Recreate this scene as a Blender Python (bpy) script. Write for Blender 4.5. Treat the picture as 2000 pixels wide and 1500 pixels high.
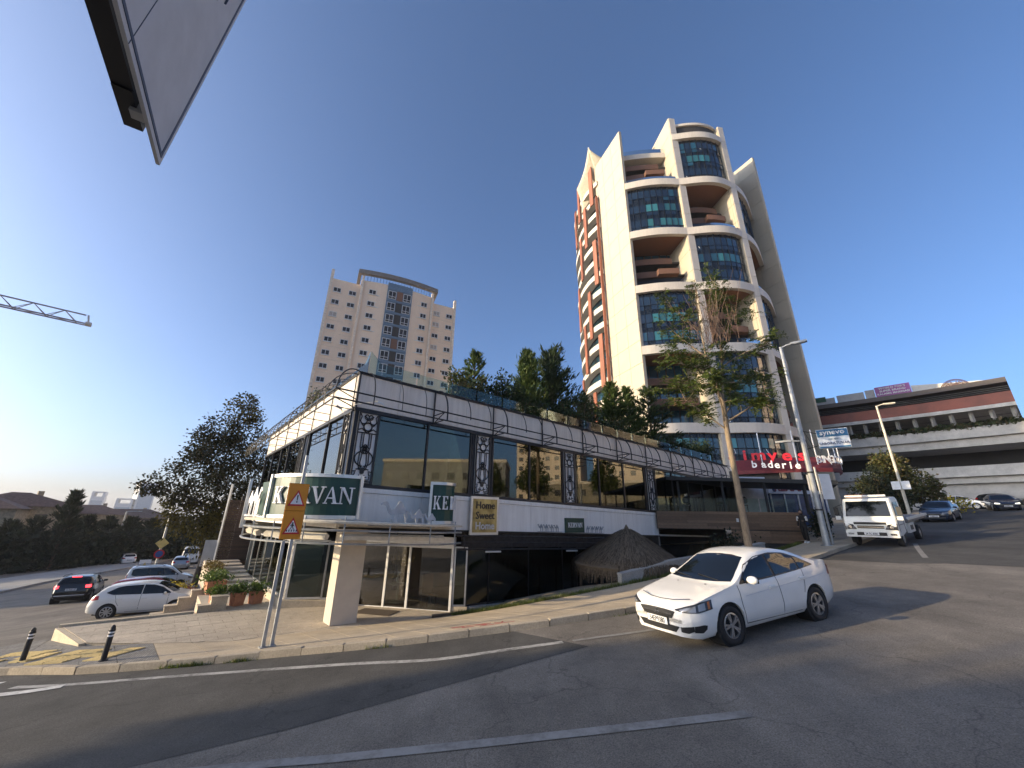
import bpy, bmesh, math, random
import numpy as np
from mathutils import Vector, Matrix, Euler
from mathutils.bvhtree import BVHTree

# ------------------------------------------------------------------ scene, camera, sky, sun
scene = bpy.context.scene
for o in list(bpy.data.objects):
    bpy.data.objects.remove(o)
C = scene.collection
RAD = math.radians

cam_d = bpy.data.cameras.new('camera')
cam = bpy.data.objects.new('camera', cam_d)
C.objects.link(cam)
cam_d.sensor_fit = 'HORIZONTAL'
cam_d.sensor_width = 36.0
cam_d.lens = 13.518
cam_d.clip_start = 0.05
cam_d.clip_end = 6000.0
# level: pitch 19.25 degrees up, roll 0.93 degrees
CX = Vector((0.99987, -0.01536, 0.0))
zc = Vector((0.0154, 0.94394, -0.32973)); zc.normalize()
_f = Vector((0, 0, -1)); _y = (_f - _f.dot(zc) * zc).normalized(); _x = _y.cross(zc)
R3 = Matrix((_x, _y, zc))
cam.matrix_world = R3.to_4x4()
scene.camera = cam

SUN_AZ, SUN_EL = 192.0, 12.6
sd = Vector((math.cos(RAD(SUN_AZ)) * math.cos(RAD(SUN_EL)), math.sin(RAD(SUN_AZ)) * math.cos(RAD(SUN_EL)), math.sin(RAD(SUN_EL))))
world = bpy.data.worlds.new('World')
scene.world = world
world.use_nodes = True
wn = world.node_tree.nodes
wl = world.node_tree.links
bg = wn['Background']
sky = wn.new('ShaderNodeTexSky')
sky.sky_type = 'NISHITA'
sky.sun_disc = False
sky.sun_elevation = RAD(SUN_EL)
sky.sun_rotation = RAD(90.0 - SUN_AZ)
sky.altitude = 50.0
sky.air_density = 0.65
sky.dust_density = 3.5
sky.ozone_density = 3.6
wl.new(sky.outputs[0], bg.inputs[0])
bg.inputs[1].default_value = 0.135
sun_d = bpy.data.lights.new('sun', 'SUN')
sun_d.energy = 2.9
sun_d.angle = RAD(0.55)
sun_d.color = (1.0, 0.79, 0.50)
sun = bpy.data.objects.new('sun', sun_d)
C.objects.link(sun)
sun.rotation_euler = (-sd).to_track_quat('-Z', 'Y').to_euler()
sun.location = sd * 200

vs = scene.view_settings
vs.view_transform = 'Standard'
vs.look = 'None'
vs.gamma = 1.0
vs.use_curve_mapping = False
vs.exposure = 1.26

# ------------------------------------------------------------------ mesh helpers
class MB:
    """collects boxes, quads, tubes, lathes; build() links them as one mesh object"""
    def __init__(s):
        s.v = []; s.f = []
    def vert(s, p):
        s.v.append((p[0], p[1], p[2])); return len(s.v) - 1
    def face(s, pts):
        b = len(s.v); s.v += [(p[0], p[1], p[2]) for p in pts]; s.f.append(tuple(range(b, b + len(pts))))
    def box(s, c, d, ax=None):
        """centre, full size, optional 3 axes"""
        X, Y, Z = ax if ax else (Vector((1, 0, 0)), Vector((0, 1, 0)), Vector((0, 0, 1)))
        c = Vector(c); b = len(s.v)
        for i in (-.5, .5):
            for j in (-.5, .5):
                for k in (-.5, .5):
                    p = c + X * d[0] * i + Y * d[1] * j + Z * d[2] * k
                    s.v.append((p.x, p.y, p.z))
        for q in ((0, 1, 3, 2), (4, 6, 7, 5), (0, 4, 5, 1), (2, 3, 7, 6), (0, 2, 6, 4), (1, 5, 7, 3)):
            s.f.append(tuple(b + i for i in q))
        return s
    def box2(s, a, b):
        return s.box([(a[i] + b[i]) / 2 for i in range(3)], [abs(b[i] - a[i]) for i in range(3)])
    def beam(s, a, b, w, h=None, up=(0, 0, 1)):
        """rectangular bar from a to b"""
        a = Vector(a); b = Vector(b); d = b - a; L = d.length
        if L < 1e-6: return s
        d.normalize(); u = Vector(up)
        if abs(d.dot(u)) > .98: u = Vector((1, 0, 0))
        y = u.cross(d).normalized(); z = d.cross(y)
        return s.box((a + b) / 2, (L, w, h or w), (d, y, z))
    def prism(s, poly, d):
        """polygon (list of points) extruded by vector d"""
        n = len(poly); b = len(s.v); d = Vector(d)
        for p in poly: s.v.append(tuple(p))
        for p in poly: q = Vector(p) + d; s.v.append((q.x, q.y, q.z))
        s.f.append(tuple(range(b + n - 1, b - 1, -1))); s.f.append(tuple(range(b + n, b + 2 * n)))
        for i in range(n):
            j = (i + 1) % n
            s.f.append((b + i, b + j, b + n + j, b + n + i))
        return s
    def tube(s, pts, r, n=6, cap=True):
        pts = [Vector(p) for p in pts]; m = len(pts)
        rr = r if isinstance(r, (list, tuple)) else [r] * m
        b = len(s.v); pu = None
        for i, p in enumerate(pts):
            d = (pts[min(i + 1, m - 1)] - pts[max(i - 1, 0)])
            if d.length < 1e-9: d = Vector((0, 0, 1))
            d.normalize()
            if pu is None:
                u = Vector((0, 0, 1)) if abs(d.z) < .9 else Vector((1, 0, 0))
            else: u = pu
            x = (u - d * u.dot(d))
            if x.length < 1e-6: x = d.orthogonal()
            x.normalize(); y = d.cross(x); pu = x
            for k in range(n):
                a = 2 * math.pi * k / n
                q = p + x * math.cos(a) * rr[i] + y * math.sin(a) * rr[i]
                s.v.append((q.x, q.y, q.z))
        for i in range(m - 1):
            for k in range(n):
                k2 = (k + 1) % n
                s.f.append((b + i * n + k, b + i * n + k2, b + (i + 1) * n + k2, b + (i + 1) * n + k))
        if cap:
            s.f.append(tuple(b + k for k in range(n - 1, -1, -1)))
            s.f.append(tuple(b + (m - 1) * n + k for k in range(n)))
        return s
    def lathe(s, prof, n=16, o=(0, 0, 0), ax='z', cap=True):
        """profile [(r,h)...] about an axis through o"""
        b = len(s.v); o = Vector(o)
        for r, h in prof:
            for k in range(n):
                a = 2 * math.pi * k / n; c, q = r * math.cos(a), r * math.sin(a)
                p = {'z': (c, q, h), 'y': (c, h, q), 'x': (h, c, q)}[ax]
                s.v.append((o.x + p[0], o.y + p[1], o.z + p[2]))
        for i in range(len(prof) - 1):
            for k in range(n):
                k2 = (k + 1) % n
                s.f.append((b + i * n + k, b + i * n + k2, b + (i + 1) * n + k2, b + (i + 1) * n + k))
        if cap and prof[0][0] > 1e-5: s.f.append(tuple(b + k for k in range(n - 1, -1, -1)))
        if cap and prof[-1][0] > 1e-5: s.f.append(tuple(b + (len(prof) - 1) * n + k for k in range(n)))
        return s
    def grid(s, P):
        """2-D list of points -> quads"""
        b = len(s.v); m = len(P); n = len(P[0])
        for row in P:
            for p in row: s.v.append((p[0], p[1], p[2]))
        for i in range(m - 1):
            for j in range(n - 1):
                s.f.append((b + i * n + j, b + i * n + j + 1, b + (i + 1) * n + j + 1, b + (i + 1) * n + j))
        return s
    def mesh(s, name, mat=None, smooth=False):
        me = bpy.data.meshes.new(name)
        me.from_pydata(s.v, [], s.f)
        if smooth:
            me.shade_smooth() if hasattr(me, 'shade_smooth') else None
        bm = bmesh.new(); bm.from_mesh(me)
        bmesh.ops.recalc_face_normals(bm, faces=bm.faces)
        bm.to_mesh(me); bm.free()
        if mat: me.materials.append(M[mat] if isinstance(mat, str) else mat)
        return me
    def build(s, name, mat, parent=None, loc=(0, 0, 0), rot=(0, 0, 0), smooth=False, rel=False):
        me = s.mesh(name, mat, smooth)
        return link(name, me, parent, loc, rot, rel)

def link(name, me, parent=None, loc=(0, 0, 0), rot=(0, 0, 0), rel=False, scale=None):
    """rel: mesh points are world coordinates; take the parent's place off"""
    o = bpy.data.objects.new(name, me); C.objects.link(o)
    o.location = loc; o.rotation_euler = rot
    if scale: o.scale = scale
    if parent:
        o.parent = parent
        if rel:
            r = parent.location.copy(); q = parent.parent
            while q: r = r + q.location; q = q.parent
            o.location = Vector(loc) - r
    return o

def fastmesh(name, verts, nper, mat):
    """verts (N*nper,3) -> N polygons of nper corners"""
    v = np.asarray(verts, dtype=np.float32).reshape(-1, 3); N = len(v) // nper
    me = bpy.data.meshes.new(name)
    me.vertices.add(len(v)); me.vertices.foreach_set('co', v.ravel())
    me.loops.add(len(v)); me.loops.foreach_set('vertex_index', np.arange(len(v), dtype=np.int32))
    me.polygons.add(N)
    me.polygons.foreach_set('loop_start', np.arange(0, len(v), nper, dtype=np.int32))
    try: me.polygons.foreach_set('loop_total', np.full(N, nper, dtype=np.int32))
    except Exception: pass
    me.update(calc_edges=True); me.validate()
    me.materials.append(M[mat] if isinstance(mat, str) else mat)
    return me

def tag(o, label, cat, group=None):
    o['label'] = label; o['category'] = cat
    if group: o['group'] = group
    return o
def thing(name, label, cat, loc=(0, 0, 0), rz=0.0, group=None, rot=None):
    o = bpy.data.objects.new(name, None); C.objects.link(o)
    o.empty_display_size = .3
    o.location = loc; o.rotation_euler = rot if rot else (0, 0, rz)
    return tag(o, label, cat, group)
def struct(o): o['kind'] = 'structure'; return o
def copy_tree(o, parent=None):
    c = o.copy(); C.objects.link(c)
    if parent: c.parent = parent
    for ch in o.children: copy_tree(ch, c)
    return c

# ------------------------------------------------------------------ street-corner frame: s along the right-hand street, t along the left-hand one
A1, A2 = RAD(38.2), RAD(130.4)
E1 = Vector((math.cos(A1), math.sin(A1), 0)); E2 = Vector((math.cos(A2), math.sin(A2), 0))
_det = E1.x * E2.y - E2.x * E1.y
def ST(x, y): return ((x * E2.y - E2.x * y) / _det, (E1.x * y - x * E1.y) / _det)
def XY(s, t, z=0.0): return Vector((s * E1.x + t * E2.x, s * E1.y + t * E2.y, z))
def ramp(x, ks, sl):
    z = 0.0
    if x < ks[0]: return (x - ks[0]) * sl[0]
    for i, k in enumerate(ks):
        nx = ks[i + 1] if i + 1 < len(ks) else 1e9
        if x <= nx: return z + (x - k) * sl[i + 1]
        z += (nx - k) * sl[i + 1]
def gst(s, t):
    """height of the road surface (camera height = 0)"""
    s = max(s, -45.0); t = max(t, -70.0)
    return -2.6545 + ramp(s, [2, 28, 75], [.03, .07, .0625, 0]) - ramp(t, [6, 20, 28, 45, 110], [.045, .08, .1, .065, .035, 0])
def G(x, y): return gst(*ST(x, y))
# ------------------------------------------------------------------ materials
M = {}
def nt(name):
    m = bpy.data.materials.new(name); m.use_nodes = True
    n = m.node_tree.nodes; l = m.node_tree.links
    b = n['Principled BSDF']
    M[name] = m
    return m, n, l, b
def coords(n, l, kind='Object', scale=(1, 1, 1)):
    tc = n.new('ShaderNodeTexCoord'); mp = n.new('ShaderNodeMapping')
    mp.inputs['Scale'].default_value = scale
    if kind == 'World':
        ge = n.new('ShaderNodeNewGeometry'); l.new(ge.outputs['Position'], mp.inputs['Vector'])
    else: l.new(tc.outputs[kind], mp.inputs['Vector'])
    return mp.outputs['Vector']
def noise(n, l, vec, scale, detail=4, rough=.6):
    t = n.new('ShaderNodeTexNoise'); t.inputs['Scale'].default_value = scale
    t.inputs['Detail'].default_value = detail; t.inputs['Roughness'].default_value = rough
    l.new(vec, t.inputs['Vector']); return t.outputs['Fac']
def ramp_n(n, l, fac, stops):
    r = n.new('ShaderNodeValToRGB'); e = r.color_ramp.elements
    while len(e) < len(stops): e.new(.5)
    for i, (p, c) in enumerate(stops):
        e[i].position = p; e[i].color = (c[0], c[1], c[2], 1) if not isinstance(c, (int, float)) else (c, c, c, 1)
    l.new(fac, r.inputs['Fac']); return r.outputs['Color']
def mixc(n, l, f, a, b, mode='MIX'):
    m = n.new('ShaderNodeMix'); m.data_type = 'RGBA'; m.blend_type = mode
    for k, x in ((0, f), (6, a), (7, b)):
        if hasattr(x, 'links'): l.new(x, m.inputs[k])
        elif isinstance(x, (int, float)): m.inputs[k].default_value = x
        else: m.inputs[k].default_value = (x[0], x[1], x[2], 1)
    return m.outputs[2]
def bump(n, l, b, h, strength=.2, dist=.02):
    u = n.new('ShaderNodeBump'); u.inputs['Strength'].default_value = strength; u.inputs['Distance'].default_value = dist
    l.new(h, u.inputs['Height']); l.new(u.outputs['Normal'], b.inputs['Normal'])
def plain(name, col, rough=.6, metal=0.0, var=.12, scale=3.0, bmp=0.0, spec=.5, streak=False, space='World', emit=None):
    m, n, l, b = nt(name)
    v = coords(n, l, space, (1, 1, .12) if streak else (1, 1, 1))
    f = noise(n, l, v, scale, 5)
    lo = [max(0, c * (1 - var * 2)) for c in col]; hi = [min(1, c * (1 + var)) for c in col]
    l.new(ramp_n(n, l, f, [(.3, lo), (.65, hi)]), b.inputs['Base Color'])
    b.inputs['Roughness'].default_value = rough; b.inputs['Metallic'].default_value = metal
    b.inputs['Specular IOR Level'].default_value = spec
    if bmp: bump(n, l, b, noise(n, l, coords(n, l, space), scale * 12, 4), bmp, .01)
    if emit:
        b.inputs['Emission Color'].default_value = (*emit[0], 1); b.inputs['Emission Strength'].default_value = emit[1]
    return m
def pane(name, tint, refl=1.0, through=.35, rough=.02):
    """window glass: Fresnel reflection over a see-through, tinted pane"""
    m, n, l, b = nt(name)
    out = n['Material Output']
    n.remove(b)
    tr = n.new('ShaderNodeBsdfTransparent'); tr.inputs[0].default_value = (*[c * through for c in tint], 1)
    gl = n.new('ShaderNodeBsdfGlossy'); gl.inputs['Roughness'].default_value = rough; gl.inputs['Color'].default_value = (*[min(1, .55 + .45 * c) * refl for c in tint], 1)
    fr = n.new('ShaderNodeFresnel'); fr.inputs['IOR'].default_value = 1.9
    mx = n.new('ShaderNodeMixShader')
    l.new(fr.outputs[0], mx.inputs[0]); l.new(tr.outputs[0], mx.inputs[1]); l.new(gl.outputs[0], mx.inputs[2])
    l.new(mx.outputs[0], out.inputs['Surface'])
    return m
def mirror_glass(name, col, rough=.04, var=.5):
    """coated curtain-wall glass: dark body, strong reflection, slightly different from pane to pane"""
    m, n, l, b = nt(name)
    oi = n.new('ShaderNodeObjectInfo')
    l.new(ramp_n(n, l, oi.outputs['Random'], [(0, [c * (1 - var) for c in col]), (1, [c * (1 + var) for c in col])]), b.inputs['Base Color'])
    b.inputs['Roughness'].default_value = rough; b.inputs['Specular IOR Level'].default_value = 1.0
    b.inputs['IOR'].default_value = 1.6
    return m
def leafmat(name, cols, trans=.25, rough=.55):
    m, n, l, b = nt(name)
    ge = n.new('ShaderNodeNewGeometry')
    c = ramp_n(n, l, ge.outputs['Random Per Island'], [(i / max(1, len(cols) - 1), q) for i, q in enumerate(cols)])
    v = coords(n, l, 'World'); f = noise(n, l, v, .9, 2)
    c = mixc(n, l, 1.0, c, ramp_n(n, l, f, [(.3, .62), (.7, 1.25)]), 'MULTIPLY')
    l.new(c, b.inputs['Base Color']); b.inputs['Roughness'].default_value = rough
    b.inputs['Specular IOR Level'].default_value = .3
    tl = n.new('ShaderNodeBsdfTranslucent'); l.new(c, tl.inputs[0])
    mx = n.new('ShaderNodeMixShader'); mx.inputs[0].default_value = trans
    l.new(b.outputs[0], mx.inputs[1]); l.new(tl.outputs[0], mx.inputs[2])
    l.new(mx.outputs[0], n['Material Output'].inputs['Surface'])
    return m

def asphalt(name, base, patch):
    m, n, l, b = nt(name)
    v = coords(n, l, 'World')
    big = noise(n, l, v, .22, 5, .65); mid = noise(n, l, v, 1.7, 5, .7); fine = noise(n, l, v, 55, 3, .8)
    vs_ = coords(n, l, 'World', (1, 1, 1))
    c = ramp_n(n, l, big, [(.32, [x * .78 for x in base]), (.68, [x * 1.22 for x in base])])
    c = mixc(n, l, 1.0, c, ramp_n(n, l, mid, [(.3, .82), (.7, 1.15)]), 'MULTIPLY')
    c = mixc(n, l, 1.0, c, ramp_n(n, l, fine, [(.36, .55), (.5, 1.0), (.7, 1.55)]), 'MULTIPLY')
    # light stone chips and dark cracks
    vo = n.new('ShaderNodeTexVoronoi'); vo.inputs['Scale'].default_value = 38; l.new(v, vo.inputs['Vector'])
    c = mixc(n, l, ramp_n(n, l, vo.outputs['Distance'], [(.0, .55), (.16, 0)]), c, patch)
    cr = n.new('ShaderNodeTexVoronoi'); cr.feature = 'DISTANCE_TO_EDGE'; cr.inputs['Scale'].default_value = .28
    wv = n.new('ShaderNodeTexNoise'); wv.inputs['Scale'].default_value = 1.2; wv.inputs['Detail'].default_value = 6; l.new(v, wv.inputs['Vector'])
    ad = n.new('ShaderNodeVectorMath'); ad.operation = 'MULTIPLY_ADD'; l.new(wv.outputs['Color'], ad.inputs[0]); ad.inputs[1].default_value = (1.6, 1.6, 0); l.new(v, ad.inputs[2])
    l.new(ad.outputs[0], cr.inputs['Vector'])
    c = mixc(n, l, ramp_n(n, l, cr.outputs['Distance'], [(.0, .6), (.006, 0)]), c, [x * .35 for x in base])
    st_ = noise(n, l, coords(n, l, 'World', (.5, .12, 1)), 1.6, 4, .6)
    c = mixc(n, l, 1.0, c, ramp_n(n, l, st_, [(.36, .80), (.62, 1.10)]), 'MULTIPLY')
    l.new(c, b.inputs['Base Color'])
    b.inputs['Roughness'].default_value = .88; b.inputs['Specular IOR Level'].default_value = .35
    bump(n, l, b, fine, .55, .012)
    return m
asphalt('asphalt_new', (.070, .066, .060), (.15, .14, .125))
asphalt('asphalt_old', (.178, .158, .134), (.26, .235, .20))
plain('earth', (.26, .21, .15), .95, var=.3, scale=.4, bmp=.4)

def concrete(name, col, joint=None):
    m, n, l, b = nt(name)
    v = coords(n, l, 'World')
    a = noise(n, l, v, .8, 6, .7); f = noise(n, l, v, 26, 4, .75)
    c = ramp_n(n, l, a, [(.3, [x * .72 for x in col]), (.7, [x * 1.12 for x in col])])
    c = mixc(n, l, 1.0, c, ramp_n(n, l, f, [(.35, .8), (.65, 1.12)]), 'MULTIPLY')
    vo = n.new('ShaderNodeTexVoronoi'); vo.inputs['Scale'].default_value = 2.3; l.new(v, vo.inputs['Vector'])
    c = mixc(n, l, ramp_n(n, l, vo.outputs['Distance'], [(.0, .35), (.1, 0)]), c, [x * .5 for x in col])
    l.new(c, b.inputs['Base Color']); b.inputs['Roughness'].default_value = .9
    bump(n, l, b, f, .3, .008)
    return m
concrete('pavement', (.46, .375, .265))
concrete('kerb_stone', (.42, .355, .265))
concrete('concrete', (.34, .33, .31))
concrete('pale_concrete', (.55, .53, .49))
concrete('terrace_stone', (.50, .425, .33))
concrete('cream_stone', (.56, .47, .34))
concrete('pink_stone', (.46, .35, .29))
def pavers(name, col, sc):
    m, n, l, b = nt(name)
    v = coords(n, l, 'World', (1, 1, 0))
    br = n.new('ShaderNodeTexBrick'); br.inputs['Scale'].default_value = sc
    br.inputs['Color1'].default_value = (*[c * 1.15 for c in col], 1); br.inputs['Color2'].default_value = (*[c * .78 for c in col], 1)
    br.inputs['Mortar'].default_value = (*[c * .45 for c in col], 1); br.inputs['Mortar Size'].default_value = .03
    rt = n.new('ShaderNodeVectorRotate'); rt.rotation_type = 'Z_AXIS'; rt.inputs['Angle'].default_value = A1 + .35; l.new(v, rt.inputs['Vector']); l.new(rt.outputs[0], br.inputs['Vector'])
    f = noise(n, l, coords(n, l, 'World'), 3, 5)
    l.new(mixc(n, l, 1.0, br.outputs['Color'], ramp_n(n, l, f, [(.3, .7), (.7, 1.2)]), 'MULTIPLY'), b.inputs['Base Color'])
    b.inputs['Roughness'].default_value = .92; bump(n, l, b, br.outputs['Fac'], -.5, .01)
    return m
pavers('paver_grey', (.21, .20, .185), 5.0)
concrete('tactile_yellow', (.60, .47, .22))
def worn_paint(name, col, under):
    m, n, l, b = nt(name)
    v = coords(n, l, 'World'); f = noise(n, l, v, 9, 6, .8); g2 = noise(n, l, v, 1.3, 3)
    k = mixc(n, l, .45, f, g2)
    l.new(mixc(n, l, ramp_n(n, l, k, [(.40, 0.0), (.56, 1.0)]), under, col), b.inputs['Base Color'])
    b.inputs['Roughness'].default_value = .8
    return m
worn_paint('road_paint', (.38, .37, .345), (.12, .115, .105))
worn_paint('road_paint_fresh', (.60, .595, .57), (.24, .23, .215))
worn_paint('road_paint_faint', (.255, .245, .23), (.155, .145, .13))

# kervan building
def panel_mat(name, col, dirt):
    """cladding with vertical rain streaks"""
    m, n, l, b = nt(name)
    v = coords(n, l, 'World', (1, 1, .05)); f = noise(n, l, v, 5.5, 6, .75); g2 = noise(n, l, coords(n, l, 'World'), .7, 3)
    k = mixc(n, l, .35, f, g2)
    l.new(mixc(n, l, ramp_n(n, l, k, [(.42, 0.0), (.68, .75)]), col, dirt), b.inputs['Base Color'])
    b.inputs['Roughness'].default_value = .55
    return m
panel_mat('fascia_panel', (.77, .69, .60), (.50, .43, .36))
panel_mat('white_band', (.86, .82, .76), (.66, .61, .55))
plain('dark_frame', (.022, .022, .026), .45, .2, .2)
plain('steel_dark', (.035, .033, .034), .5, .4, .25, 6)
plain('alu', (.62, .61, .59), .35, .7, .08)
plain('alu_white', (.72, .71, .69), .4, .1, .06)
plain('pillar_clad', (.56, .49, .40), .45, 0, .04)
pane('window_upper', (.80, .82, .62), .95, .45)
pane('window_side', (.86, .95, .98), 1.0, .35)
pane('window_shop', (.62, .78, .76), .85, .6)
pane('door_glass', (.9, .9, .9), .8, .75)
pane('rail_glass', (.86, .96, .94), .75, .92, .05)
M['rail_glass'].node_tree.nodes['Fresnel'].inputs['IOR'].default_value = 1.38
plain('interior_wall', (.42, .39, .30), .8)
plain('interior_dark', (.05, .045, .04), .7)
plain('interior_floor', (.20, .16, .12), .35)
plain('interior_blue', (.015, .035, .075), .45)
plain('curtain', (.52, .53, .40), .9, 0, .1, 8)
plain('orn_white', (.80, .77, .74), .5, 0, .05)
plain('orn_black', (.015, .015, .017), .4)
plain('sign_green', (.008, .050, .036), .38, 0, .08)
plain('sign_frame', (.70, .69, .66), .3, .6, .05)
plain('letter_white', (.80, .79, .78), .35)
plain('letter_black', (.02, .02, .022), .5)
plain('camel_grey', (.50, .50, .50), .6)
plain('camel_dark', (.30, .31, .32), .5)
plain('pipe_cream', (.62, .57, .47), .45, 0, .12)
plain('thatch_dummy', (.15, .11, .07), .95)
def thatch(name, col):
    m, n, l, b = nt(name)
    ge = n.new('ShaderNodeNewGeometry')
    l.new(ramp_n(n, l, ge.outputs['Random Per Island'], [(0, [c * .5 for c in col]), (1, [c * 1.5 for c in col])]), b.inputs['Base Color'])
    b.inputs['Roughness'].default_value = .95; b.inputs['Specular IOR Level'].default_value = .1
thatch('thatch', (.135, .105, .075))
def goldmat():
    m, n, l, b = nt('gold_leaf')
    v = coords(n, l, 'World'); f = noise(n, l, v, 2.2, 5)
    l.new(ramp_n(n, l, f, [(.35, (.22, .18, .08)), (.6, (.45, .38, .18))]), b.inputs['Base Color'])
    b.inputs['Metallic'].default_value = .8; b.inputs['Roughness'].default_value = .28
goldmat()
def wood_boards(name, col):
    m, n, l, b = nt(name)
    oi = n.new('ShaderNodeObjectInfo')
    v = coords(n, l, 'Object', (1.2, 18, 18)); f = noise(n, l, v, 2.5, 5)
    c = ramp_n(n, l, f, [(.3, [x * .7 for x in col]), (.7, [x * 1.2 for x in col])])
    l.new(mixc(n, l, 1.0, c, ramp_n(n, l, oi.outputs['Random'], [(0, .72), (1, 1.2)]), 'MULTIPLY'), b.inputs['Base Color'])
    b.inputs['Roughness'].default_value = .7
wood_boards('wood_clad', (.20, .125, .075))
wood_boards('wood_soffit', (.26, .105, .045))
plain('terracotta_panel', (.29, .10, .05), .6, 0, .18, 1.2, streak=True)
wood_boards('balcony_wood', (.17, .085, .052))
wood_boards('screen_wood', (.075, .045, .032))
# towers
panel_mat('tower_stone', (.50, .44, .335), (.42, .365, .28))
panel_mat('tower_band', (.64, .58, .50), (.50, .45, .38))
mirror_glass('tower_glass', (.007, .016, .028), .05, .25)
mirror_glass('tower_glass_teal', (.030, .135, .150), .06, .4)
mirror_glass('tower_glass_blue', (.012, .055, .085), .05, .4)
plain('spandrel', (.010, .014, .020), .18, 0, .1)
plain('mullion', (.012, .015, .020), .35, .3)
plain('tower_dark', (.035, .032, .030), .7)
plain('membrane', (.55, .48, .36), .7, 0, .08)
panel_mat('apartment_wall', (.82, .65, .48), (.72, .55, .40))
plain('apartment_trim', (.76, .65, .52), .7)
plain('apartment_blue', (.13, .20, .28), .45)
plain('apartment_beam', (.19, .175, .16), .7)
plain('apartment_pane', (.030, .030, .032), .22, 0, .4, .3, spec=.35)
plain('pvc_white', (.66, .66, .65), .4, 0, .04)
plain('shutter', (.42, .37, .32), .6)
plain('blue_bar', (.06, .13, .26), .4)
plain('mall_red', (.21, .045, .020), .5, 0, .15, .5)
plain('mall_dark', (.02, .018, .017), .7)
plain('mall_beam', (.05, .035, .030), .5)
concrete('mall_concrete', (.48, .46, .43))
plain('billboard_white', (.58, .56, .52), .5, 0, .05)
plain('billboard_grey', (.48, .46, .44), .5, 0, .06)
plain('billboard_purple', (.34, .075, .30), .4, 0, .25, .35)
plain('logo_brown', (.10, .035, .03), .5)
plain('logo_green', (.02, .10, .045), .5)
plain('house_wall', (.30, .26, .19), .85, 0, .2)
plain('house_roof', (.13, .08, .06), .85, 0, .25)
plain('house_dark', (.03, .028, .025), .6)
plain('far_tower', (.62, .60, .58), .5, 0, .05, .05)
plain('far_tower_glass', (.30, .36, .42), .25, 0, .1)
# street things
plain('galv', (.40, .41, .41), .45, .6, .12)
plain('pole_cream', (.60, .54, .42), .5, .1, .1)
plain('sign_yellow', (.66, .25, .010), .45, 0, .05)
plain('sign_red', (.50, .015, .018), .4)
plain('sign_white', (.78, .77, .76), .4, 0, .04)
plain('sign_black', (.012, .012, .014), .5)
plain('sign_blue', (.015, .06, .24), .4)
plain('sign_back', (.42, .43, .44), .4, .5, .06)
plain('sign_grey', (.55, .55, .56), .5, 0, .04)
plain('sign_line', (.05, .065, .10), .5)
plain('diamond_yellow', (.70, .52, .16), .5, 0, .1)
plain('rubber', (.018, .018, .019), .75, 0, .15, 20)
plain('bollard_black', (.016, .016, .018), .5, 0, .2, 12)
plain('cone_orange', (.72, .13, .03), .5)
plain('crane_steel', (.20, .16, .17), .5, .2)
plain('awning_red', (.13, .016, .022), .7, 0, .12)
plain('neon_red', (.55, .012, .022), .25)
plain('pergola_dark', (.020, .022, .024), .6)
plain('banner_blue', (.02, .13, .27), .3, 0, .15, 1.5)
plain('banner_teal', (.22, .52, .55), .3)
plain('banner_silver', (.62, .64, .66), .22, .2, .15, 3)
plain('shop_white', (.62, .63, .66), .5, 0, .06)
plain('shop_blue', (.02, .05, .14), .15, 0, .2)
plain('text_maroon', (.20, .03, .045), .5)
plain('text_navy', (.03, .04, .10), .5)
plain('text_teal', (.03, .12, .17), .5)
plain('terracotta_pot', (.46, .20, .11), .8, 0, .12, 6)
plain('planter_soil', (.06, .045, .03), .95)
# vegetation
def bark(name, col):
    m, n, l, b = nt(name)
    v = coords(n, l, 'World', (6, 6, 1.2)); f = noise(n, l, v, 4, 6, .7)
    l.new(ramp_n(n, l, f, [(.3, [c * .55 for c in col]), (.7, [c * 1.25 for c in col])]), b.inputs['Base Color'])
    b.inputs['Roughness'].default_value = .95; bump(n, l, b, f, .6, .02)
bark('bark_pale', (.30, .225, .15)); bark('bark_dark', (.09, .065, .045)); bark('twig', (.22, .14, .10))
leafmat('leaf_ash', [(.040, .070, .014), (.080, .115, .022), (.13, .145, .028)], .4)
leafmat('leaf_dark', [(.022, .030, .010), (.045, .050, .014), (.085, .055, .022), (.060, .062, .018)], .22)
leafmat('leaf_gold', [(.10, .085, .018), (.16, .12, .022)], .35)
leafmat('leaf_cedar', [(.030, .062, .016), (.070, .110, .026), (.105, .135, .034)], .25, .6)
leafmat('leaf_cypress', [(.026, .046, .018), (.055, .080, .026)], .2, .6)
leafmat('leaf_bush', [(.032, .056, .020), (.065, .09, .028), (.10, .07, .03)], .25)
leafmat('leaf_hedge', [(.012, .022, .010), (.022, .032, .014), (.032, .036, .018)], .12, .7)
leafmat('leaf_magnolia', [(.045, .060, .014), (.085, .088, .024), (.13, .088, .036)], .2, .4)
leafmat('leaf_planter', [(.06, .105, .022), (.10, .14, .03)], .3)
leafmat('leaf_amber', [(.16, .10, .03), (.10, .09, .025)], .3)
leafmat('flower_yellow', [(.55, .42, .03), (.42, .34, .03), (.10, .13, .03)], .3)
leafmat('grass_blade', [(.07, .11, .020), (.13, .17, .035), (.16, .15, .05)], .35)
leafmat('leaf_palm', [(.09, .12, .03), (.15, .16, .045)], .25)
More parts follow.
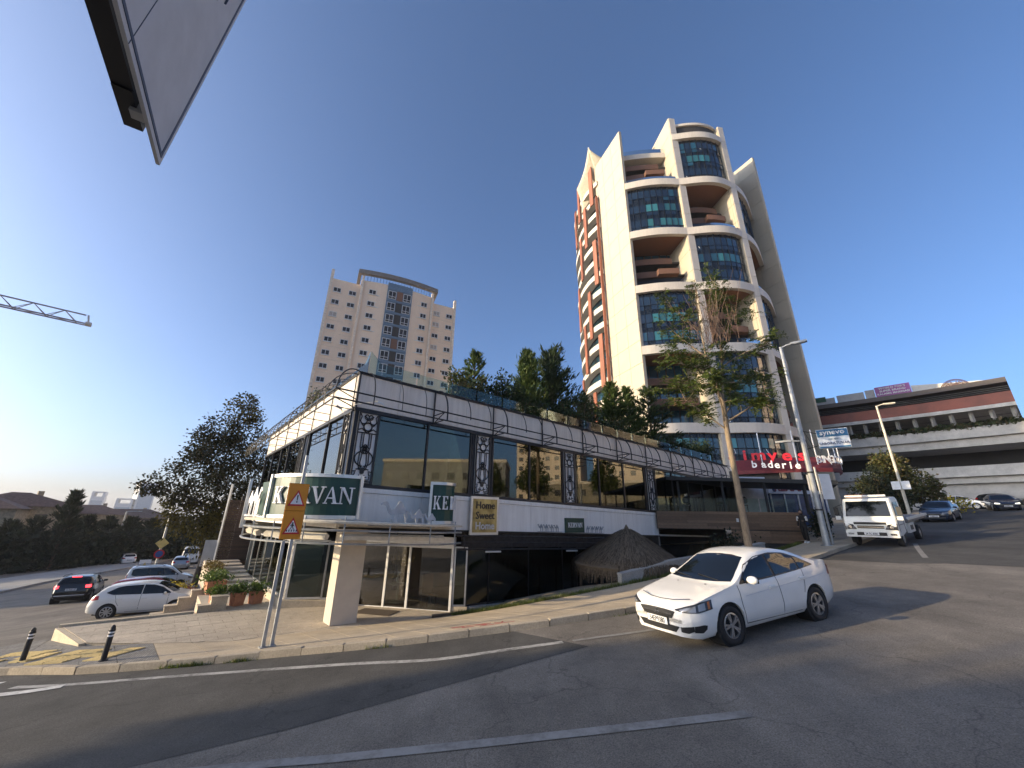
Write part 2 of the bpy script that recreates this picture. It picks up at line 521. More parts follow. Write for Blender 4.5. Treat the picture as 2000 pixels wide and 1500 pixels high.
# cars
def paint(name, col, rough=.22, coat=.6, metal=0.0):
    m, n, l, b = nt(name)
    f = noise(n, l, coords(n, l, 'Object'), 2.2, 5)
    l.new(ramp_n(n, l, f, [(.3, [c * .93 for c in col]), (.7, col)]), b.inputs['Base Color'])
    b.inputs['Roughness'].default_value = rough; b.inputs['Metallic'].default_value = metal
    b.inputs['Coat Weight'].default_value = coat; b.inputs['Coat Roughness'].default_value = .05
paint('paint_white', (.84, .82, .78)); paint('paint_ivory', (.76, .75, .72)); paint('paint_truck', (.78, .77, .72), .35, .3)
paint('paint_black', (.014, .016, .018)); paint('paint_navy', (.016, .024, .045)); paint('paint_silver', (.42, .43, .44), .3, .5, .6); paint('paint_red', (.22, .022, .030))
m_, n_, l_, b_ = nt('car_glass')
b_.inputs['Base Color'].default_value = (.006, .008, .010, 1); b_.inputs['Roughness'].default_value = .03; b_.inputs['IOR'].default_value = 1.5
plain('trim_black', (.014, .014, .015), .5, 0, .1)
plain('chrome', (.70, .70, .70), .12, 1.0, .03)
plain('rim_silver', (.50, .50, .50), .3, .85, .06)
plain('lamp_lens', (.30, .30, .31), .10, .5, .15)
plain('lamp_dark', (.06, .06, .065), .1, .3, .1)
plain('tail_red', (.38, .010, .012), .15, 0, .1)
plain('tail_lit', (.55, .010, .012), .2, emit=((1.0, .04, .05), 2.2))
plain('lamp_lit', (.8, .78, .7), .2, emit=((1.0, .93, .75), 1.5))
plain('indicator', (.42, .12, .02), .25)
plain('spray_red', (.36, .06, .05), .8, 0, .25, 20)
plain('plate_white', (.74, .74, .74), .4, 0, .03)
plain('underbody', (.012, .012, .012), .9)
plain('bed_steel', (.20, .19, .19), .5, .4, .2, 2)
plain('skin', (.45, .28, .20), .6)
plain('cloth_black', (.014, .013, .014), .9, 0, .2, 10)
plain('cloth_white', (.62, .60, .57), .85, 0, .06)
plain('hair_dark', (.02, .014, .010), .6)
# ------------------------------------------------------------------ ground, roads, pavements
def cr(P, k, u):
    """Catmull-Rom through tuples P on segment k"""
    n = len(P); a, b, c, d = P[max(k - 1, 0)], P[k], P[min(k + 1, n - 1)], P[min(k + 2, n - 1)]
    return tuple(.5 * (2 * b[i] + (c[i] - a[i]) * u + (2 * a[i] - 5 * b[i] + 4 * c[i] - d[i]) * u * u + (3 * b[i] - a[i] - 3 * c[i] + d[i]) * u ** 3) for i in range(len(a)))
def spline(P, m):
    out = []
    for k in range(len(P) - 1):
        for j in range(m): out.append(cr(P, k, j / m))
    out.append(tuple(P[-1])); return out
def sheet(name, mat, rows, dz=0.0, parent=None):
    """rows of (s,t) -> draped sheet"""
    b = MB(); b.grid([[XY(s, t, gst(s, t) + dz) for s, t in r] for r in rows])
    o = b.build(name, mat, parent, smooth=True)
    return o
KERB = [(-9, 19.6), (-5, 17.3), (-1.97, 15.3), (-.64, 13.74), (.7, 12.66), (2.48, 11.45), (3.6, 10.44), (4.73, 9.51), (5.84, 8.76), (6.82, 8.13), (7.87, 7.51), (9.99, 6.52), (13, 6.0), (18, 5.7), (23.4, 5.5), (28.2, 5.3), (45, 5.3), (62, 5.6)]
def kerb_t(s):
    for (a, c), (d, e) in zip(KERB, KERB[1:]):
        if a <= s <= d: return c + (e - c) * (s - a) / (d - a)
    return 19.6 if s < -9 else 5.6

def in_block(s, t): return s < 27.5 and t < 60 and ((t <= 19.4 and s > -.9 and t > kerb_t(s) + .2) or (t > 19.4 and s > 1.9))
# one ground sheet to the horizon
b = MB(); rows = []
ticks = [-1500, -1000, -600, -350, -180, -110] + list(range(-80, -8, 4)) + list(range(-8, 45, 1)) + list(range(45, 121, 5)) + [150, 190, 260, 400, 700, 1000, 1500]
for s in ticks: rows.append([XY(s, t, gst(s, t) - .12 - (6 if abs(s) + abs(t) > 500 else 0) - (3.0 if any(in_block(s + a, t + c) for a in (-1, 0, 1) for c in (-1, 0, 1)) else 0)) for t in ticks])
b.grid(rows); struct(b.build('ground', 'earth', smooth=True))
TS = [-60, -40, -25, -14, -8, -4, -2, 0, 1, 2, 3, 4, 5, 6]
rows = []
for i in range(0, 245):
    s = -10 + i * .5; e = kerb_t(s) + .12 if s < 62 else 30
    rows.append([(s, t) for t in TS if t < 5.2] + [(s, 5.2 + (e - 5.2) * j / 12) for j in range(13)])
struct(sheet('road', 'asphalt_old', rows))
rows = [[(-10 + i * 1.0, max(t, 19.3) if -10 + i >= -2 else t) for t in [18, 19, 20, 22, 24, 26, 28] + list(range(30, 46, 3)) + list(range(48, 132, 6))] for i in range(13)]
rows[-1] = [(2.02, t) for _, t in rows[-1]]
struct(sheet('street', 'asphalt_old', rows))
rows = [[(2.0 + i * 3.5, t) for t in [34.5, 37, 40, 43, 46] + list(range(50, 132, 6))] for i in range(6)]
struct(sheet('street', 'asphalt_old', rows))
rows = [[(27.5 + i * 2.0, 7.2 + j * 2.4) for j in range(8)] for i in range(18)]
struct(sheet('plaza', 'pavement', rows, .09))
rows = []
for i in range(41):
    s = -12 + i * (6.8 + 12) / 40
    lo = 5.89 + (6.58 - s) * .2086; hi = (kerb_t(s) if s > -9 else 19.6) + .25
    rows.append([(s, lo + (hi - lo) * j / 10) for j in range(11)])
struct(sheet('road_patch', 'asphalt_new', rows, .004))
rows = [[(20.0 + i * 2.0 + (.18 * math.sin(j * 2.1) if i == 0 else 0), -14 + j * 1.0) for j in range(21)] for i in range(44)]
struct(sheet('road_patch', 'asphalt_new', rows, .004))
def ribbon(name, mat, pts, w, dz=.009, sub=6):
    P = spline(pts, sub); b = MB(); A = []; B = []
    for i, p in enumerate(P):
        a = P[max(i - 1, 0)]; c = P[min(i + 1, len(P) - 1)]
        d = Vector((c[0] - a[0], c[1] - a[1])); d.normalize(); n = Vector((-d.y, d.x)) * w / 2
        A.append(XY(p[0] + n.x, p[1] + n.y, gst(p[0] + n.x, p[1] + n.y) + dz)); B.append(XY(p[0] - n.x, p[1] - n.y, gst(p[0] - n.x, p[1] - n.y) + dz))
    b.grid([A, B]); return struct(b.build(name, mat))
ribbon('edge_line', 'road_paint', [(-1.5, 13.45), (-.75, 12.75), (.61, 11.73), (1.38, 11.13), (2.16, 10.48), (2.9, 9.72), (3.63, 8.95), (4.63, 7.8), (5.85, 7.02), (6.74, 6.45)], .17)
ribbon('edge_line', 'road_paint_faint', [(6.9, 6.33), (9.0, 5.2), (12, 4.4)], .12)
ribbon('lane_line', 'road_paint_faint', [(-2.0, 8.5), (1.22, 6.26), (3.6, 4.47), (6.0, 2.71)], .17)
ribbon('crossing_stripe', 'road_paint_fresh', [(-5, 15.9), (-3, 14.75), (-1.85, 14.0)], .55)
ribbon('crossing_stripe', 'road_paint_fresh', [(-4.5, 15.0), (-1.62, 12.95), (-.72, 12.62)], .25, .014)
ribbon('lane_line', 'road_paint_faint', [(21.5, 2.6), (24.5, 3.1), (26.5, 3.4)], .16)
# corner pavement: slabs between kerb and inner edge, falling towards the shop floor
TZ = -3.40
INNER = [(-9.5, 21.3, gst(-9.5, 21.3) + .13), (-4.6, 18.9, gst(-4.6, 18.9) + .13), (-1.75, 19.75, -3.76), (-.9, 16.95, -3.47), (.61, 15.85, -3.41), (2.26, 14.9, -3.41), (4.0, 14.72, -3.41), (5.6, 14.5, -3.41), (7.0, 14.3, -3.40), (8.3, 13.7, -3.33), (9.3, 12.55, -3.08), (11.0, 11.0, -2.66), (13.7, 9.3, -2.13), (18, 8.3, -1.66), (22.5, 7.7, -1.30), (28.2, 7.6, -.85), (45, 7.8, gst(45, 7.8) + .13), (62, 8.2, gst(62, 8.2) + .13)]
KO = spline([(s, t, gst(s, t) + .13) for s, t in KERB], 4); KI = spline(INNER, 4)
def walk_z(s, t):
    best = None
    for a, c in zip(KO, KI):
        dx, dy = c[0] - a[0], c[1] - a[1]; L2 = dx * dx + dy * dy
        u = ((s - a[0]) * dx + (t - a[1]) * dy) / L2
        uu = min(max(u, 0), 1); d = (a[0] + dx * uu - s) ** 2 + (a[1] + dy * uu - t) ** 2
        if best is None or d < best[0]: best = (d, a[2] + (c[2] - a[2]) * uu)
    return best[1]
walk = struct(thing('pavement', '', ''))
del walk['label'], walk['category']
for k in range(0, len(KO) - 1, 2):
    A = KO[k:k + 3]; B = KI[k:k + 3]
    m = MB(); rows = []
    for a, c in zip(A, B):
        g0 = .012
        rows.append([Vector(a) + (Vector(c) - Vector(a)) * (j / 5) for j in range(6)])
    # leave a narrow open joint at the end of each slab
    rows[-1] = [p + (q - p).normalized() * (-.014) if (q - p).length > .1 else p for p, q in zip(rows[-1], [r2 + (r2 - r1) for r1, r2 in zip(rows[-2], rows[-1])])]
    top = [[XY(p[0], p[1], p[2]) for p in r] for r in rows]
    m.grid(top)
    low = [[Vector(p) - Vector((0, 0, .16)) for p in r] for r in top]
    m.grid(low)
    for e in (0, -1): m.grid([top[e], low[e]])
    m.grid([[r[-1] for r in top], [r[-1] for r in low]])
    sc = A[1][0]
    m.build('slab', 'paver_grey' if sc < .9 else 'pavement', walk)
base = MB(); base.grid([[XY(a[0], a[1], a[2] - .05) for a in KO], [XY(c[0], c[1], c[2] - .05) for c in KI]])
base.build('joint_bed', 'earth', walk)
# kerb stones
kerb = struct(thing('kerb', '', '')); del kerb['label'], kerb['category']
dense = spline(KERB, 40); acc = 0; start = dense[0]; segs = []
for p, q in zip(dense, dense[1:]):
    acc += math.hypot(q[0] - p[0], q[1] - p[1])
    if acc > .9: segs.append((start, q)); start = q; acc = 0
for i, (p, q) in enumerate(segs):
    if not -6 < p[0] < 45: continue
    d = Vector((q[0] - p[0], q[1] - p[1])); n = Vector((-d.y, d.x)).normalized(); e = d.normalized() * .008
    rnd = random.Random(i); dz = .135 + rnd.uniform(-.012, .010)
    P0 = [(p[0] + e.x - n.x * .09, p[1] + e.y - n.y * .09), (q[0] - e.x - n.x * .09, q[1] - e.y - n.y * .09), (q[0] - e.x + n.x * .07, q[1] - e.y + n.y * .07), (p[0] + e.x + n.x * .07, p[1] + e.y + n.y * .07)]
    m = MB(); lo = [XY(a, c, gst(a, c) - .15) for a, c in P0]; hi = [XY(a, c, gst(a, c) + dz) for a, c in P0]
    ins = [hi[k] + (sum(hi, Vector()) / 4 - hi[k]).normalized() * .03 + Vector((0, 0, .012)) for k in range(4)]
    m.v = [tuple(v) for v in lo + hi + ins]
    for k in range(4):
        j = (k + 1) % 4; m.f += [(k, j, 4 + j, 4 + k), (4 + k, 4 + j, 8 + j, 8 + k)]
    m.f.append((8, 9, 10, 11)); m.build('kerb_stone', 'kerb_stone', kerb)
# patches of tactile paving by the bollards
tac = struct(thing('tactile_paving', '', '')); del tac['label'], tac['category']
k = 0
for (s0, t0, ns, nt_) in ((-1.35, 15.15, 4, 3), (-2.7, 16.7, 4, 3)):
    for i in range(ns):
        for j in range(nt_):
            ds, dt = i * .42, j * .42; ang = RAD(-38)
            s = s0 + ds * math.cos(ang) - dt * math.sin(ang); t = t0 + ds * math.sin(ang) + dt * math.cos(ang)
            if random.Random(k * 7 + 1).random() < .12: k += 1; continue
            k += 1
            c = XY(s, t, walk_z(s, t) + .004); a2 = A1 + ang
            X = Vector((math.cos(a2), math.sin(a2), (walk_z(s + .2 * math.cos(ang), t + .2 * math.sin(ang)) - walk_z(s, t)) / .2)).normalized(); Y = Vector((-math.sin(a2), math.cos(a2), (walk_z(s - .2 * math.sin(ang), t + .2 * math.cos(ang)) - walk_z(s, t)) / .2)).normalized()
            m = MB().box(c, (.405, .405, .03), (X, Y, X.cross(Y).normalized()))
            for q in range(4): m.box(c + Y * (q - 1.5) * .09 + Vector((0, 0, .018)), (.33, .035, .012), (X, Y, X.cross(Y).normalized()))
            m.build('tile', 'tactile_yellow', tac)
# far pavement across the left-hand street
FK = [(-10, 48), (-8.5, 51.5), (-6.9, 59), (-4.2, 66), (-.4, 76), (3, 88), (8, 105)]
FP = spline([(s, t) for s, t in FK], 4)
m = MB(); m.grid([[XY(s, t, gst(s, t) + .14) for s, t in FP], [XY(s - 6.5, t + 3.0, gst(s - 6.5, t + 3) + .16) for s, t in FP]])
m.grid([[XY(s, t, gst(s, t) - .1) for s, t in FP], [XY(s, t, gst(s, t) + .14) for s, t in FP]])
struct(m.build('far_pavement', 'concrete'))
m = MB(); m.grid([[XY(s - 6.5, t + 3.0, gst(s - 6.5, t + 3) + .05) for s, t in FP], [XY(s - 14, t + 7, gst(s - 14, t + 7) + .05) for s, t in FP]])
struct(m.build('side_road', 'asphalt_old'))
# front lawn strip on the right-hand pavement, lying between walk and building plinth
lawn = []
# ------------------------------------------------------------------ corner restaurant
RS, RT = 4.45, 14.1
KR = XY(RS, RT, 0)
rest = thing('restaurant_building', 'two-storey corner restaurant with grey fascia, black ornament panels and roof garden', 'restaurant', KR, A1)
_c1, _s1 = math.cos(-A1), math.sin(-A1)
SH = .026
def K(s, t, z):
    d = XY(s, t) - KR
    return Vector((d.x * _c1 - d.y * _s1, d.x * _s1 + d.y * _c1, z - SH * (s - RS)))
def kbox(m, s0, s1, t0, t1, z0, z1):
    P = [K(s, t, z) for s in (s0, s1) for t in (t0, t1) for z in (z0, z1)]
    b = len(m.v); m.v += [tuple(p) for p in P]
    for q in ((0, 1, 3, 2), (4, 6, 7, 5), (0, 4, 5, 1), (2, 3, 7, 6), (0, 2, 6, 4), (1, 5, 7, 3)): m.f.append(tuple(b + i for i in q))
    return m
def KB(name, mat, *a, parent=None): return kbox(MB(), *a).build(name, mat, parent or rest)
Z_BL, Z_BH, Z_WH, Z_F = -.40, .95, 3.72, 5.0
SEND, TEND = 34.0, 30.8
# floors and inner walls
KB('ground_floor_slab', 'interior_floor', 4.5, SEND, 17.9, TEND, -3.75, -3.43)
KB('ground_floor_slab', 'interior_floor', 9.6, SEND, 14.35, 17.9, -3.75, -3.43)
KB('first_floor_slab', 'interior_floor', 4.56, SEND, 14.22, TEND, .62, .90)
KB('ceiling_slab', 'interior_wall', 4.6, SEND, 14.3, TEND, 3.80, 4.10)
KB('soffit', 'alu_white', 4.62, SEND, 14.24, TEND, -.39, -.30)
KB('rear_wall', 'interior_wall', 4.6, SEND, TEND, TEND + .25, -3.7, 4.9)
KB('inner_wall', 'interior_wall', 11.5, 11.7, 19.5, TEND, .9, 3.8)
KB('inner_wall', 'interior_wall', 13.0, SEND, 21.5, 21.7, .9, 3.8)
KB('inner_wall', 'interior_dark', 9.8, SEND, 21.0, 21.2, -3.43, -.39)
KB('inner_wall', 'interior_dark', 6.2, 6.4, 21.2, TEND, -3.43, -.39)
KB('end_wall', 'concrete', 23.4, 23.6, 14.3, 21.0, -3.7, .6)
# roof parapet
KB('parapet', 'steel_dark', 4.53, SEND, 14.15, 14.5, Z_WH - .02, Z_F - .02)
KB('parapet', 'steel_dark', 4.53, 4.85, 14.5, TEND, Z_WH - .02, Z_F - .02)
KB('parapet', 'fascia_panel', 4.6, SEND, TEND - .2, TEND, 4.1, Z_F - .02)
KB('roof_deck', 'concrete', 4.86, SEND, 14.51, TEND - .21, 4.62, 4.72)
KB('coping', 'dark_frame', 4.36, SEND, 14.0, 14.52, Z_F, Z_F + .05)
KB('coping', 'dark_frame', 4.36, 4.87, 14.525, TEND, Z_F, Z_F + .05)
w = 1.55
k = 0
s = 4.45
while s < SEND - .2:
    KB('fascia_panel', 'fascia_panel', s + .006, min(s + w - .006, SEND), 14.06, 14.13, Z_WH + .02, Z_F - .01); s += w
t = 14.13
while t < TEND - .2:
    KB('fascia_panel', 'fascia_panel', 4.41, 4.48, t + .006, min(t + w - .006, TEND), Z_WH + .02, Z_F - .01); t += w
KB('corner_trim', 'steel_dark', 4.385, 4.445, 14.02, 14.125, Z_WH - .1, Z_F - .005)
# white band between the storeys
KB('band_core', 'concrete', 4.56, 23.2, 14.15, 14.23, Z_BL, Z_BH - .02)
KB('band_core', 'concrete', 4.5, 4.6, 14.24, TEND, Z_BL, Z_BH - .02)
s = 4.47; ws = [2.85, 2.9, 2.6, 2.6, 2.6, 2.6, 2.53]
for q in ws:
    KB('band_panel', 'white_band', s + .005, s + q - .005, 14.06, 14.14, Z_BL + .05, Z_BH - .18)
    KB('band_ledge', 'white_band', s + .005, s + q - .005, 14.02, 14.14, Z_BH - .17, Z_BH - .01); s += q
KB('band_drip', 'steel_dark', 4.5, 23.2, 14.02, 14.14, Z_BL - .01, Z_BL + .04)
t = 14.16
while t < TEND - .3:
    KB('band_panel', 'white_band', 4.40, 4.49, t + .005, min(t + 2.4, TEND) - .005, Z_BL, Z_BH - .02); t += 2.4
# first-floor windows
KB('window_sill', 'dark_frame', 4.40, SEND, 14.03, 14.20, Z_BH, Z_BH + .11)
KB('window_head', 'dark_frame', 4.42, SEND, 14.04, 14.20, Z_WH - .12, Z_WH)
KB('window_sill', 'dark_frame', 4.36, 4.56, 14.205, TEND, Z_BH, Z_BH + .11)
KB('window_head', 'dark_frame', 4.36, 4.56, 14.205, TEND, Z_WH - .12, Z_WH)
def window_r(s0, s1, mat='window_upper', cur=None):
    w = KB('window', 'dark_frame', s1 - .035, s1 + .035, 14.06, 14.18, Z_BH + .11, Z_WH - .12)
    p = kbox(MB(), s0 + .03, s1 - .03, 14.115, 14.125, Z_BH + .115, Z_WH - .125).build('pane', mat, w)
for a, b_ in ((5.36, 7.36), (7.36, 9.42), (10.62, 12.76), (12.76, 14.98), (15.96, 17.85), (17.85, 20.06), (20.06, 22.2), (23.45, 25.4), (25.4, 27.4), (27.4, 29.4), (29.4, 31.4), (31.4, 33.4)): window_r(a, b_)
for q in (5.32, 10.58, 15.92, 23.4): KB('window_jamb', 'dark_frame', q - .04, q + .04, 14.06, 14.18, Z_BH + .11, Z_WH - .12)
KB('curtain', 'curtain', 8.72, 9.38, 14.5, 14.58, Z_BH, Z_WH - .1)
KB('curtain', 'curtain', 12.3, 12.62, 14.5, 14.58, Z_BH, Z_WH - .1)
KB('curtain', 'curtain', 10.75, 11.1, 14.5, 14.58, Z_BH, Z_WH - .1)
for a, b_ in ((15.0, 16.98), (16.98, 19.9), (21.9, 24.0), (24.0, 25.9), (25.9, 28.3), (28.3, 30.7)):
    w = KB('window', 'dark_frame', 4.39, 4.51, b_ - .03, b_ + .03, Z_BH + .11, Z_WH - .12)
    kbox(MB(), 4.45, 4.46, a + .03, b_ - .03, Z_BH + .115, Z_WH - .125).build('pane', 'window_side', w)
# ornament panels: black scrollwork over pale boards
def ornament(w, h):
    m = MB(); r = .020
    def ln(P): m.tube([(x * w, 0, z * h) for x, z in P], r, 4)
    def arc(cx, cz, rx, rz, a0, a1, n=12): ln([(cx + rx * math.cos(RAD(a0 + (a1 - a0) * i / n)), cz + rz * math.sin(RAD(a0 + (a1 - a0) * i / n))) for i in range(n + 1)])
    for x0, x1 in ((-.5, -.44), (.44, .5)): m.box2((x0 * w, -.03, 0), (x1 * w, .03, h))
    m.box2((-.44 * w, -.03, 0), (.44 * w, .03, .012 * h)); m.box2((-.44 * w, -.03, .985 * h), (.44 * w, .03, h))
    ah = .5 * w / h
    arc(0, .79, .19, .19 * w / h, 0, 360, 16); arc(0, .79, .21, .21 * w / h, 0, 360, 16)
    for sg in (-1, 1):
        arc(sg * .24, .885, .17, .055, 90, 90 + sg * 260); arc(sg * .10, .93, .10, .035, 0, 360)
        ln([(sg * .42, .97), (sg * .34, .93), (sg * .40, .87), (sg * .30, .82), (sg * .22, .80)])
        ln([(sg * .44, .735), (sg * .28, .76), (sg * .16, .735), (0, .70)])
        ln([(sg * .24, .69), (sg * .24, .50), (sg * .16, .43)]); ln([(sg * .13, .69), (sg * .13, .52), (sg * .05, .46)])
        arc(sg * .02, .34, .40, .105, 90, 90 - sg * 180); arc(sg * .05, .46, .16, .05, 0, 360)
        ln([(sg * .10, .42), (sg * .15, .28), (sg * .08, .20)]); ln([(sg * .22, .42), (sg * .24, .28), (sg * .14, .18)])
        ln([(sg * .44, .16), (sg * .30, .17), (sg * .34, .12), (sg * .40, .11)]); ln([(sg * .36, .10), (sg * .36, .055), (sg * .12, .05), (sg * .12, .085), (sg * .25, .09)])
        ln([(sg * .10, .20), (sg * .30, .19)]); ln([(sg * .42, .03), (sg * .15, .03)])
    ln([(-.44, .70), (.44, .70)]); arc(0, .50, .09, .035, 0, 360); arc(0, .47, .06, .022, 0, 360); arc(0, .12, .13, .05, 180, 360)
    for zc, rr in ((.90, .085), (.185, .115), (.155, .10)): m.lathe([(rr * w, -.02), (rr * w, .02)], 10, (0, 0, zc * h), 'y')
    return m.mesh('scrollwork', 'orn_black')
OW, OH = .74, Z_WH - Z_BH - .24
orn_me = ornament(OW, OH)
orn_bd = MB().box2((-OW * .5, .035, 0), (OW * .5, .06, OH)).mesh('ornament_board', 'orn_white')
for sc in (5.0, 10.02, 15.45, 22.8):
    KB('ornament_surround', 'dark_frame', sc - .52 if sc > 5.1 else 4.44, sc + .52 if sc > 5.1 else 5.28, 14.09, 14.19, Z_BH + .11, Z_WH - .12)
    b_ = link('ornament_board', orn_bd, rest, K(sc - (.06 if sc < 5.1 else 0), 14.02, Z_BH + .115), (0, 0, 0))
    link('scrollwork', orn_me, b_)
for tc in (14.62, 20.85):
    KB('ornament_surround', 'alu_white', 4.44, 4.54, tc - .42, tc + .42, Z_BH + .11, Z_WH - .12)
    b_ = link('ornament_board', orn_bd, rest, K(4.37, tc, Z_BH + .115), (0, 0, A2 + math.pi - A1))
    link('scrollwork', orn_me, b_)
# awning steelwork: rails, brackets and quarter hoops
ZO1, ZO2 = 3.98, 3.66
def rail(name, pts, r, mat='steel_dark'): return MB().tube([K(*p) for p in pts], r, 5).build(name, mat, rest)
OUT = .98
for z in (ZO1, ZO2):
    rail('awning_rail', [(3.42, 13.15, z), (SEND, 13.12, z)], .030)
    rail('awning_rail', [(3.42, 13.15, z), (3.42, 30.6, z)], .030)
    rail('awning_rail', [(4.4, 14.02, z), (3.42, 13.15, z)], .02)
rail('awning_rail', [(4.36, 14.0, Z_F + .06), (SEND, 14.0, Z_F + .06)], .028)
rail('awning_rail', [(4.36, 14.0, Z_F + .06), (4.36, 30.6, Z_F + .06)], .028)
def hoop_pts(kind, q, zb):
    P = []
    for i in range(9):
        a = RAD(90 * i / 8); o = OUT * math.sin(a); z = ZO1 + .0 + (Z_F + .05 - ZO1) * math.cos(a)
        P.append((q, 14.0 - o * .9, z) if kind == 'r' else (4.38 - o, q, z))
    P.append((P[-1][0], P[-1][1], zb)); return P
posts = [5.9 + i * 3.03 - 1.4 for i in range(10)]
posts = [7.5, 10.5, 13.52, 16.53, 19.5, 22.47, 25.45, 28.4, 31.3]
for i, q in enumerate(posts):
    rail('awning_post', [(q, 13.99, Z_WH - .05), (q, 13.99, Z_F + .05)], .036)
    for z in (ZO1, ZO2): rail('awning_bracket', [(q, 13.99, z), (q + .0, 13.12, z)], .024)
    rail('awning_bracket', [(q, 13.99, ZO2 - .02), (q, 13.12, ZO1)], .02)
    for j, f in enumerate((.0, .36, .70)): rail('awning_hoop', hoop_pts('r', q + .12 + f * 3.0, ZO2 if j != 1 else ZO1 - .1), (.032 if j == 0 else .020))
for f in (4.7, 5.75, 6.7): rail('awning_hoop', hoop_pts('r', f, ZO2), .022 if f < 5 else .014)
for i in range(7):
    q = 14.3 + i * 2.7
    rail('awning_post', [(4.37, q, Z_WH - .05), (4.37, q, Z_F + .05)], .022)
    for z in (ZO1, ZO2): rail('awning_bracket', [(4.37, q, z), (3.42, q, z)], .016)
    for f in (0, .9, 1.8): rail('awning_hoop', hoop_pts('l', q + f, ZO2), .02 if f == 0 else .014)
P = [(4.38 - .96 * math.sin(a), 14.0 - .86 * math.sin(a), ZO1 + (Z_F + .05 - ZO1) * math.cos(a)) for a in [RAD(11.25 * i) for i in range(9)]]
rail('awning_hoop', P, .024)
# glass rail round the roof garden
def gpanel(s0, t0, s1, t1, h=.68): 
    m = MB(); a = K(s0, t0, Z_F + .06); c = K(s1, t1, Z_F + .06); n = (c - a).cross(Vector((0, 0, 1))).normalized() * .012
    m.prism([a, c, c + Vector((0, 0, h)), a + Vector((0, 0, h))], n); m.build('rail_panel', 'rail_glass', rest)
s = 5.35
while s < 31: gpanel(s, 14.42, s + 1.42, 14.42); s += 1.5
t = 14.9
while t < 30: gpanel(4.78, t, 4.78, t + 1.42); t += 1.5
m = MB(); m.prism([K(4.78, 14.45, Z_F + .06), K(4.78, 15.6, Z_F + .06), K(4.78, 14.45, Z_F + 1.15)], (.012, 0, 0)); m.build('rail_panel', 'rail_glass', rest)
m = MB(); m.prism([K(4.8, 14.40, Z_F + .06), K(5.3, 14.40, Z_F + .06), K(5.3, 14.40, Z_F + .7), K(4.8, 14.40, Z_F + 1.15)], (0, .012, 0)); m.build('rail_panel', 'rail_glass', rest)
# entrance: pillar, glazing and sliding doors
pil = KB('pillar', 'pillar_clad', 4.92, 5.78, 14.92, 15.62, TZ + .02, -.40)
KB('pillar_foot', 'dark_frame', 4.95, 5.75, 14.95, 15.59, TZ - .02, TZ + .02)
def glazed(name, p, q, z0, z1, pane_mat, fr='alu', parts=1, fw=.06, parent=None):
    """a run of framed glass from (s,t) p to q"""
    p = Vector(p); q = Vector(q)
    for i in range(parts):
        a = p + (q - p) * i / parts; c = p + (q - p) * (i + 1) / parts
        A, B = K(a.x, a.y, 0), K(c.x, c.y, 0); d = (B - A); d.z = 0; L = d.length; d.normalize(); n = Vector((-d.y, d.x, 0))
        zA0, zA1 = A.z + z0, A.z + z1
        f = MB()
        for pt in (A, B): f.box((pt.x, pt.y, (zA0 + zA1) / 2), (fw, fw, z1 - z0), (d, n, Vector((0, 0, 1))))
        for zz in (zA0 + fw / 2, zA1 - fw / 2): f.box(((A.x + B.x) / 2, (A.y + B.y) / 2, zz), (L - fw, fw * .9, fw), (d, n, Vector((0, 0, 1))))
        w = f.build(name, fr, parent or rest)
        g = MB().box(((A.x + B.x) / 2, (A.y + B.y) / 2, (zA0 + zA1) / 2), (L - fw, .012, z1 - z0 - 2 * fw), (d, n, Vector((0, 0, 1))))
        g.build('pane', pane_mat, w)
ZG1 = -.98
glazed('shop_window', (4.30, 27.5), (4.38, 19.0), -3.15, ZG1, 'window_shop', 'alu', 5, .07)
glazed('shop_window', (4.42, 18.9), (6.7, 17.7), -3.15, ZG1, 'window_shop', 'alu', 2, .07)
for a, c in (((4.2, 27.6), (4.2, 18.75)), ((4.2, 18.75), (6.7, 17.45))):
    A, B = K(a[0], a[1], TZ), K(c[0], c[1], TZ); d = (B - A); L = d.length; d.normalize(); n = Vector((-d.y, d.x, 0))
    MB().box((A + B) / 2 + n * .12 + Vector((0, 0, .12)), (L, .26, .26), (d, n, Vector((0, 0, 1)))).build('plinth', 'cream_stone', rest)
glazed('door_sidelight', (6.72, 17.66), (7.45, 16.75), TZ + .02, -1.0, 'door_glass', 'alu_white', 1, .07)
glazed('sliding_door', (7.45, 16.75), (8.05, 15.98), TZ + .02, -1.0, 'door_glass', 'alu_white', 1, .09)
glazed('sliding_door', (8.05, 15.98), (9.15, 14.56), TZ + .02, -1.0, 'door_glass', 'alu_white', 1, .09)
A, B = K(6.72, 17.66, 0), K(9.2, 14.5, 0); d = (B - A); L = d.length; d.normalize(); n = Vector((-d.y, d.x, 0))
hd = MB().box((A + B) / 2 + Vector((0, 0, -.80)) - n * .06, (L, .28, .32), (d, n, Vector((0, 0, 1)))).build('door_header', 'alu_white', rest)
MB().box((A + B) / 2 + Vector((0, 0, -.72)) - n * .22 - d * .3, (.34, .05, .07), (d, n, Vector((0, 0, 1)))).build('door_sensor', 'sign_black', hd)
glazed('shop_window', (9.22, 14.5), (9.6, 14.25), TZ + .30, ZG1, 'window_shop', 'alu', 1, .06)
m = MB(); m.prism([K(9.12, 14.56, TZ), K(9.62, 14.12, TZ), K(9.75, 14.3, TZ), K(9.3, 14.75, TZ)], (0, 0, .30)); m.build('plinth', 'cream_stone', rest)
for a, c, mt in ((9.66, 10.7, 'window_shop'), (10.7, 12.86, 'window_shop'), (12.86, 15.0, 'window_shop'), (15.0, 16.0, 'window_shop'), (16.0, 19.5, 'window_shop'), (19.5, 23.2, 'window_shop')):
    glazed('shop_window', (a, 14.28), (c, 14.28), -3.1, ZG1, mt, 'steel_dark', 1, .06)
KB('blue_partition', 'interior_blue', 9.8, 10.66, 14.42, 14.5, -3.4, ZG1)
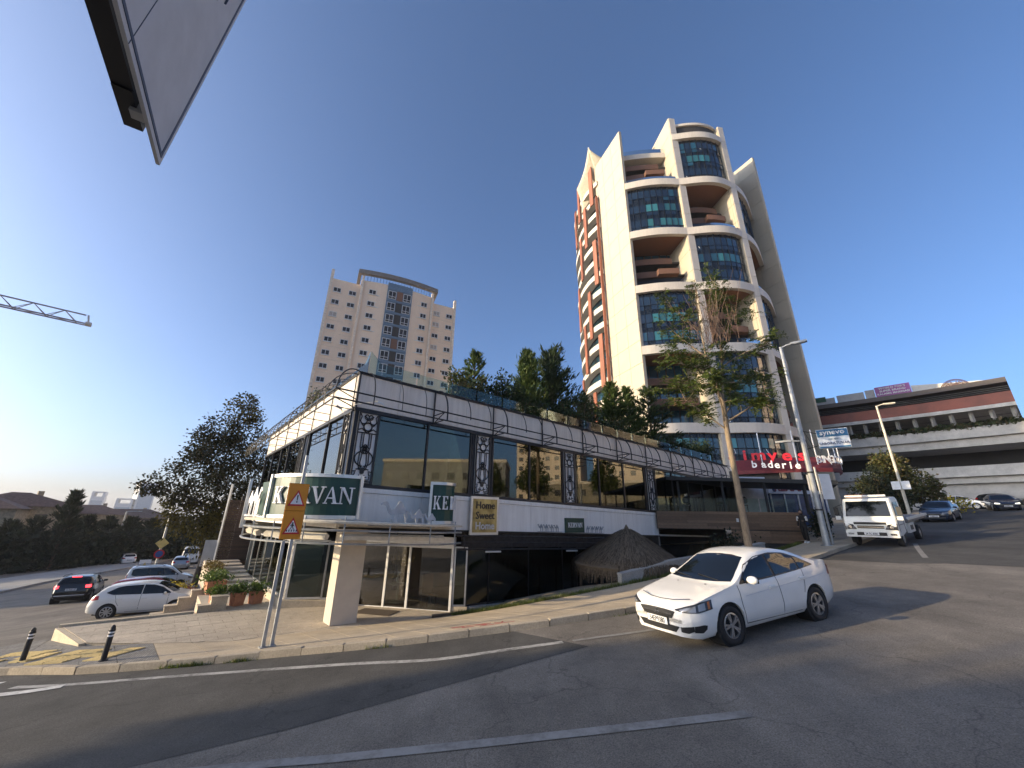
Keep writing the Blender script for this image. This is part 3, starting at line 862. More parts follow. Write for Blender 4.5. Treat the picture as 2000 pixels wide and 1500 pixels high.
KB('blue_partition', 'interior_blue', 15.04, 15.95, 14.42, 14.5, -3.4, ZG1)
KB('plinth', 'concrete', 9.76, 23.2, 14.1, 14.4, -4.2, -3.1)
KB('lintel', 'steel_dark', 9.4, 23.2, 14.16, 14.40, ZG1, -.42)
# dark canopy rails along the shop front
for z, t_ in ((-.55, 13.55), (-.78, 13.45), (-1.02, 13.4)): rail('canopy_rail', [(8.6, t_, z), (19.5, t_, z)], .035)
for q in (8.9, 11.2, 13.9, 15.6, 18.0): rail('canopy_strut', [(q, 14.1, -.5), (q, 13.45, -.55), (q, 13.4, -1.05)], .02)
for q in (10.1, 14.7): rail('strip_lamp', [(q, 13.7, -1.13), (q + .75, 13.7, -1.13)], .035, 'alu_white')
# curved entrance canopy
ARC = [(8.75, 13.45), (7.17, 12.4), (5.44, 12.3), (3.91, 12.75), (2.91, 13.75), (2.35, 15.1), (2.2, 16.7), (2.5, 18.8), (3.2, 20.8)]
ARCP = spline(ARC, 5)
deck = MB(); deck.grid([[K(s, t, -.16) for s, t in ARCP], [K(max(s, 4.5), max(t, 14.2), -.13) for s, t in ARCP]])
deck.grid([[K(s, t, -.24) for s, t in ARCP], [K(max(s, 4.5), max(t, 14.2), -.21) for s, t in ARCP]])
deck.build('canopy_deck', 'concrete', rest)
rail('canopy_ring', [(s, t, -.20) for s, t in ARCP], .05, 'pipe_cream')
rail('canopy_ring', [(s, t, -.43) for s, t in ARCP], .035, 'galv')
rail('canopy_ring', [(s, t, -.80) for s, t in ARCP], .03, 'galv')
for i in range(2, len(ARCP), 4):
    s, t = ARCP[i]; rail('canopy_strut', [(s, t, -.80), (s, t, -.05)], .022, 'galv')
for a, c, mt in (((2.62, 18.6), (2.5, 15.6), 'pipe_cream'), ((2.62, 15.1), (3.85, 13.05), 'pipe_cream'), ((4.2, 12.92), (7.7, 12.95), 'pipe_cream')):
    rail('awning_cassette', [(a[0], a[1], -.62), (c[0], c[1], -.62)], .10, mt)
# camels cut from sheet metal
CAMEL = [(.02, .0), (.10, .0), (.09, .05), (.12, .35), (.17, .48), (.34, .46), (.37, .30), (.36, .05), (.34, 0), (.43, 0), (.44, .06), (.46, .30), (.50, .45), (.62, .44), (.70, .50), (.76, .62), (.80, .76), (.90, .80), (.97, .77), (.98, .84), (.90, .90), (.80, .93), (.73, .86), (.68, .70), (.60, .62), (.52, .66), (.44, .80), (.36, .95), (.28, .93), (.20, .78), (.12, .70), (.05, .60), (.02, .42), (.05, .30), (.03, .06)]
def camel_mesh(w, h, mat):
    m = MB(); m.prism([(x * w, 0, z * h) for x, z in CAMEL], (0, .02, 0)); return m.mesh('camel', mat)
cg = camel_mesh(1.05, .86, 'camel_grey'); cw = camel_mesh(1.0, .95, 'letter_white'); cs = camel_mesh(.36, .34, 'camel_dark')
for q, sc in ((6.35, -1), (7.05, -.75), (5.95, -.62)): pass
for q, z, f in ((6.35, -.28, 1.0), (6.95, -.26, .70), (7.4, -.25, .55)):
    link('camel', cg, rest, K(q, 13.0, z), (0, 0, .08), scale=(-f, 1, f))
MB().tube([K(5.0, 13.0, -.27), K(6.2, 13.0, -.28), K(7.35, 13.0, -.26)], .028, 5).build('camel_base', 'camel_grey', rest)
for tq, f in ((15.9, 1.0), (16.7, .9)):
    link('camel', cw, rest, K(2.16, tq + .05, -.10), (0, 0, A2 + math.pi - A1 + .1), scale=(f, 1, f))
MB().tube([K(2.3, 14.9, -.10), K(2.14, 16.6, -.10)], .03, 5).build('camel_base', 'letter_white', rest)
m = MB(); m.grid([[K(s, t, z) for s, t in ((2.55, 15.2), (2.42, 16.2), (2.6, 17.4), (3.1, 18.4))] for z in (-.1, 1.0)]); m.build('green_screen', 'sign_green', rest)
MB().beam(K(2.12, 16.75, -.5), K(2.12, 16.75, 1.1), .09).build('screen_post', 'sign_frame', rest)
for i in range(4):
    for q0 in (13.55, 16.55): link('camel', cs, rest, K(q0 + i * .34, 14.03, -.31), (0, 0, 0), scale=(-1, .5, 1) if q0 < 15 else (1, .5, 1))
for q0 in (13.4, 16.5): MB().tube([K(q0 - .2, 14.03, -.32), K(q0 + 1.4, 14.03, -.32)], .012, 4).build('camel_base', 'camel_dark', rest)
# security cameras on the corner
for a, c in (((4.36, 14.0, 3.78), (4.9, 13.2, 3.86)), ((4.37, 15.4, 3.82), (4.0, 14.8, 3.86))):
    cb = rail('security_camera', [a, c], .018, 'alu'); MB().tube([K(c[0] - .05, c[1] - .05, c[2] - .06), K(c[0] + .14, c[1] - .1, c[2] - .14)], .05, 8).build('camera_head', 'alu_white', cb)
# what shows inside
def furn(name, label, cat, s, t, z, fn):
    p = XY(s, t, z - SH * (s - RS)); o = thing(name, label, cat, p, A1); fn(o); return o
def chair_in(o):
    MB().box((0, 0, .45), (.46, .46, .08)).build('seat', 'balcony_wood', o); MB().box((0, .22, .85), (.46, .06, .75)).build('backrest', 'balcony_wood', o)
    for x in (-.2, .2):
        for y in (-.2, .2): MB().box((x, y, .21), (.05, .05, .42)).build('leg', 'balcony_wood', o)
furn('dining_chair', 'brown wooden dining chair just inside the sliding glass door', 'chair', 9.4, 16.6, -3.43, chair_in)
def vase_in(o):
    MB().lathe([(.04, 0), (.36, .02), (.34, .06), (.08, .10), (.07, .68), (.42, .72), (.42, .76), (.02, .77)], 18).build('table', 'interior_wall', o)
    MB().lathe([(.10, .77), (.16, .95), (.07, 1.15), (.11, 1.2), (.02, 1.2)], 14, ).build('vase', 'letter_white', o, smooth=True)
    rs = np.random.RandomState(5); n = 220; c = rs.normal(0, .22, (n, 3)) + (0, 0, 1.5); q = rs.normal(0, .05, (n, 4, 3)) + c[:, None, :]
    link('bouquet', fastmesh('bouquet', q, 4, 'leaf_gold'), o)
furn('flower_table', 'round table with white vase and dry bouquet behind the entrance glass', 'table', 8.6, 17.9, -3.43, vase_in)
def lamp_in(o):
    MB().lathe([(.2, 0), (.03, .03), (.03, .9), (.03, .9)], 12).build('stand', 'alu', o)
    MB().lathe([(.02, .85), (.55, 1.05), (.5, 1.25), (.2, 1.35)], 9).build('tree_ornament', 'gold_leaf', o)
furn('gold_table_tree', 'gold ornamental table tree inside the dark shop window', 'ornament', 11.3, 15.3, -3.43, lamp_in)
# ------------------------------------------------------------------ lettering
def _q(x0, z0, x1, z1): return [(x0, z0), (x1, z0), (x1, z1), (x0, z1)]
GLYPH = {
 'K': (.92, [_q(.08, .05, .26, .95), _q(0, 0, .35, .06), _q(0, .94, .35, 1), [(.26, .36), (.34, .36), (.74, .95), (.64, .95)], [(.34, .50), (.62, .05), (.86, .05), (.46, .66)], _q(.52, .94, .86, 1), _q(.56, 0, .95, .06)]),
 'E': (.74, [_q(.08, .05, .26, .95), _q(0, 0, .34, .06), _q(0, .94, .34, 1), _q(.34, .93, .66, 1), [(.60, .78), (.66, .78), (.66, .93), (.54, .93)], _q(.26, .47, .50, .54), _q(.46, .38, .51, .63), _q(.34, 0, .70, .07), [(.58, .07), (.70, .07), (.70, .25), (.66, .25)]]),
 'R': (.88, [_q(.08, .05, .26, .95), _q(0, 0, .35, .06), _q(0, .94, .26, 1), _q(.26, .93, .52, 1), [(.52, .93), (.52, 1), (.68, .95), (.56, .88)], [(.56, .88), (.68, .95), (.75, .84), (.57, .80)], [(.57, .80), (.75, .84), (.74, .66), (.56, .70)], [(.56, .70), (.74, .66), (.64, .53), (.52, .60)], [(.52, .60), (.64, .53), (.50, .49), (.46, .56)], _q(.26, .49, .48, .56), [(.38, .49), (.56, .50), (.84, .05), (.62, .05)], _q(.58, 0, .92, .06)]),
 'V': (.90, [[(.07, .95), (.28, .95), (.52, .16), (.46, 0)], [(.47, 0), (.53, 0), (.80, .95), (.72, .95)], _q(0, .94, .37, 1), _q(.62, .94, .92, 1)]),
 'A': (.90, [[(.07, .05), (.15, .05), (.46, .98), (.42, 1)], [(.40, .98), (.50, 1), (.84, .05), (.62, .05)], _q(.22, .30, .62, .37), _q(0, 0, .26, .06), _q(.54, 0, .93, .06)]),
 'N': (.98, [_q(.10, .05, .17, .96), [(.06, 1), (.28, 1), (.82, .04), (.78, 0)], _q(.75, .03, .83, .95), _q(0, 0, .28, .06), _q(.62, .94, .98, 1), _q(0, .94, .12, 1)]),
}
def glyph_mesh(ch, h, mat, depth=.06, wscale=1.0):
    m = MB(); W, polys = GLYPH[ch]
    for i, p in enumerate(polys): m.prism([((x - W / 2) * h * wscale, .0008 * i, z * h) for x, z in p], (0, -depth - .0016 * i, 0))
    return m.mesh('letter', mat)
def text_mesh(txt, size, mat, depth=.01, sx=1.0, bold=0.0):
    cu = bpy.data.curves.new('lettering', 'FONT'); cu.body = txt; cu.size = size; cu.extrude = depth / 2; cu.align_x = 'CENTER'; cu.offset = bold
    cu.resolution_u = 2
    o = bpy.data.objects.new('tmp', cu); C.objects.link(o)
    dg = bpy.context.evaluated_depsgraph_get(); me = bpy.data.meshes.new_from_object(o.evaluated_get(dg))
    bpy.data.objects.remove(o); bpy.data.curves.remove(cu)
    me.transform(Matrix.Rotation(math.pi / 2, 4, 'X') @ Matrix.Scale(sx, 4, (1, 0, 0)))
    me.materials.clear(); me.materials.append(M[mat]); me.name = 'lettering'
    return me
def bez(A, B, Cc, n):
    """quadratic arc passing through B at its middle"""
    Q = B * 2 - (A + Cc) / 2
    return [A * (1 - u) ** 2 + Q * 2 * u * (1 - u) + Cc * u * u for u in [i / n for i in range(n + 1)]]
def arc_sign(name, label, P, h, tilt_words, lh, zoff, letter_w, depth=.10, span=(.08, .92), us=None):
    """P: plan points (world, z = lower edge), a curved board with frame and letters"""
    o = thing(name, label, 'sign', P[len(P) // 2])
    o0 = o.location.copy(); P = [p - o0 for p in P]; up = Vector((0, 0, h))
    def nrm(i):
        d = (P[min(i + 1, len(P) - 1)] - P[max(i - 1, 0)]); d.z = 0; d.normalize(); return Vector((d.y, -d.x, 0))
    N = [nrm(i) for i in range(len(P))]
    m = MB(); m.grid([[p for p in P], [p + up for p in P]]); back = [p - n * depth for p, n in zip(P, N)]
    m.grid([[p for p in back], [p + up for p in back]]); m.grid([P, back]); m.grid([[p + up for p in P], [p + up for p in back]])
    for e in (0, -1): m.face([P[e], P[e] + up, back[e] + up, back[e]])
    m.build('board', 'sign_green', o)
    fr = MB(); fw = .09; F0 = [p + n * .045 for p, n in zip(P, N)]
    def bar(z0, z1, q0, q1):
        fr.grid([[p + Vector((0, 0, z0)) for p in F0[q0:q1]], [p + Vector((0, 0, z1)) for p in F0[q0:q1]]])
        fr.grid([[p + Vector((0, 0, z0)) for p in back[q0:q1]], [p + Vector((0, 0, z0)) for p in F0[q0:q1]]])
        fr.grid([[p + Vector((0, 0, z1)) for p in F0[q0:q1]], [p + Vector((0, 0, z1)) for p in back[q0:q1]]])
    bar(-.01, fw, 0, len(P)); bar(h - fw, h + .01, 0, len(P))
    for e in (0, len(P) - 1):
        d = (P[min(e + 1, len(P) - 1)] - P[max(e - 1, 0)]); d.z = 0; d.normalize()
        fr.box(P[e] + up / 2 + d * (fw / 2 if e == 0 else -fw / 2) + N[e] * -.01, (fw, depth + .10, h + .02), (d, N[e], Vector((0, 0, 1))))
    fr.build('frame', 'sign_frame', o)
    Ls = [0]
    for a, c in zip(P, P[1:]): Ls.append(Ls[-1] + (c - a).length)
    T = Ls[-1]
    def at(u):
        x = u * T
        for i in range(len(P) - 1):
            if Ls[i + 1] >= x or i == len(P) - 2:
                f = (x - Ls[i]) / (Ls[i + 1] - Ls[i]); return P[i] + (P[i + 1] - P[i]) * f, (P[i + 1] - P[i]).normalized()
    ws = [GLYPH[c][0] for c in tilt_words]; tot = sum(ws); acc = 0; k_ = 0
    for ch, w_ in zip(tilt_words, ws):
        u = span[0] + (span[1] - span[0]) * (acc + w_ / 2) / tot; acc += w_
        if us: u = us[k_]
        k_ += 1
        p, d = at(u); n = Vector((d.y, -d.x, 0))
        link('letter', glyph_mesh(ch, lh, 'letter_white', .07, letter_w), o, p + n * .015 + Vector((0, 0, zoff)), (0, 0, math.atan2(d.y, d.x)))
    return o
A = XY(2.46, 14.79, -.09); B = XY(3.26, 13.35, -.09); Cc = XY(4.66, 13.0, -.09)
arc_sign('restaurant_sign', 'large curved green sign reading KERVAN in white above the entrance', bez(A, B, Cc, 16), 1.30, 'KERVAN', .50, .42, .90, us=(.19, .35, .485, .61, .725, .86))
P = [XY(7.02, 13.12, -.22), XY(7.3, 12.98, -.22), XY(7.55, 12.92, -.22), XY(7.8, 12.95, -.22), XY(8.0, 13.08, -.22), XY(8.12, 13.3, -.22), XY(8.18, 13.6, -.22), XY(8.2, 13.95, -.22)]
P = [p + E1 * .12 for p in P]
arc_sign('restaurant_sign', 'narrow curved green sign with white letters beside the gold board', P, 1.42, 'KERVAN', .46, .48, .62, span=(.06, 1.0))
sg = thing('gold_sign', 'upright gold board with Home Sweet Home script in a silver frame', 'sign', XY(10.12, 13.9, -.66), A1)
MB().box2((-.70, -.04, 0), (.70, .04, 1.50)).build('frame', 'sign_frame', sg)
MB().box2((-.60, -.055, .10), (.60, -.02, 1.40)).build('panel', 'gold_leaf', sg)
for k, (wd, mt) in enumerate((('Home', 'letter_black'), ('Sweet', 'letter_black'), ('Home', 'sign_grey'))): link('lettering', text_mesh(wd, .40, mt, .02, .95, .006), sg, (0, -.065, 1.02 - k * .40))
sg = thing('small_sign', 'small square green sign with KERVAN between dark camel rows', 'sign', XY(15.68, 14.02, -.62), A1)
MB().box2((-.68, -.03, 0), (.68, .03, .68)).build('board', 'sign_green', sg)
x = -.42
for ch in 'KERVAN': link('letter', glyph_mesh(ch, .22, 'letter_white', .02, .85), sg, (x, -.03, .24)); x += .17
# ------------------------------------------------------------------ entrance terrace
def clip(poly, conv):
    for i in range(len(conv)):
        a, c = conv[i], conv[(i + 1) % len(conv)]; out = []
        for j in range(len(poly)):
            p, q = poly[j], poly[(j + 1) % len(poly)]
            sp = (c[0] - a[0]) * (p[1] - a[1]) - (c[1] - a[1]) * (p[0] - a[0]); sq = (c[0] - a[0]) * (q[1] - a[1]) - (c[1] - a[1]) * (q[0] - a[0])
            if sp >= 0: out.append(p)
            if sp * sq < 0: f = sp / (sp - sq); out.append((p[0] + (q[0] - p[0]) * f, p[1] + (q[1] - p[1]) * f))
        poly = out
        if len(poly) < 3: return []
    return poly
TER = [(-1.55, 19.4), (-.78, 16.88), (.61, 15.81), (2.26, 14.85), (4.4, 14.55), (8.0, 14.16), (9.3, 14.3), (9.0, 15.2), (6.9, 17.7), (4.6, 19.3)]
ter = struct(thing('terrace', '', '', XY(3, 17, TZ))); del ter['label'], ter['category']
m = MB(); m.prism([XY(s, t, -4.3) for s, t in TER], (0, 0, 4.3 + TZ - .012)); m.build('terrace_bed', 'cream_stone', ter, rel=True)
tr = random.Random(3); Lx, Ly = .62, .42; row = 0
tt = 14.0
while tt < 19.6:
    ss = -2.0 + (row % 2) * .31
    while ss < 9.6:
        c = clip([(ss, tt), (ss + Lx - .012, tt), (ss + Lx - .012, tt + Ly - .012), (ss, tt + Ly - .012)], TER)
        if len(c) >= 3 and abs(sum(c[i][0] * c[(i + 1) % len(c)][1] - c[(i + 1) % len(c)][0] * c[i][1] for i in range(len(c)))) > .03:
            dz = tr.uniform(-.003, .003)
            m = MB(); m.prism([XY(a, q, TZ - .03) for a, q in c], (0, 0, .03 + dz)); m.build('tile', 'terrace_stone', ter, rel=True)
        ss += Lx
    row += 1; tt += Ly
m = MB().box(XY(.0, 19.52, TZ - .25), (3.3, .16, .62), (E1, E2, Vector((0, 0, 1)))); m.build('edge_wall', 'cream_stone', ter, rel=True)
m = MB(); a, c = XY(-1.6, 19.45, 0), XY(-.82, 16.9, 0); d = (c - a).normalized(); n = Vector((-d.y, d.x, 0))
m.box((a + c) / 2 - n * .05 + Vector((0, 0, TZ - .29)), ((c - a).length, .14, .56), (d, n, Vector((0, 0, 1)))); m.build('edge_wall', 'cream_stone', ter, rel=True)
MB().beam(XY(8.1, 14.02, TZ + .03), XY(9.45, 13.35, TZ + .12), .20, .14).build('timber_edge', 'bark_dark', ter, rel=True)
MB().box(XY(7.2, 15.9, TZ + .008), (1.5, .8, .016), (Vector((math.cos(A1 - .92), math.sin(A1 - .92), 0)), Vector((-math.sin(A1 - .92), math.cos(A1 - .92), 0)), Vector((0, 0, 1))))
mat_o = MB().box((0, 0, .008), (1.5, .8, .016)).build('door_mat', 'bark_dark', None, XY(6.9, 16.0, TZ + .004), (0, 0, A1 - .92)); tag(mat_o, 'dark door mat lying in front of the sliding glass doors', 'mat')
# steps down to the parking bays, with stepped stone cheeks, and the long stair behind
stp = thing('stone_stair', 'stone stair with stepped cream side walls beside the parking bays', 'stair', XY(2.0, 21.5, -4.5))
for tq, dd in ((19.75, .35), (23.6, .35)):
    for i in range(5):
        s0 = .55 + i * .40; zt = -4.02 + i * .26
        MB().box(XY(s0 + .2, tq, (zt - 4.6) / 2), (.42 if i < 4 else .5, dd, zt + 4.6), (E1, E2, Vector((0, 0, 1)))).build('side_wall', 'cream_stone', stp, rel=True)
        MB().box(XY(s0 + .2, tq, zt + .025), (.46 if i < 4 else .54, dd + .08, .05), (E1, E2, Vector((0, 0, 1)))).build('capstone', 'terrace_stone', stp, rel=True)
for i in range(5):
    s0 = .6 + i * .42; zt = -4.32 + i * .185
    MB().box(XY(s0 + .9, 21.7, (zt - 4.7) / 2), (2.2 - i * .3, 3.5, zt + 4.7), (E1, E2, Vector((0, 0, 1)))).build('step', 'pink_stone', stp, rel=True)
st2 = thing('long_stair', 'long flight of pale steps climbing along the left glass front', 'stair', XY(3.4, 22.6, TZ))
for i in range(8):
    MB().box(XY(3.35, 22.9 + i * 1.05 + .5, TZ + .04 + i * .045 - .25), (1.7, 1.03, .62 + i * .09), (E1, E2, Vector((0, 0, 1)))).build('step', 'terrace_stone', st2, rel=True)
m = MB().box(XY(2.2, 21.4, TZ - .4), (.5, 3.6, .86), (E1, E2, Vector((0, 0, 1)))); m.build('landing', 'terrace_stone', st2, rel=True)
m = MB().box(XY(3.4, 21.1, TZ - .4), (2.0, 3.4, .79), (E1, E2, Vector((0, 0, 1)))); m.build('landing', 'terrace_stone', st2, rel=True)
scr = thing('slatted_screen', 'tall dark brown slatted screen at the left end of the restaurant', 'screen', XY(4.0, 31.2, -2.9))
for i in range(30): MB().box(XY(4.0 - .02, 31.4, -2.9 + .05 + i * .125), (1.9, .05, .10), (E1, E2, Vector((0, 0, 1)))).build('slat', 'screen_wood', scr, rel=True)
MB().beam(XY(3.0, 31.3, -3.0), XY(3.0, 31.3, 1.8), .1).build('post', 'alu', scr, rel=True)
MB().box(XY(4.4, 32.0, -1.0), (1.3, .2, 4.2), (E1, E2, Vector((0, 0, 1)))).build('backing', 'interior_dark', scr, rel=True)
wb = MB().box((0, 0, .75), (.8, .06, 1.4)).box((0, 0, .04), (.8, .3, .08)).build('white_board', 'sign_back', None, XY(2.75, 31.5, -3.0), (0, 0, A1 - .1)); tag(wb, 'blank white standing board beside the slatted screen', 'board')
# ------------------------------------------------------------------ hut court on the right: bank, wall, thatched hut
bank_b = []
IN = [p for p in KI if 8.2 < p[0] < 13.9]
m = MB(); m.grid([[XY(p[0], p[1], p[2] - .01) for p in IN], [XY(p[0] + .35, p[1] + .55, p[2] - .04) for p in IN], [XY(max(p[0], 9.4) + .5, min(p[1] + 3.2, 14.12), max(-3.75, p[2] - .55)) for p in IN]])
bank = struct(m.build('grass_bank', 'earth'))
court = MB(); court.face([XY(11, 8.6, -3.9), XY(27, 7.6, -3.9), XY(27, 14.3, -3.9), XY(10.5, 14.3, -3.9)]); struct(court.build('sunken_court', 'concrete'))
rw = thing('retaining_wall', 'low grey retaining wall with a coping in front of the thatched hut', 'wall', XY(15, 9.4, -3.0))
P0 = [(13.3, 9.75), (15.5, 9.15), (18.5, 8.65), (22.5, 8.15)]
for (a, c), (d_, e) in zip(P0, P0[1:]):
    z0, z1 = walk_z(a, c) + .34, walk_z(d_, e) + .32
    A, B = XY(a, c), XY(d_, e); dd = (B - A).normalized(); n = Vector((-dd.y, dd.x, 0)) * .22
    m = MB(); m.prism([A + Vector((0, 0, -3.9)), B + Vector((0, 0, -3.9)), B + Vector((0, 0, z1)), A + Vector((0, 0, z0))], n); m.build('wall_section', 'concrete', rw, rel=True)
    m = MB(); m.prism([A - n * .15 + Vector((0, 0, z0 + .003)), B - n * .15 + Vector((0, 0, z1 + .003)), B - n * .15 + Vector((0, 0, z1 + .06)), A - n * .15 + Vector((0, 0, z0 + .06))], n * 1.3); m.build('coping', 'concrete', rw, rel=True)
HP = XY(16.1, 11.35, -3.9)
hut = thing('thatched_hut', 'round hut with a drooping dry thatch roof below the pavement', 'hut', HP)
rs = np.random.RandomState(11)
ap = 3.55; eav = 2.15; R0 = 2.35
def roof_r(u): return .05 + R0 * u, ap - (ap - eav) * (u ** 1.12)
m = MB(); m.lathe([(roof_r(i / 10)[0], roof_r(i / 10)[1] - .05) for i in range(11)] + [(R0 - .1, eav - .35)], 28); m.build('roof_core', 'thatch_dummy', hut)
quads = []
for k in range(11000):
    u = math.sqrt(rs.uniform(0.0, 1.0)); a = rs.uniform(0, 2 * math.pi); L = rs.uniform(.25, .65)
    wob = .10 * math.sin(3 * a) + .06 * math.sin(7 * a + 1)
    r, z = roof_r(u); r += wob * u
    r2, z2 = roof_r(u + L * .28); r2 += wob * u
    if u > .84: r2 = r + rs.uniform(.02, .14); z2 = z - L * rs.uniform(.6, 1.35)
    z += rs.uniform(0, .05); z2 += rs.uniform(-.02, .07); a2 = a + rs.uniform(-.05, .05); w_ = rs.uniform(.008, .022) / max(r, .2)
    quads += [(r * math.cos(a - w_), r * math.sin(a - w_), z), (r * math.cos(a + w_), r * math.sin(a + w_), z), (r2 * math.cos(a2 + w_ * .5), r2 * math.sin(a2 + w_ * .5), z2), (r2 * math.cos(a2 - w_ * .5), r2 * math.sin(a2 - w_ * .5), z2)]
o = link('thatch', fastmesh('thatch', quads, 4, 'thatch'), hut); o['kind'] = 'stuff'
MB().lathe([(.02, ap + .16), (.10, ap + .02), (.16, ap - .18)], 8).build('roof_cap', 'thatch_dummy', hut)
for k in range(7):
    a = k * 2 * math.pi / 7 + .3; MB().tube([(2.15 * math.cos(a), 2.15 * math.sin(a), 0), (2.1 * math.cos(a), 2.1 * math.sin(a), 2.3)], .06, 6).build('post', 'bark_dark', hut)
for k in range(5):
    a = -2.4 + k * .42; MB().box((2.0 * math.cos(a), 2.0 * math.sin(a), .55), (.06, .8, 1.1), (Vector((math.cos(a), math.sin(a), 0)), Vector((-math.sin(a), math.cos(a), 0)), Vector((0, 0, 1)))).build('reed_panel', 'bark_dark', hut)
# grass along the inner edge of the pavement
rs = np.random.RandomState(7); bl = []
GI = [p for p in KI if 8.4 < p[0] < 26]
for k in range(9000):
    i = rs.randint(0, len(GI) - 1); f = rs.rand(); p = Vector(GI[i]) * (1 - f) + Vector(GI[i + 1]) * f
    off = abs(rs.normal(0, .28)); 
    if p.x > 12.8: off = min(off, .35)
    c = XY(p.x + off * .5, p.y + off * .85, p.z - .02 - max(0, off - .3) * .25); h = rs.uniform(.05, .17); w_ = rs.uniform(.005, .011); a = rs.uniform(0, 6.28)
    l_ = Vector((rs.normal(0, .05), rs.normal(0, .05), h)); d = Vector((math.cos(a), math.sin(a), 0)) * w_
    bl += [c - d, c + d, c + l_]
g = link('grass', fastmesh('grass', [tuple(v) for v in bl], 3, 'grass_blade')); g['kind'] = 'stuff'; tag(g, 'fringe of short grass along the inner edge of the pavement', 'grass')
rs = np.random.RandomState(8); bl = []
for k in range(900):
    s0 = rs.choice([.9, 1.15, 1.3, 2.0, 4.3, 9.2]) + rs.normal(0, .12); t0 = kerb_t(s0) - .12 + rs.normal(0, .03); c = XY(s0, t0, gst(s0, t0) + .0); h = rs.uniform(.03, .12); a = rs.uniform(0, 6.28); d = Vector((math.cos(a), math.sin(a), 0)) * .008
    bl += [c - d, c + d, c + Vector((rs.normal(0, .04), rs.normal(0, .04), h))]
g = link('weeds', fastmesh('weeds', [tuple(v) for v in bl], 3, 'grass_blade')); g['kind'] = 'stuff'; tag(g, 'small weeds growing out of the kerb joint', 'weeds')
# ------------------------------------------------------------------ curved stone-and-glass tower
TW = thing('glass_tower', 'tall curved tower with pale stone fins, bands and dark blue glass bays', 'tower', (28, 55, -2))
V2 = lambda x, y: Vector((x, y, 0))
FA, FB_, FC, FD = V2(18.5, 50.2), V2(27.1, 49.0), V2(35.8, 49.4), V2(44.9, 54.5)
FIN = {'A': (FA, Vector((-.33, .945, 0)).normalized(), 8.4, .40, 66.0), 'B': (FB_, Vector((-.12, .99, 0)).normalized(), 8.2, 1.1, 67.8), 'C': (FC, Vector((-.16, .98, 0)).normalized(), 8.2, 1.0, 66.4), 'D': (FD, Vector((-.42, .90, 0)).normalized(), 9.0, .45, 65.4)}
ZB = -3.0
rt = random.Random(21)
for key, (p, d, L, th, top) in FIN.items():
    n = Vector((d.y, -d.x, 0))   # right-hand side of the fin
    fin = MB().box(p + d * L / 2 + n * th / 2 + Vector((0, 0, (top + ZB) / 2)), (L, th, top - ZB), (d, n, Vector((0, 0, 1)))).build('fin', 'tower_stone', TW, rel=True)
    cols = 3 if key in 'AD' else 2; rows_ = 20; h = (top - ZB) / rows_
    x = 0
    for c in range(cols):
        wd = L / cols
        for r_ in range(rows_):
            MB().box(p + d * (x + wd / 2) - n * .045 + Vector((0, 0, ZB + (r_ + .5) * h + (c % 2) * .0)), (wd - .05, .07, h - .05), (d, n, Vector((0, 0, 1)))).build('cladding_panel', 'tower_stone', fin, rel=True)
        x += wd
    if th > .8:
        for r_ in range(rows_): MB().box(p + n * th / 2 - d * .04 + Vector((0, 0, ZB + (r_ + .5) * h)), (.07, th - .02, h - .05), (d, n, Vector((0, 0, 1)))).build('cladding_panel', 'tower_band', fin, rel=True)
LEV = [63.1, 53.05, 43.0, 32.95, 22.9, 11.5, -1.0]
PTS = [(10.5, 53.0), (FA.x, FA.y), (FB_.x, FB_.y), (FC.x, FC.y), (FD.x - 1.3, FD.y + 1.9), (49.5, 62)]
def bay(k, n=12, inset=0.0, bulge=.30):
    out = []
    for i in range(n + 1):
        u = i / n; q = cr(PTS, k, u); a = cr(PTS, k, max(0, u - .01)); c = cr(PTS, k, min(1, u + .01))
        t_ = Vector((c[0] - a[0], c[1] - a[1], 0)).normalized(); o_ = Vector((t_.y, -t_.x, 0))
        out.append(V2(*q) + o_ * (bulge * math.sin(math.pi * u) - inset))
    return out
def wall(m, P, z0, z1): m.grid([[p + Vector((0, 0, z0)) for p in P], [p + Vector((0, 0, z1)) for p in P]])
def plate(m, P, Q, z): m.grid([[p + Vector((0, 0, z)) for p in P], [p + Vector((0, 0, z)) for p in Q]])
def thick(name, mat, P, Q, z0, z1, parent=TW):
    m = MB(); wall(m, P, z0, z1); wall(m, Q, z0, z1); plate(m, P, Q, z0); plate(m, P, Q, z1)
    for e in (0, -1): m.face([P[e] + Vector((0, 0, z0)), P[e] + Vector((0, 0, z1)), Q[e] + Vector((0, 0, z1)), Q[e] + Vector((0, 0, z0))])
    return m.build(name, mat, parent, rel=True)
def back(P, dist): return [p + Vector((-.15, .985, 0)) * dist for p in P]
TYPE = {1: 'RGRGRG', 2: 'GRGRGG', 3: 'RGRGRG'}
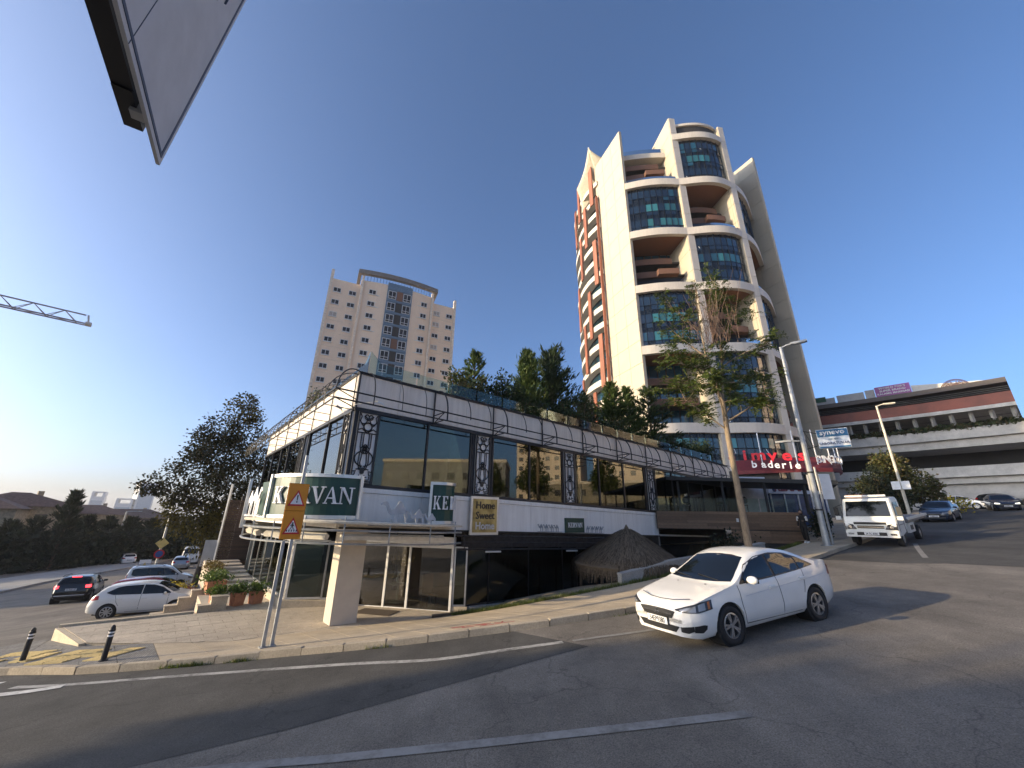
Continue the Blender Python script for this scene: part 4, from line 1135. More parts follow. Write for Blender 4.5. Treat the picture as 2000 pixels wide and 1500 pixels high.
for k in (1, 2, 3):
    th0 = FIN['ABC'[k - 1]][3]
    F0 = bay(k, 14); G0 = bay(k, 14, .38); B0 = back(bay(k, 14, 0, .1), 5.2)
    for li, z in enumerate(LEV[:-1]):
        if not (li == 0 and k != 2):
            bd = thick('band', 'tower_band', bay(k, 14, -.12), bay(k, 14, .5), z - .65, z + .65)
            # slab behind the band
            thick('floor_plate', 'wood_soffit', bay(k, 14, .52), B0, z - .58, z + .3)
        z0, z1 = LEV[li + 1] + .65, z - .65
        tp = TYPE[k][li]
        if tp == 'G':
            nf = 3 if z1 - z0 < 10 or li < 5 else 4
            fh = (z1 - z0) / nf; nc = 9
            m = MB(); wall(m, bay(k, 14, .46), z0, z1); m.build('curtain_wall', 'spandrel', TW, rel=True)
            cw = bay(k, nc, .38)
            mu = MB()
            for q in cw[1:-1]: mu.box(q + Vector((0, 0, (z0 + z1) / 2)), (.07, .10, z1 - z0))
            for f in range(nf): wall(mu, bay(k, 14, .34), z0 + f * fh + .80, z0 + f * fh + .86)
            mu.build('mullions', 'mullion', TW, rel=True)
            hot = rt.randint(1, 5)
            for f in range(nf):
                for c in range(nc):
                    a, b2 = cw[c], cw[c + 1]; d = (b2 - a).normalized(); n = Vector((d.y, -d.x, 0)); L = (b2 - a).length
                    for zz0, zz1, low in ((z0 + f * fh + .90, z0 + (f + 1) * fh - .62, 0), (z0 + f * fh + .06, z0 + f * fh + .78, 1)):
                        if low and rt.random() < .35: continue
                        r_ = rt.random()
                        mt = 'tower_glass'
                        if not low and k == 1 and li in (1, 3) and f != 2 and c > 1 and r_ < .8: mt = 'tower_glass_teal'
                        elif not low and k == 2 and f == 1 and hot - 1 <= c <= hot + 2: mt = 'tower_glass_teal'
                        elif li == 5 and not low: mt = 'tower_glass_teal' if r_ < .55 else 'tower_glass_blue'
                        elif r_ < .16: mt = 'tower_glass_blue'
                        pn = MB().box((a + b2) / 2 + Vector((0, 0, (zz0 + zz1) / 2)) - n * .02, (L - .09, .03, zz1 - zz0 - .03), (d, n, Vector((0, 0, 1)))).build('pane', mt, TW, rel=True)
                        if low and k == 2 and r_ > .80:
                            tilt = (n * .55 + Vector((0, 0, -.85))).normalized()
                            MB().box((a + b2) / 2 + Vector((0, 0, zz1 - .3)) + n * .22, (.06, .03, .75), (d, d.cross(tilt), tilt)).build('open_vent', 'alu_white', pn, rel=True)
        else:
            m = MB(); wall(m, B0, z0, z1); m.build('recess_wall', 'tower_glass_blue', TW, rel=True)
            fr = MB()
            for q in B0[1:-1:2]: fr.box(q + Vector((.05, -.1, (z0 + z1) / 2)), (.14, .10, z1 - z0))
            fr.build('recess_frames', 'tower_dark', TW, rel=True)
            fh = (z1 - z0) / 3
            for f in (1, 2):
                zz = z0 + f * fh; Pq = back(bay(k, 14, 0, .1), 2.1 if f == 1 else 2.9); cut = Pq[:9] if f == 2 else Pq
                thick('balcony_slab', 'tower_dark', Pq, B0, zz - .30, zz)
                thick('balcony_front', 'balcony_wood', [p + Vector((0, -.1, 0)) for p in Pq[:11 + f]], Pq[:11 + f], zz - .45, zz + .62)
                if f == 1: thick('balcony_front', 'balcony_wood', [p + Vector((0, -1.0, 0)) for p in Pq[7:13]], Pq[7:13], zz - .5, zz + .45)
            m = MB(); wall(m, bay(k, 14, .30), z0, z0 + .85); m.build('glass_rail', 'rail_glass', TW, rel=True)
# top terraces of the outer bays
for k in (1, 3):
    B0 = back(bay(k, 14, 0, .1), 5.2); F1 = back(bay(k, 14, 0, .1), 2.3)
    thick('roof_slab', 'tower_band', F1, B0, 61.2, 62.3); m = MB(); wall(m, F1, 62.3, 63.2); m.build('glass_rail', 'rail_glass', TW, rel=True)
F1 = bay(2, 14, 1.0); thick('roof_slab', 'tower_band', F1, back(F1, 5), 63.7, 64.3); thick('roof_louvre', 'tower_dark', bay(2, 14, .8), bay(2, 14, 1.2), 64.3, 66.2); thick('roof_slab', 'tower_band', bay(2, 14, .5), bay(2, 14, 1.4), 66.2, 66.7)
m = MB(); m.prism([Vector((16.6, 58.2, ZB)), Vector((44.2, 61.5, ZB)), Vector((47.0, 70, ZB)), Vector((40, 80, ZB)), Vector((17, 77, ZB))], (0, 0, 62.5 - ZB)); m.build('core', 'tower_dark', TW, rel=True)
# left flank: curved white balconies with terracotta strips
SIDE = [(16.2, 57.4), (14.7, 60.5), (13.9, 64.5), (14.0, 69.5), (15.5, 75)]
def side(off): 
    P = spline(SIDE, 5); out = []
    for i, p in enumerate(P):
        a, c = P[max(0, i - 1)], P[min(len(P) - 1, i + 1)]; d = Vector((c[0] - a[0], c[1] - a[1], 0)).normalized(); out.append(V2(*p) + Vector((-d.y, d.x, 0)) * off)
    return out
m = MB(); wall(m, side(-.9), ZB, 62); m.build('flank_wall', 'tower_glass_blue', TW, rel=True)
for f in range(19):
    z = 1.0 + f * 3.35
    thick('flank_balcony', 'tower_band', side(.42 if f % 3 else .62), side(-.8), z - .45, z + .55)
for f in range(7):
    for q, sh in ((2, 0), (8, 1)):
        i = q + (f % 2) * 3; z = 1 + f * 9.6 + sh * 4
        p = side(.8)[i]; p2 = side(.8)[i + 1]; d = (p2 - p).normalized(); n = Vector((-d.y, d.x, 0))
        MB().box((p + p2) / 2 + Vector((0, 0, min(z, 57) + 4.6)), (.95, .22, 9.4), (d, n, Vector((0, 0, 1)))).build('terracotta_strip', 'terracotta_panel', TW, rel=True)
MB().box(side(.75)[0] + Vector((-.1, .2, 29)), (.4, .5, 58)).build('terracotta_strip', 'terracotta_panel', TW, rel=True)
def sail(Cn, sag, parent):
    m = MB(); n = 10; rows_ = []
    for i in range(n + 1):
        r_ = []
        for j in range(n + 1):
            u, v = i / n, j / n
            p = (Cn[0] * (1 - u) + Cn[1] * u) * (1 - v) + (Cn[3] * (1 - u) + Cn[2] * u) * v
            r_.append(p + sag * (math.sin(math.pi * u) * .5 + math.sin(math.pi * v) * .5))
        rows_.append(r_)
    m.grid(rows_); o = m.build('sail', 'membrane', parent, rel=True, smooth=True)
    sm = o.modifiers.new('solid', 'SOLIDIFY'); sm.thickness = .04
sail([Vector((26.3, 53.6, 66.6)), Vector((18.6, 57.5, 64.6)), Vector((20.5, 58, 62.6)), Vector((24.0, 56.5, 62.4))], Vector((0, 0, -.9)), TW)
sail([Vector((14.3, 56.4, 69.4)), Vector((12.6, 61.0, 63.6)), Vector((13.6, 62.3, 58.6)), Vector((16.6, 59.0, 63.6))], Vector((.7, 0, -.5)), TW)
sail([Vector((14.3, 56.4, 69.4)), Vector((16.6, 59.0, 63.6)), Vector((19.5, 58, 64.2)), Vector((18.0, 56.5, 66.5))], Vector((0, 0, -.8)), TW)
sail([Vector((42.5, 57.0, 62.6)), Vector((38.0, 57.0, 67.2)), Vector((39, 59, 62)), Vector((43, 60, 61.5))], Vector((0, 0, -.4)), TW)
MB().beam((14.5, 56.9, 70.2), (17.0, 60.0, 64.0), .25).build('mast', 'galv', TW, rel=True)
MB().beam((12.9, 62.4, 65.1), (16.0, 61.0, 64.0), .25).build('mast', 'galv', TW, rel=True)
sh_ = MB()
for i in range(9): sh_.tube([(12.6, 63.2 + i * .1, 59.8 - i * .55), (13.6, 63.6, 59.9 - i * .55)], .035, 4)
sh_.build('ladder_rungs', 'balcony_wood', TW, rel=True)
# podium drum under the bays is closed by the last module; ground-level dark front
pd = MB(); wall(pd, back(bay(1, 8) + bay(2, 8) + bay(3, 8), .9), ZB, 5.6); pd.build('podium_wall', 'tower_dark', TW, rel=True)

# ------------------------------------------------------------------ beige apartment block
AL = Vector((-39.3, 70.8, 0)); AD = Vector((.8987, .4386, 0)); AN = Vector((.4386, -.8987, 0)); UP = Vector((0, 0, 1)); AX = (AD, AN, UP)
AP = thing('apartment_block', 'beige apartment block with a blue central strip and arched roof pergola', 'apartment block', AL + Vector((0, 0, -6)))
def ap(u, off, z): return AL + AD * u + AN * off + Vector((0, 0, z))
MB().box(ap(14, -7, 21.15), (28.0, 14, 54.3), AX).build('wall', 'apartment_wall', AP, rel=True)
def bow(u): return 1.6 * (1 - .0) + .9 * (1 - ((u - 14.2) / 8.2) ** 2) - .9
def bowp(u, o, z): return ap(u, bow(u) + o, z)
US = [6.0 + i * 16.4 / 16 for i in range(17)]
m = MB(); m.grid([[bowp(u, 0, z) for u in US] for z in (-6, 49.2)]); m.grid([[bowp(u, 0, 49.2) for u in US], [ap(u, -.5, 49.2) for u in US]])
for u in (US[0], US[-1]): m.face([bowp(u, 0, -6), bowp(u, 0, 49.2), ap(u, -.1, 49.2), ap(u, -.1, -6)])
m.build('bowed_wall', 'apartment_wall', AP, rel=True)
for u0 in (.15, 27.75): MB().box(ap(u0, -.25, 22.2), (.55, .9, 56.5), AX).build('edge_pier', 'apartment_trim', AP, rel=True)
for u0 in (6.35, 21.9): MB().box(bowp(u0, .12, 22.2), (.45, .5, 56), AX).build('pier', 'apartment_trim', AP, rel=True)
m = MB(); BS = [5.3 + i * 17.6 / 16 for i in range(17)]
for i in range(16):
    a, c = bowp(BS[i], .35, 51.0), bowp(BS[i + 1], .35, 51.0); m.beam(a, c, .9, 1.0)
m.build('roof_beam', 'apartment_beam', AP, rel=True)
for e in (5.5, 22.7): MB().beam(bowp(e, .35, 51.0), ap(e, -3, 50.2), .7, .8).build('roof_beam', 'apartment_beam', AP, rel=True)
for i in range(22):
    u = 7.2 + i * .66; MB().beam(bowp(u, .25, 50.6), bowp(u, -.1, 49.2), .09).build('pergola_bar', 'blue_bar', AP, rel=True)
m = MB(); m.grid([[bowp(u, .12, z) for u in (11.6, 12.6, 14.3, 16.0, 17.1)] for z in (-6, 49.75)]); m.grid([[bowp(u, .12, 49.75) for u in (11.6, 12.6, 14.3, 16.0, 17.1)], [bowp(u, -.5, 49.75) for u in (11.6, 12.6, 14.3, 16.0, 17.1)]])
for e in (11.6, 17.1): m.face([bowp(e, .12, -6), bowp(e, .12, 49.75), bowp(e, -.3, 49.75), bowp(e, -.3, -6)])
m.build('blue_strip', 'apartment_blue', AP, rel=True)
rw_ = random.Random(9)
def apt_window(P, w, h, bars, shutter=False, sill=True):
    f = MB(); fw = .09
    for x in [-w / 2, w / 2] + [w * (b - .5) for b in bars]: f.box(P + AD * x + AN * .04, (fw, .10, h), AX)
    for z in (-h / 2, h / 2): f.box(P + UP * z + AN * .04, (w + fw, .10, fw), AX)
    if sill: f.box(P + UP * (-h / 2 - .12) + AN * .07, (w + .2, .2, .12), AX)
    wn_ = f.build('window', 'pvc_white', AP, rel=True)
    MB().box(P + AN * .02, (w - .02, .03, h - .02), AX).build('pane', 'shutter' if shutter else 'apartment_pane', wn_, rel=True)
    return wn_
for r_ in range(11):
    dz = -2.92 * r_
    for u in (1.6, 4.66, 23.4, 26.5): apt_window(ap(u, 0, 45.75 + dz), 1.42, 1.0, [.5], rw_.random() < .15)
    apt_window(bowp(8.98, 0, 46.55 + dz), 2.2, 1.05, [.33, .67]); apt_window(bowp(19.66, 0, 46.55 + dz), 2.05, 1.05, [.36, .68], False)
    if rw_.random() < .6: MB().box(bowp(20.2, .06, 46.55 + dz), (.95, .03, .95), AX).build('shutter', 'shutter', AP, rel=True)
    for u in (12.72, 16.02):
        w_ = apt_window(bowp(u, .14, 46.75 + dz), 1.6, 1.85, [.5], sill=False)
        MB().box(bowp(u, .2, 46.35 + dz), (1.6, .10, .08), AX).build('transom', 'pvc_white', w_, rel=True)
    MB().box(bowp(14.38, .155, 46.75 + dz), (1.35, .04, 2.3), AX).build('infill_panel', 'balcony_wood' if r_ in (0, 4) else 'tower_dark', AP, rel=True)
    MB().box(bowp(14.35, .16, 48.15 + dz), (5.5, .1, .22), AX).build('strip_sill', 'apartment_blue', AP, rel=True)
    for x0, wd, bw in ((3.2, 5.6, 0), (25.1, 5.2, 0)): MB().box(ap(x0, .01, 44.35 + dz), (wd, .06, .07), AX).build('string_course', 'apartment_trim', AP, rel=True)

# ------------------------------------------------------------------ terraced mall on the hill
def pol(az, d, z): return Vector((math.cos(RAD(az)) * d, math.sin(RAD(az)) * d, z))
ML = thing('terraced_mall', 'low terraced shopping building with a rust red parapet and concrete planters', 'mall', pol(42, 80, 2))
AZS = [52 - i * 1.0 for i in range(17)]   # 52 .. 36
def mring(name, mat, d0, d1, z0, z1, azs=AZS):
    thick(name, mat, [pol(a, d0, 0) for a in azs], [pol(a, d1, 0) for a in azs], z0, z1, ML)
mring('roof_beam', 'mall_beam', 79.0, 95, 17.7, 18.35)
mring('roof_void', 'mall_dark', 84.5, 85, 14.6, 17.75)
mring('parapet', 'mall_red', 79.6, 80.4, 15.06, 16.6)
mring('slab_edge', 'pale_concrete', 79.2, 95, 14.6, 15.06)
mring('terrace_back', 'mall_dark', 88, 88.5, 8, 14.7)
mring('planter', 'mall_concrete', 78.2, 79.2, 10.95, 12.3)
mring('planter_soffit', 'mall_concrete', 78.8, 89, 9.9, 10.92)
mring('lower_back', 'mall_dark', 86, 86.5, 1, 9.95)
mring('lower_planter', 'mall_concrete', 76.5, 77.5, 5.9, 7.2)
mring('lower_soffit', 'mall_concrete', 77.1, 86, 5.1, 5.88)
mring('base_wall', 'mall_concrete', 77.8, 86, 1.0, 5.08)
for i in range(12):
    a = 50.6 - i * 1.3
    MB().beam(pol(a, 80.3, 11.0), pol(a, 80.3, 14.6), .34).build('column', 'concrete', ML, rel=True)
for z in (16.85, 17.1, 17.35):
    m = MB(); m.tube([pol(a, 79.9, z) for a in AZS], .03, 4); m.build('handrail', 'galv', ML, rel=True)
for a0, a1 in ((39.6, 38.0), (37.6, 36.2), (44.5, 43.0)): mring('shop_light', 'billboard_white', 86.5, 86.8, 12.0, 13.3, [a0, (a0 + a1) / 2, a1])
for a in (45.8, 44.0, 49): mring('stall', 'balcony_wood', 81, 82.5, 12.0, 13.0, [a + .8, a, a - .8])
rs = np.random.RandomState(31); L_ = []
for k in range(4200):
    a = rs.uniform(36, 51.5); c = np.array(pol(a, 78.6 + rs.normal(0, .25), 12.25 + abs(rs.normal(0, .28)))); L_ += list(c + rs.normal(0, .16, (4, 3)))
o = link('planter_greenery', fastmesh('planter_greenery', L_, 4, 'leaf_bush'), ML); o.location = -ML.location; o['kind'] = 'stuff'
# roof drum with advertising boards
DR = thing('roof_drum', 'pale curved advertising drum on the mall roof', 'billboard', pol(43, 87, 18))
def dring(name, mat, d, z0, z1f, azs, parent=DR, th=.3):
    m = MB(); m.grid([[pol(a, d, z0) for a in azs], [pol(a, d, z1f(a)) for a in azs]]); m.grid([[pol(a, d, z1f(a)) for a in azs], [pol(a, d + th, z1f(a)) for a in azs]]); m.grid([[pol(a, d + th, z0) for a in azs], [pol(a, d + th, z1f(a)) for a in azs]])
    return m.build(name, mat, parent, rel=True)
top = lambda a: 21.5 - (44.5 - a) * .21
seg = lambda a0, a1, n=8: [a0 + (a1 - a0) * i / n for i in range(n + 1)]
dring('panel', 'billboard_grey', 86, 17.5, lambda a: 21.0, seg(52, 48.6)); dring('panel', 'billboard_grey', 86, 17.5, lambda a: 21.2, seg(48.4, 46.0)); dring('panel', 'billboard_grey', 86.2, 17.5, lambda a: 21.4, seg(45.9, 45.1))
dring('panel', 'billboard_white', 86, 17.5, top, seg(42.2, 36.3, 14)); dring('green_cap', 'logo_green', 85.9, 20.4, lambda a: 21.3, seg(51, 49.4))
bb = dring('purple_board', 'billboard_purple', 85.6, 18.9, lambda a: 21.5, seg(45.05, 42.25))
def on_drum(me, a, d, z, parent, sc=1.0): return link('lettering', me, parent, pol(a, d, z) - parent.location, (0, 0, RAD(a) - math.pi / 2), scale=(sc, 1, sc))
for k, (tx, sz) in enumerate((("WORLD FOR'S", .44), ('SUPER BRAND', .44), ('KALAMIS MARINASI', .40))): on_drum(text_mesh(tx, sz, 'letter_white', .02, 1.1, .008), 43.65, 85.45, 21.0 - k * .46, DR)
on_drum(text_mesh('DI', 1.35, 'logo_green', .04, 1.1, .03), 49.15, 85.7, 18.9, DR)
m = MB()
for r0 in (1.5, 1.36, .86): 
    m.tube([Vector((r0 * math.cos(q), 0, r0 * math.sin(q))) for q in [math.pi * 2 * i / 40 for i in range(41)]], .05, 4)
m.lathe([(.78, -.02), (.78, .02)], 24, (0, 0, 0), 'y')
lg = m.build('round_logo', 'logo_brown', DR, pol(39.2, 85.8, 19.3) - DR.location, (0, 0, RAD(39.2) - math.pi / 2))
for i, ch in enumerate('DANCE SPORT'):
    q = RAD(158 - i * 13.6); me = text_mesh(ch, .40, 'logo_brown', .03, 1, .012) if ch != ' ' else None
    if me: link('lettering', me, lg, (.96 * math.cos(q), 0, .96 * math.sin(q)), (0, math.pi / 2 - q, 0))
# ------------------------------------------------------------------ far towers, houses, crane
def far_tower(az, d, w, dep, ztop, rz, label, crown):
    p = pol(az, d, -14); o = thing('far_tower', label, 'tower', p, rz, 'distant towers on the skyline'); H = ztop + 14
    MB().box((0, 0, H / 2), (w, dep, H)).build('shaft', 'far_tower', o)
    MB().box((0, -dep / 2 - .3, H / 2 - 2), (w * .82, .6, H - 8)).build('glass_front', 'far_tower_glass', o)
    for k in range(int(H / 9)): MB().box((-w / 2 - .2, 0, 6 + k * 9), (.4, dep * .7, 2.4)).build('window_band', 'far_tower_glass', o)
    if crown:
        for x in (-1, 1): MB().box((x * (w / 2 - 1.5), 0, H + 3), (3, dep, 6)).build('crown_post', 'far_tower', o)
        MB().box((0, 0, H + 6.6), (w, dep, 1.6)).build('crown_beam', 'far_tower', o)
far_tower(135.6, 900, 15, 22, 22, RAD(38), 'leftmost pale tower on the hazy skyline, with open crown', True)
far_tower(133.6, 900, 20, 24, 13, RAD(38), 'middle pale tower on the hazy skyline, with open crown', True)
far_tower(132.35, 900, 21, 26, 46, RAD(55), 'tallest pale tower on the hazy skyline, behind the branches', False)
def house(p, rz, w, d, h, rh, label, seed):
    o = thing('hillside_house', label, 'house', p, rz, 'houses behind the conifers'); r_ = random.Random(seed)
    MB().box((0, 0, h / 2), (w, d, h)).build('wall', 'house_wall', o)
    e = .6; m = MB(); A = [(-w / 2 - e, -d / 2 - e, h), (w / 2 + e, -d / 2 - e, h), (w / 2 + e, d / 2 + e, h), (-w / 2 - e, d / 2 + e, h)]
    rx = w / 2 - d / 2 if w > d else .3; B = [(-rx, 0, h + rh), (rx, 0, h + rh)]
    m.v = A + B; m.f = [(0, 1, 5, 4), (1, 2, 5), (2, 3, 4, 5), (3, 0, 4), (3, 2, 1, 0)]; rf = m.build('roof', 'house_roof', o)
    MB().box((w * .2, d * .12, h + rh * .8), (.7, .6, 1.6)).build('chimney', 'house_wall', rf)
    for fl in range(2):
        for i in range(int(w / 3.2)):
            x = -w / 2 + 1.8 + i * 3.1; wn_ = MB().box((x, -d / 2 - .03, h - 1.9 - fl * 3), (1.3, .14, 1.5)).build('window', 'house_dark', o)
            MB().box((x, -d / 2 - .12, h - 2.75 - fl * 3), (1.6, .2, .12)).build('sill', 'house_wall', wn_)
for i, (az, d, z, w, dd, h, rh, rz, lb) in enumerate(((145.5, 100, -6, 20, 11, 6.2, 2.4, 40, 'long brown roofed house at the far left behind the conifers'), (140.6, 104, -6, 12, 10, 6.6, 2.2, 62, 'gabled beige house between the long house and the tall conifer'), (138.0, 112, -7, 9, 9, 6.6, 2.0, 50, 'small house half hidden by the tall conifer'), (136.3, 130, -8, 15, 10, 7.4, 2.0, 45, 'house directly below the leftmost skyline tower'), (133.4, 150, -9, 20, 10, 7.6, 2.2, 48, 'wide roof below the two right skyline towers'), (131.2, 150, -9, 16, 10, 7.0, 2.0, 48, 'roof nearest the yellowing tree behind the hedge'))):
    house(pol(az, d, z), RAD(rz), w, dd, h, rh, lb, i)
cr_ = thing('tower_crane', 'lattice crane jib reaching in from the left above the street', 'crane', pol(147, 150, -10))
j0, j1 = pol(162, 166, 46.2), pol(140.85, 150, 48.2)
dj = (j1 - j0); Lj = dj.length; dj.normalize(); sj = dj.cross(UP).normalized()
for off in (-.75, .75): MB().beam(j0 + sj * off, j1 + sj * off, .30).build('bottom_chord', 'crane_steel', cr_, rel=True)
MB().beam(j0 + UP * 2.6, j1 - dj * 1.0 + UP * 2.6, .30).build('top_chord', 'crane_steel', cr_, rel=True)
m = MB(); n_ = int(Lj / 5.4); 
for i in range(n_):
    a = j1 - dj * (2.2 + i * 5.4); c = a - dj * 2.7
    for off in (-.75, .75): m.beam(a + sj * off, c + UP * 2.6, .14); m.beam(c + UP * 2.6, c - dj * 2.7 + sj * off, .14)
    m.beam(a + sj * .75, a - sj * .75, .1); m.beam(a + sj * .75, c - dj * 2.7 - sj * .75, .08)
m.build('lattice', 'crane_steel', cr_, rel=True)
MB().box(j1 + UP * .2, (1.2, 1.9, .7), (dj, sj, UP)).beam(j1 + UP * .2, j1 - dj * .6 + UP * 2.7, .4).build('jib_nose', 'pale_concrete', cr_, rel=True)
MB().beam(j0 + UP * 2.6, pol(165, 170, -10), 2.0).build('mast', 'crane_steel', cr_, rel=True)
MB().tube([j1 - dj * 26 + UP * 2.4, j1 - dj * 26 + UP * 1.4], .2, 5).build('trolley_lamp', 'crane_steel', cr_, rel=True)
# ------------------------------------------------------------------ vegetation
def unit(a): return a / np.maximum(np.linalg.norm(a, axis=-1, keepdims=True), 1e-9)
def leaves(c, d, L, W, rs, fold=.0):
    """rhombic leaves: base points c, directions d, length L, width W"""
    n = len(c); d = unit(d); r = unit(rs.normal(0, 1, (n, 3))); s = unit(np.cross(d, r))
    L = np.broadcast_to(np.asarray(L, float), (n,))[:, None]; W = np.broadcast_to(np.asarray(W, float), (n,))[:, None]
    return np.stack([c, c + d * L * .45 + s * W, c + d * L, c + d * L * .45 - s * W], 1).reshape(-1, 3)
def limb(m, a, b, r0, r1, rs, bend=.12, n=5, sides=6):
    a = np.array(a, float); b = np.array(b, float); L = np.linalg.norm(b - a); k1 = rs.normal(0, bend * L, 3)
    P = [a + (b - a) * u + k1 * math.sin(math.pi * u) * .5 for u in np.linspace(0, 1, n)]
    m.tube([tuple(p) for p in P], [r0 + (r1 - r0) * u for u in np.linspace(0, 1, n)], sides, False)
    return P
def broadleaf(name, label, base, H, trunk_h, clumps, n_leaf, leaf, mats, r0=.25, barkm='bark_dark', seed=1, group=None, cat='tree', droop=.15):
    """clumps: list of (x,y,z,r) relative to base; leaves fill the shell of every clump"""
    rs = np.random.RandomState(seed); o = thing(name, label, cat, base, 0, group)
    m = MB(); limb(m, (0, 0, -.2), (rs.normal(0, .1), rs.normal(0, .1), trunk_h), r0, r0 * .7, rs, .03, 6, 8)
    top = (0, 0, trunk_h)
    spine = limb(m, top, (0, 0, H * .85), r0 * .7, r0 * .12, rs, .05, 7, 6)
    tot = sum(c[3] ** 2 for c in clumps); out = {q: [] for q in mats}
    for i, (x, y, z, r) in enumerate(clumps):
        zs = max(trunk_h * .9, min(z - r * .6, H * .8)); k = min(range(len(spine)), key=lambda q: abs(spine[q][2] - (zs - .25 * math.hypot(x, y))))
        P = limb(m, spine[k], (x, y, z), max(.03, r0 * .32), .02, rs, .10, 5, 5)
        for q in range(3):
            dv = unit(rs.normal(0, 1, 3)) * r * .85; limb(m, P[3], np.array((x, y, z)) + dv, .025, .008, rs, .12, 4, 4)
        n = int(n_leaf * r * r / tot); dirs = unit(rs.normal(0, 1, (n, 3))); rad = r * rs.uniform(.25, 1.0, n) ** .5 * rs.uniform(.78, 1.12, n)
        # lumpy sub-clumps with gaps between them
        hubs = unit(rs.normal(0, 1, (14, 3))) * r * rs.uniform(.55, 1.0, (14, 1))
        pick = rs.randint(0, 14, n); c = np.array((x, y, z)) + np.where(rs.rand(n, 1) < .72, hubs[pick] + rs.normal(0, r * .20, (n, 3)), dirs * rad[:, None])
        d = unit(c - np.array((x, y, z)) + rs.normal(0, .6 * r, (n, 3))) + np.array((0, 0, -droop * 2))
        mt = mats[i % len(mats)] if len(mats) < 3 else mats[rs.randint(0, len(mats))]
        out[mt].append(leaves(c, d, leaf * rs.uniform(.7, 1.3, n), leaf * .34 * rs.uniform(.7, 1.2, n), rs))
    m.build('trunk', barkm, o, smooth=True)
    for mt, v in out.items():
        if v: link('crown', fastmesh('crown', np.concatenate(v), 4, mt), o)
    return o
def conifer(name, label, base, H, R, seed, mat='leaf_cedar', n_br=46, spray=34, needle=.16, up=.35, group=None, z0=.06, lean=(0, 0), prof=None, wid=.30):
    rs = np.random.RandomState(seed); o = thing(name, label, 'tree', base, 0, group)
    m = MB(); m.tube([(0, 0, -.15), (lean[0] * .4, lean[1] * .4, H * .5), (lean[0], lean[1], H)], [.035 + H * .014, .02 + H * .008, .01], 6, False)
    V = []
    for i in range(n_br):
        f = z0 + (1 - z0) * (i + rs.rand()) / n_br; z = f * H; a = i * 2.4 + rs.normal(0, .35)
        pr = prof(f) if prof else (1 - f) ** .72
        L = R * pr * rs.uniform(.60, 1.30) + .06; el = up + .5 * f + rs.normal(0, .12)
        d = np.array((math.cos(a) * math.cos(el), math.sin(a) * math.cos(el), math.sin(el))); st_ = np.array((lean[0] * f, lean[1] * f, z))
        P = [st_ + d * L * u + np.array((0, 0, -.10 * L * u * u)) for u in (0, .35, .7, 1)]
        m.tube([tuple(p) for p in P], [.012 + .012 * L, .01, .007, .004], 4, False)
        n = int(spray * (.4 + L / R)); u = rs.uniform(.12, 1.02, n); c = np.array([np.interp(u, (0, .35, .7, 1), [p[k] for p in P]) for k in range(3)]).T
        side = unit(np.cross(d, (0, 0, 1))); sg = rs.uniform(-1, 1, n)[:, None]
        c2 = c + side * sg * (L * .32 * (1.05 - u))[:, None] + rs.normal(0, .05 * L + .02, (n, 3))
        dd = d * 1.0 + side * sg * .8 + rs.normal(0, .30, (n, 3)) + np.array((0, 0, .15))
        V.append(leaves(c2, dd, needle * rs.uniform(.8, 2.2, n), needle * wid * .6 * rs.uniform(.6, 1.2, n), rs))
        V.append(leaves(c, dd + np.array((0, 0, .25)), needle * rs.uniform(.8, 2.0, n), needle * wid * .6, rs))
    m.build('trunk', 'bark_dark', o)
    link('crown', fastmesh('crown', np.concatenate(V), 4, mat), o)
    return o
def shrub(name, label, base, R, Hh, n, leaf, mat, seed, group=None, stems=7, cat='shrub'):
    rs = np.random.RandomState(seed); o = thing(name, label, cat, base, 0, group); m = MB(); V = []
    for k in range(stems):
        a = rs.uniform(0, 6.28); r = R * rs.uniform(.2, .95); tip = np.array((math.cos(a) * r, math.sin(a) * r, Hh * rs.uniform(.6, 1.05)))
        P = limb(m, (0, 0, -.05), tip, .02, .006, rs, .15, 5, 4); q = int(n / stems); u = rs.uniform(.25, 1.05, q)
        c = np.array([np.interp(u, np.linspace(0, 1, 5), [p[j] for p in P]) for j in range(3)]).T + rs.normal(0, .16 * R + .04, (q, 3)); c[:, 2] = np.maximum(c[:, 2], .03)
        V.append(leaves(c, rs.normal(0, 1, (q, 3)) + np.array((0, 0, .7)), leaf * rs.uniform(.7, 1.4, q), leaf * .35, rs))
    m.build('stems', 'twig', o); link('foliage', fastmesh('foliage', np.concatenate(V), 4, mat), o); return o

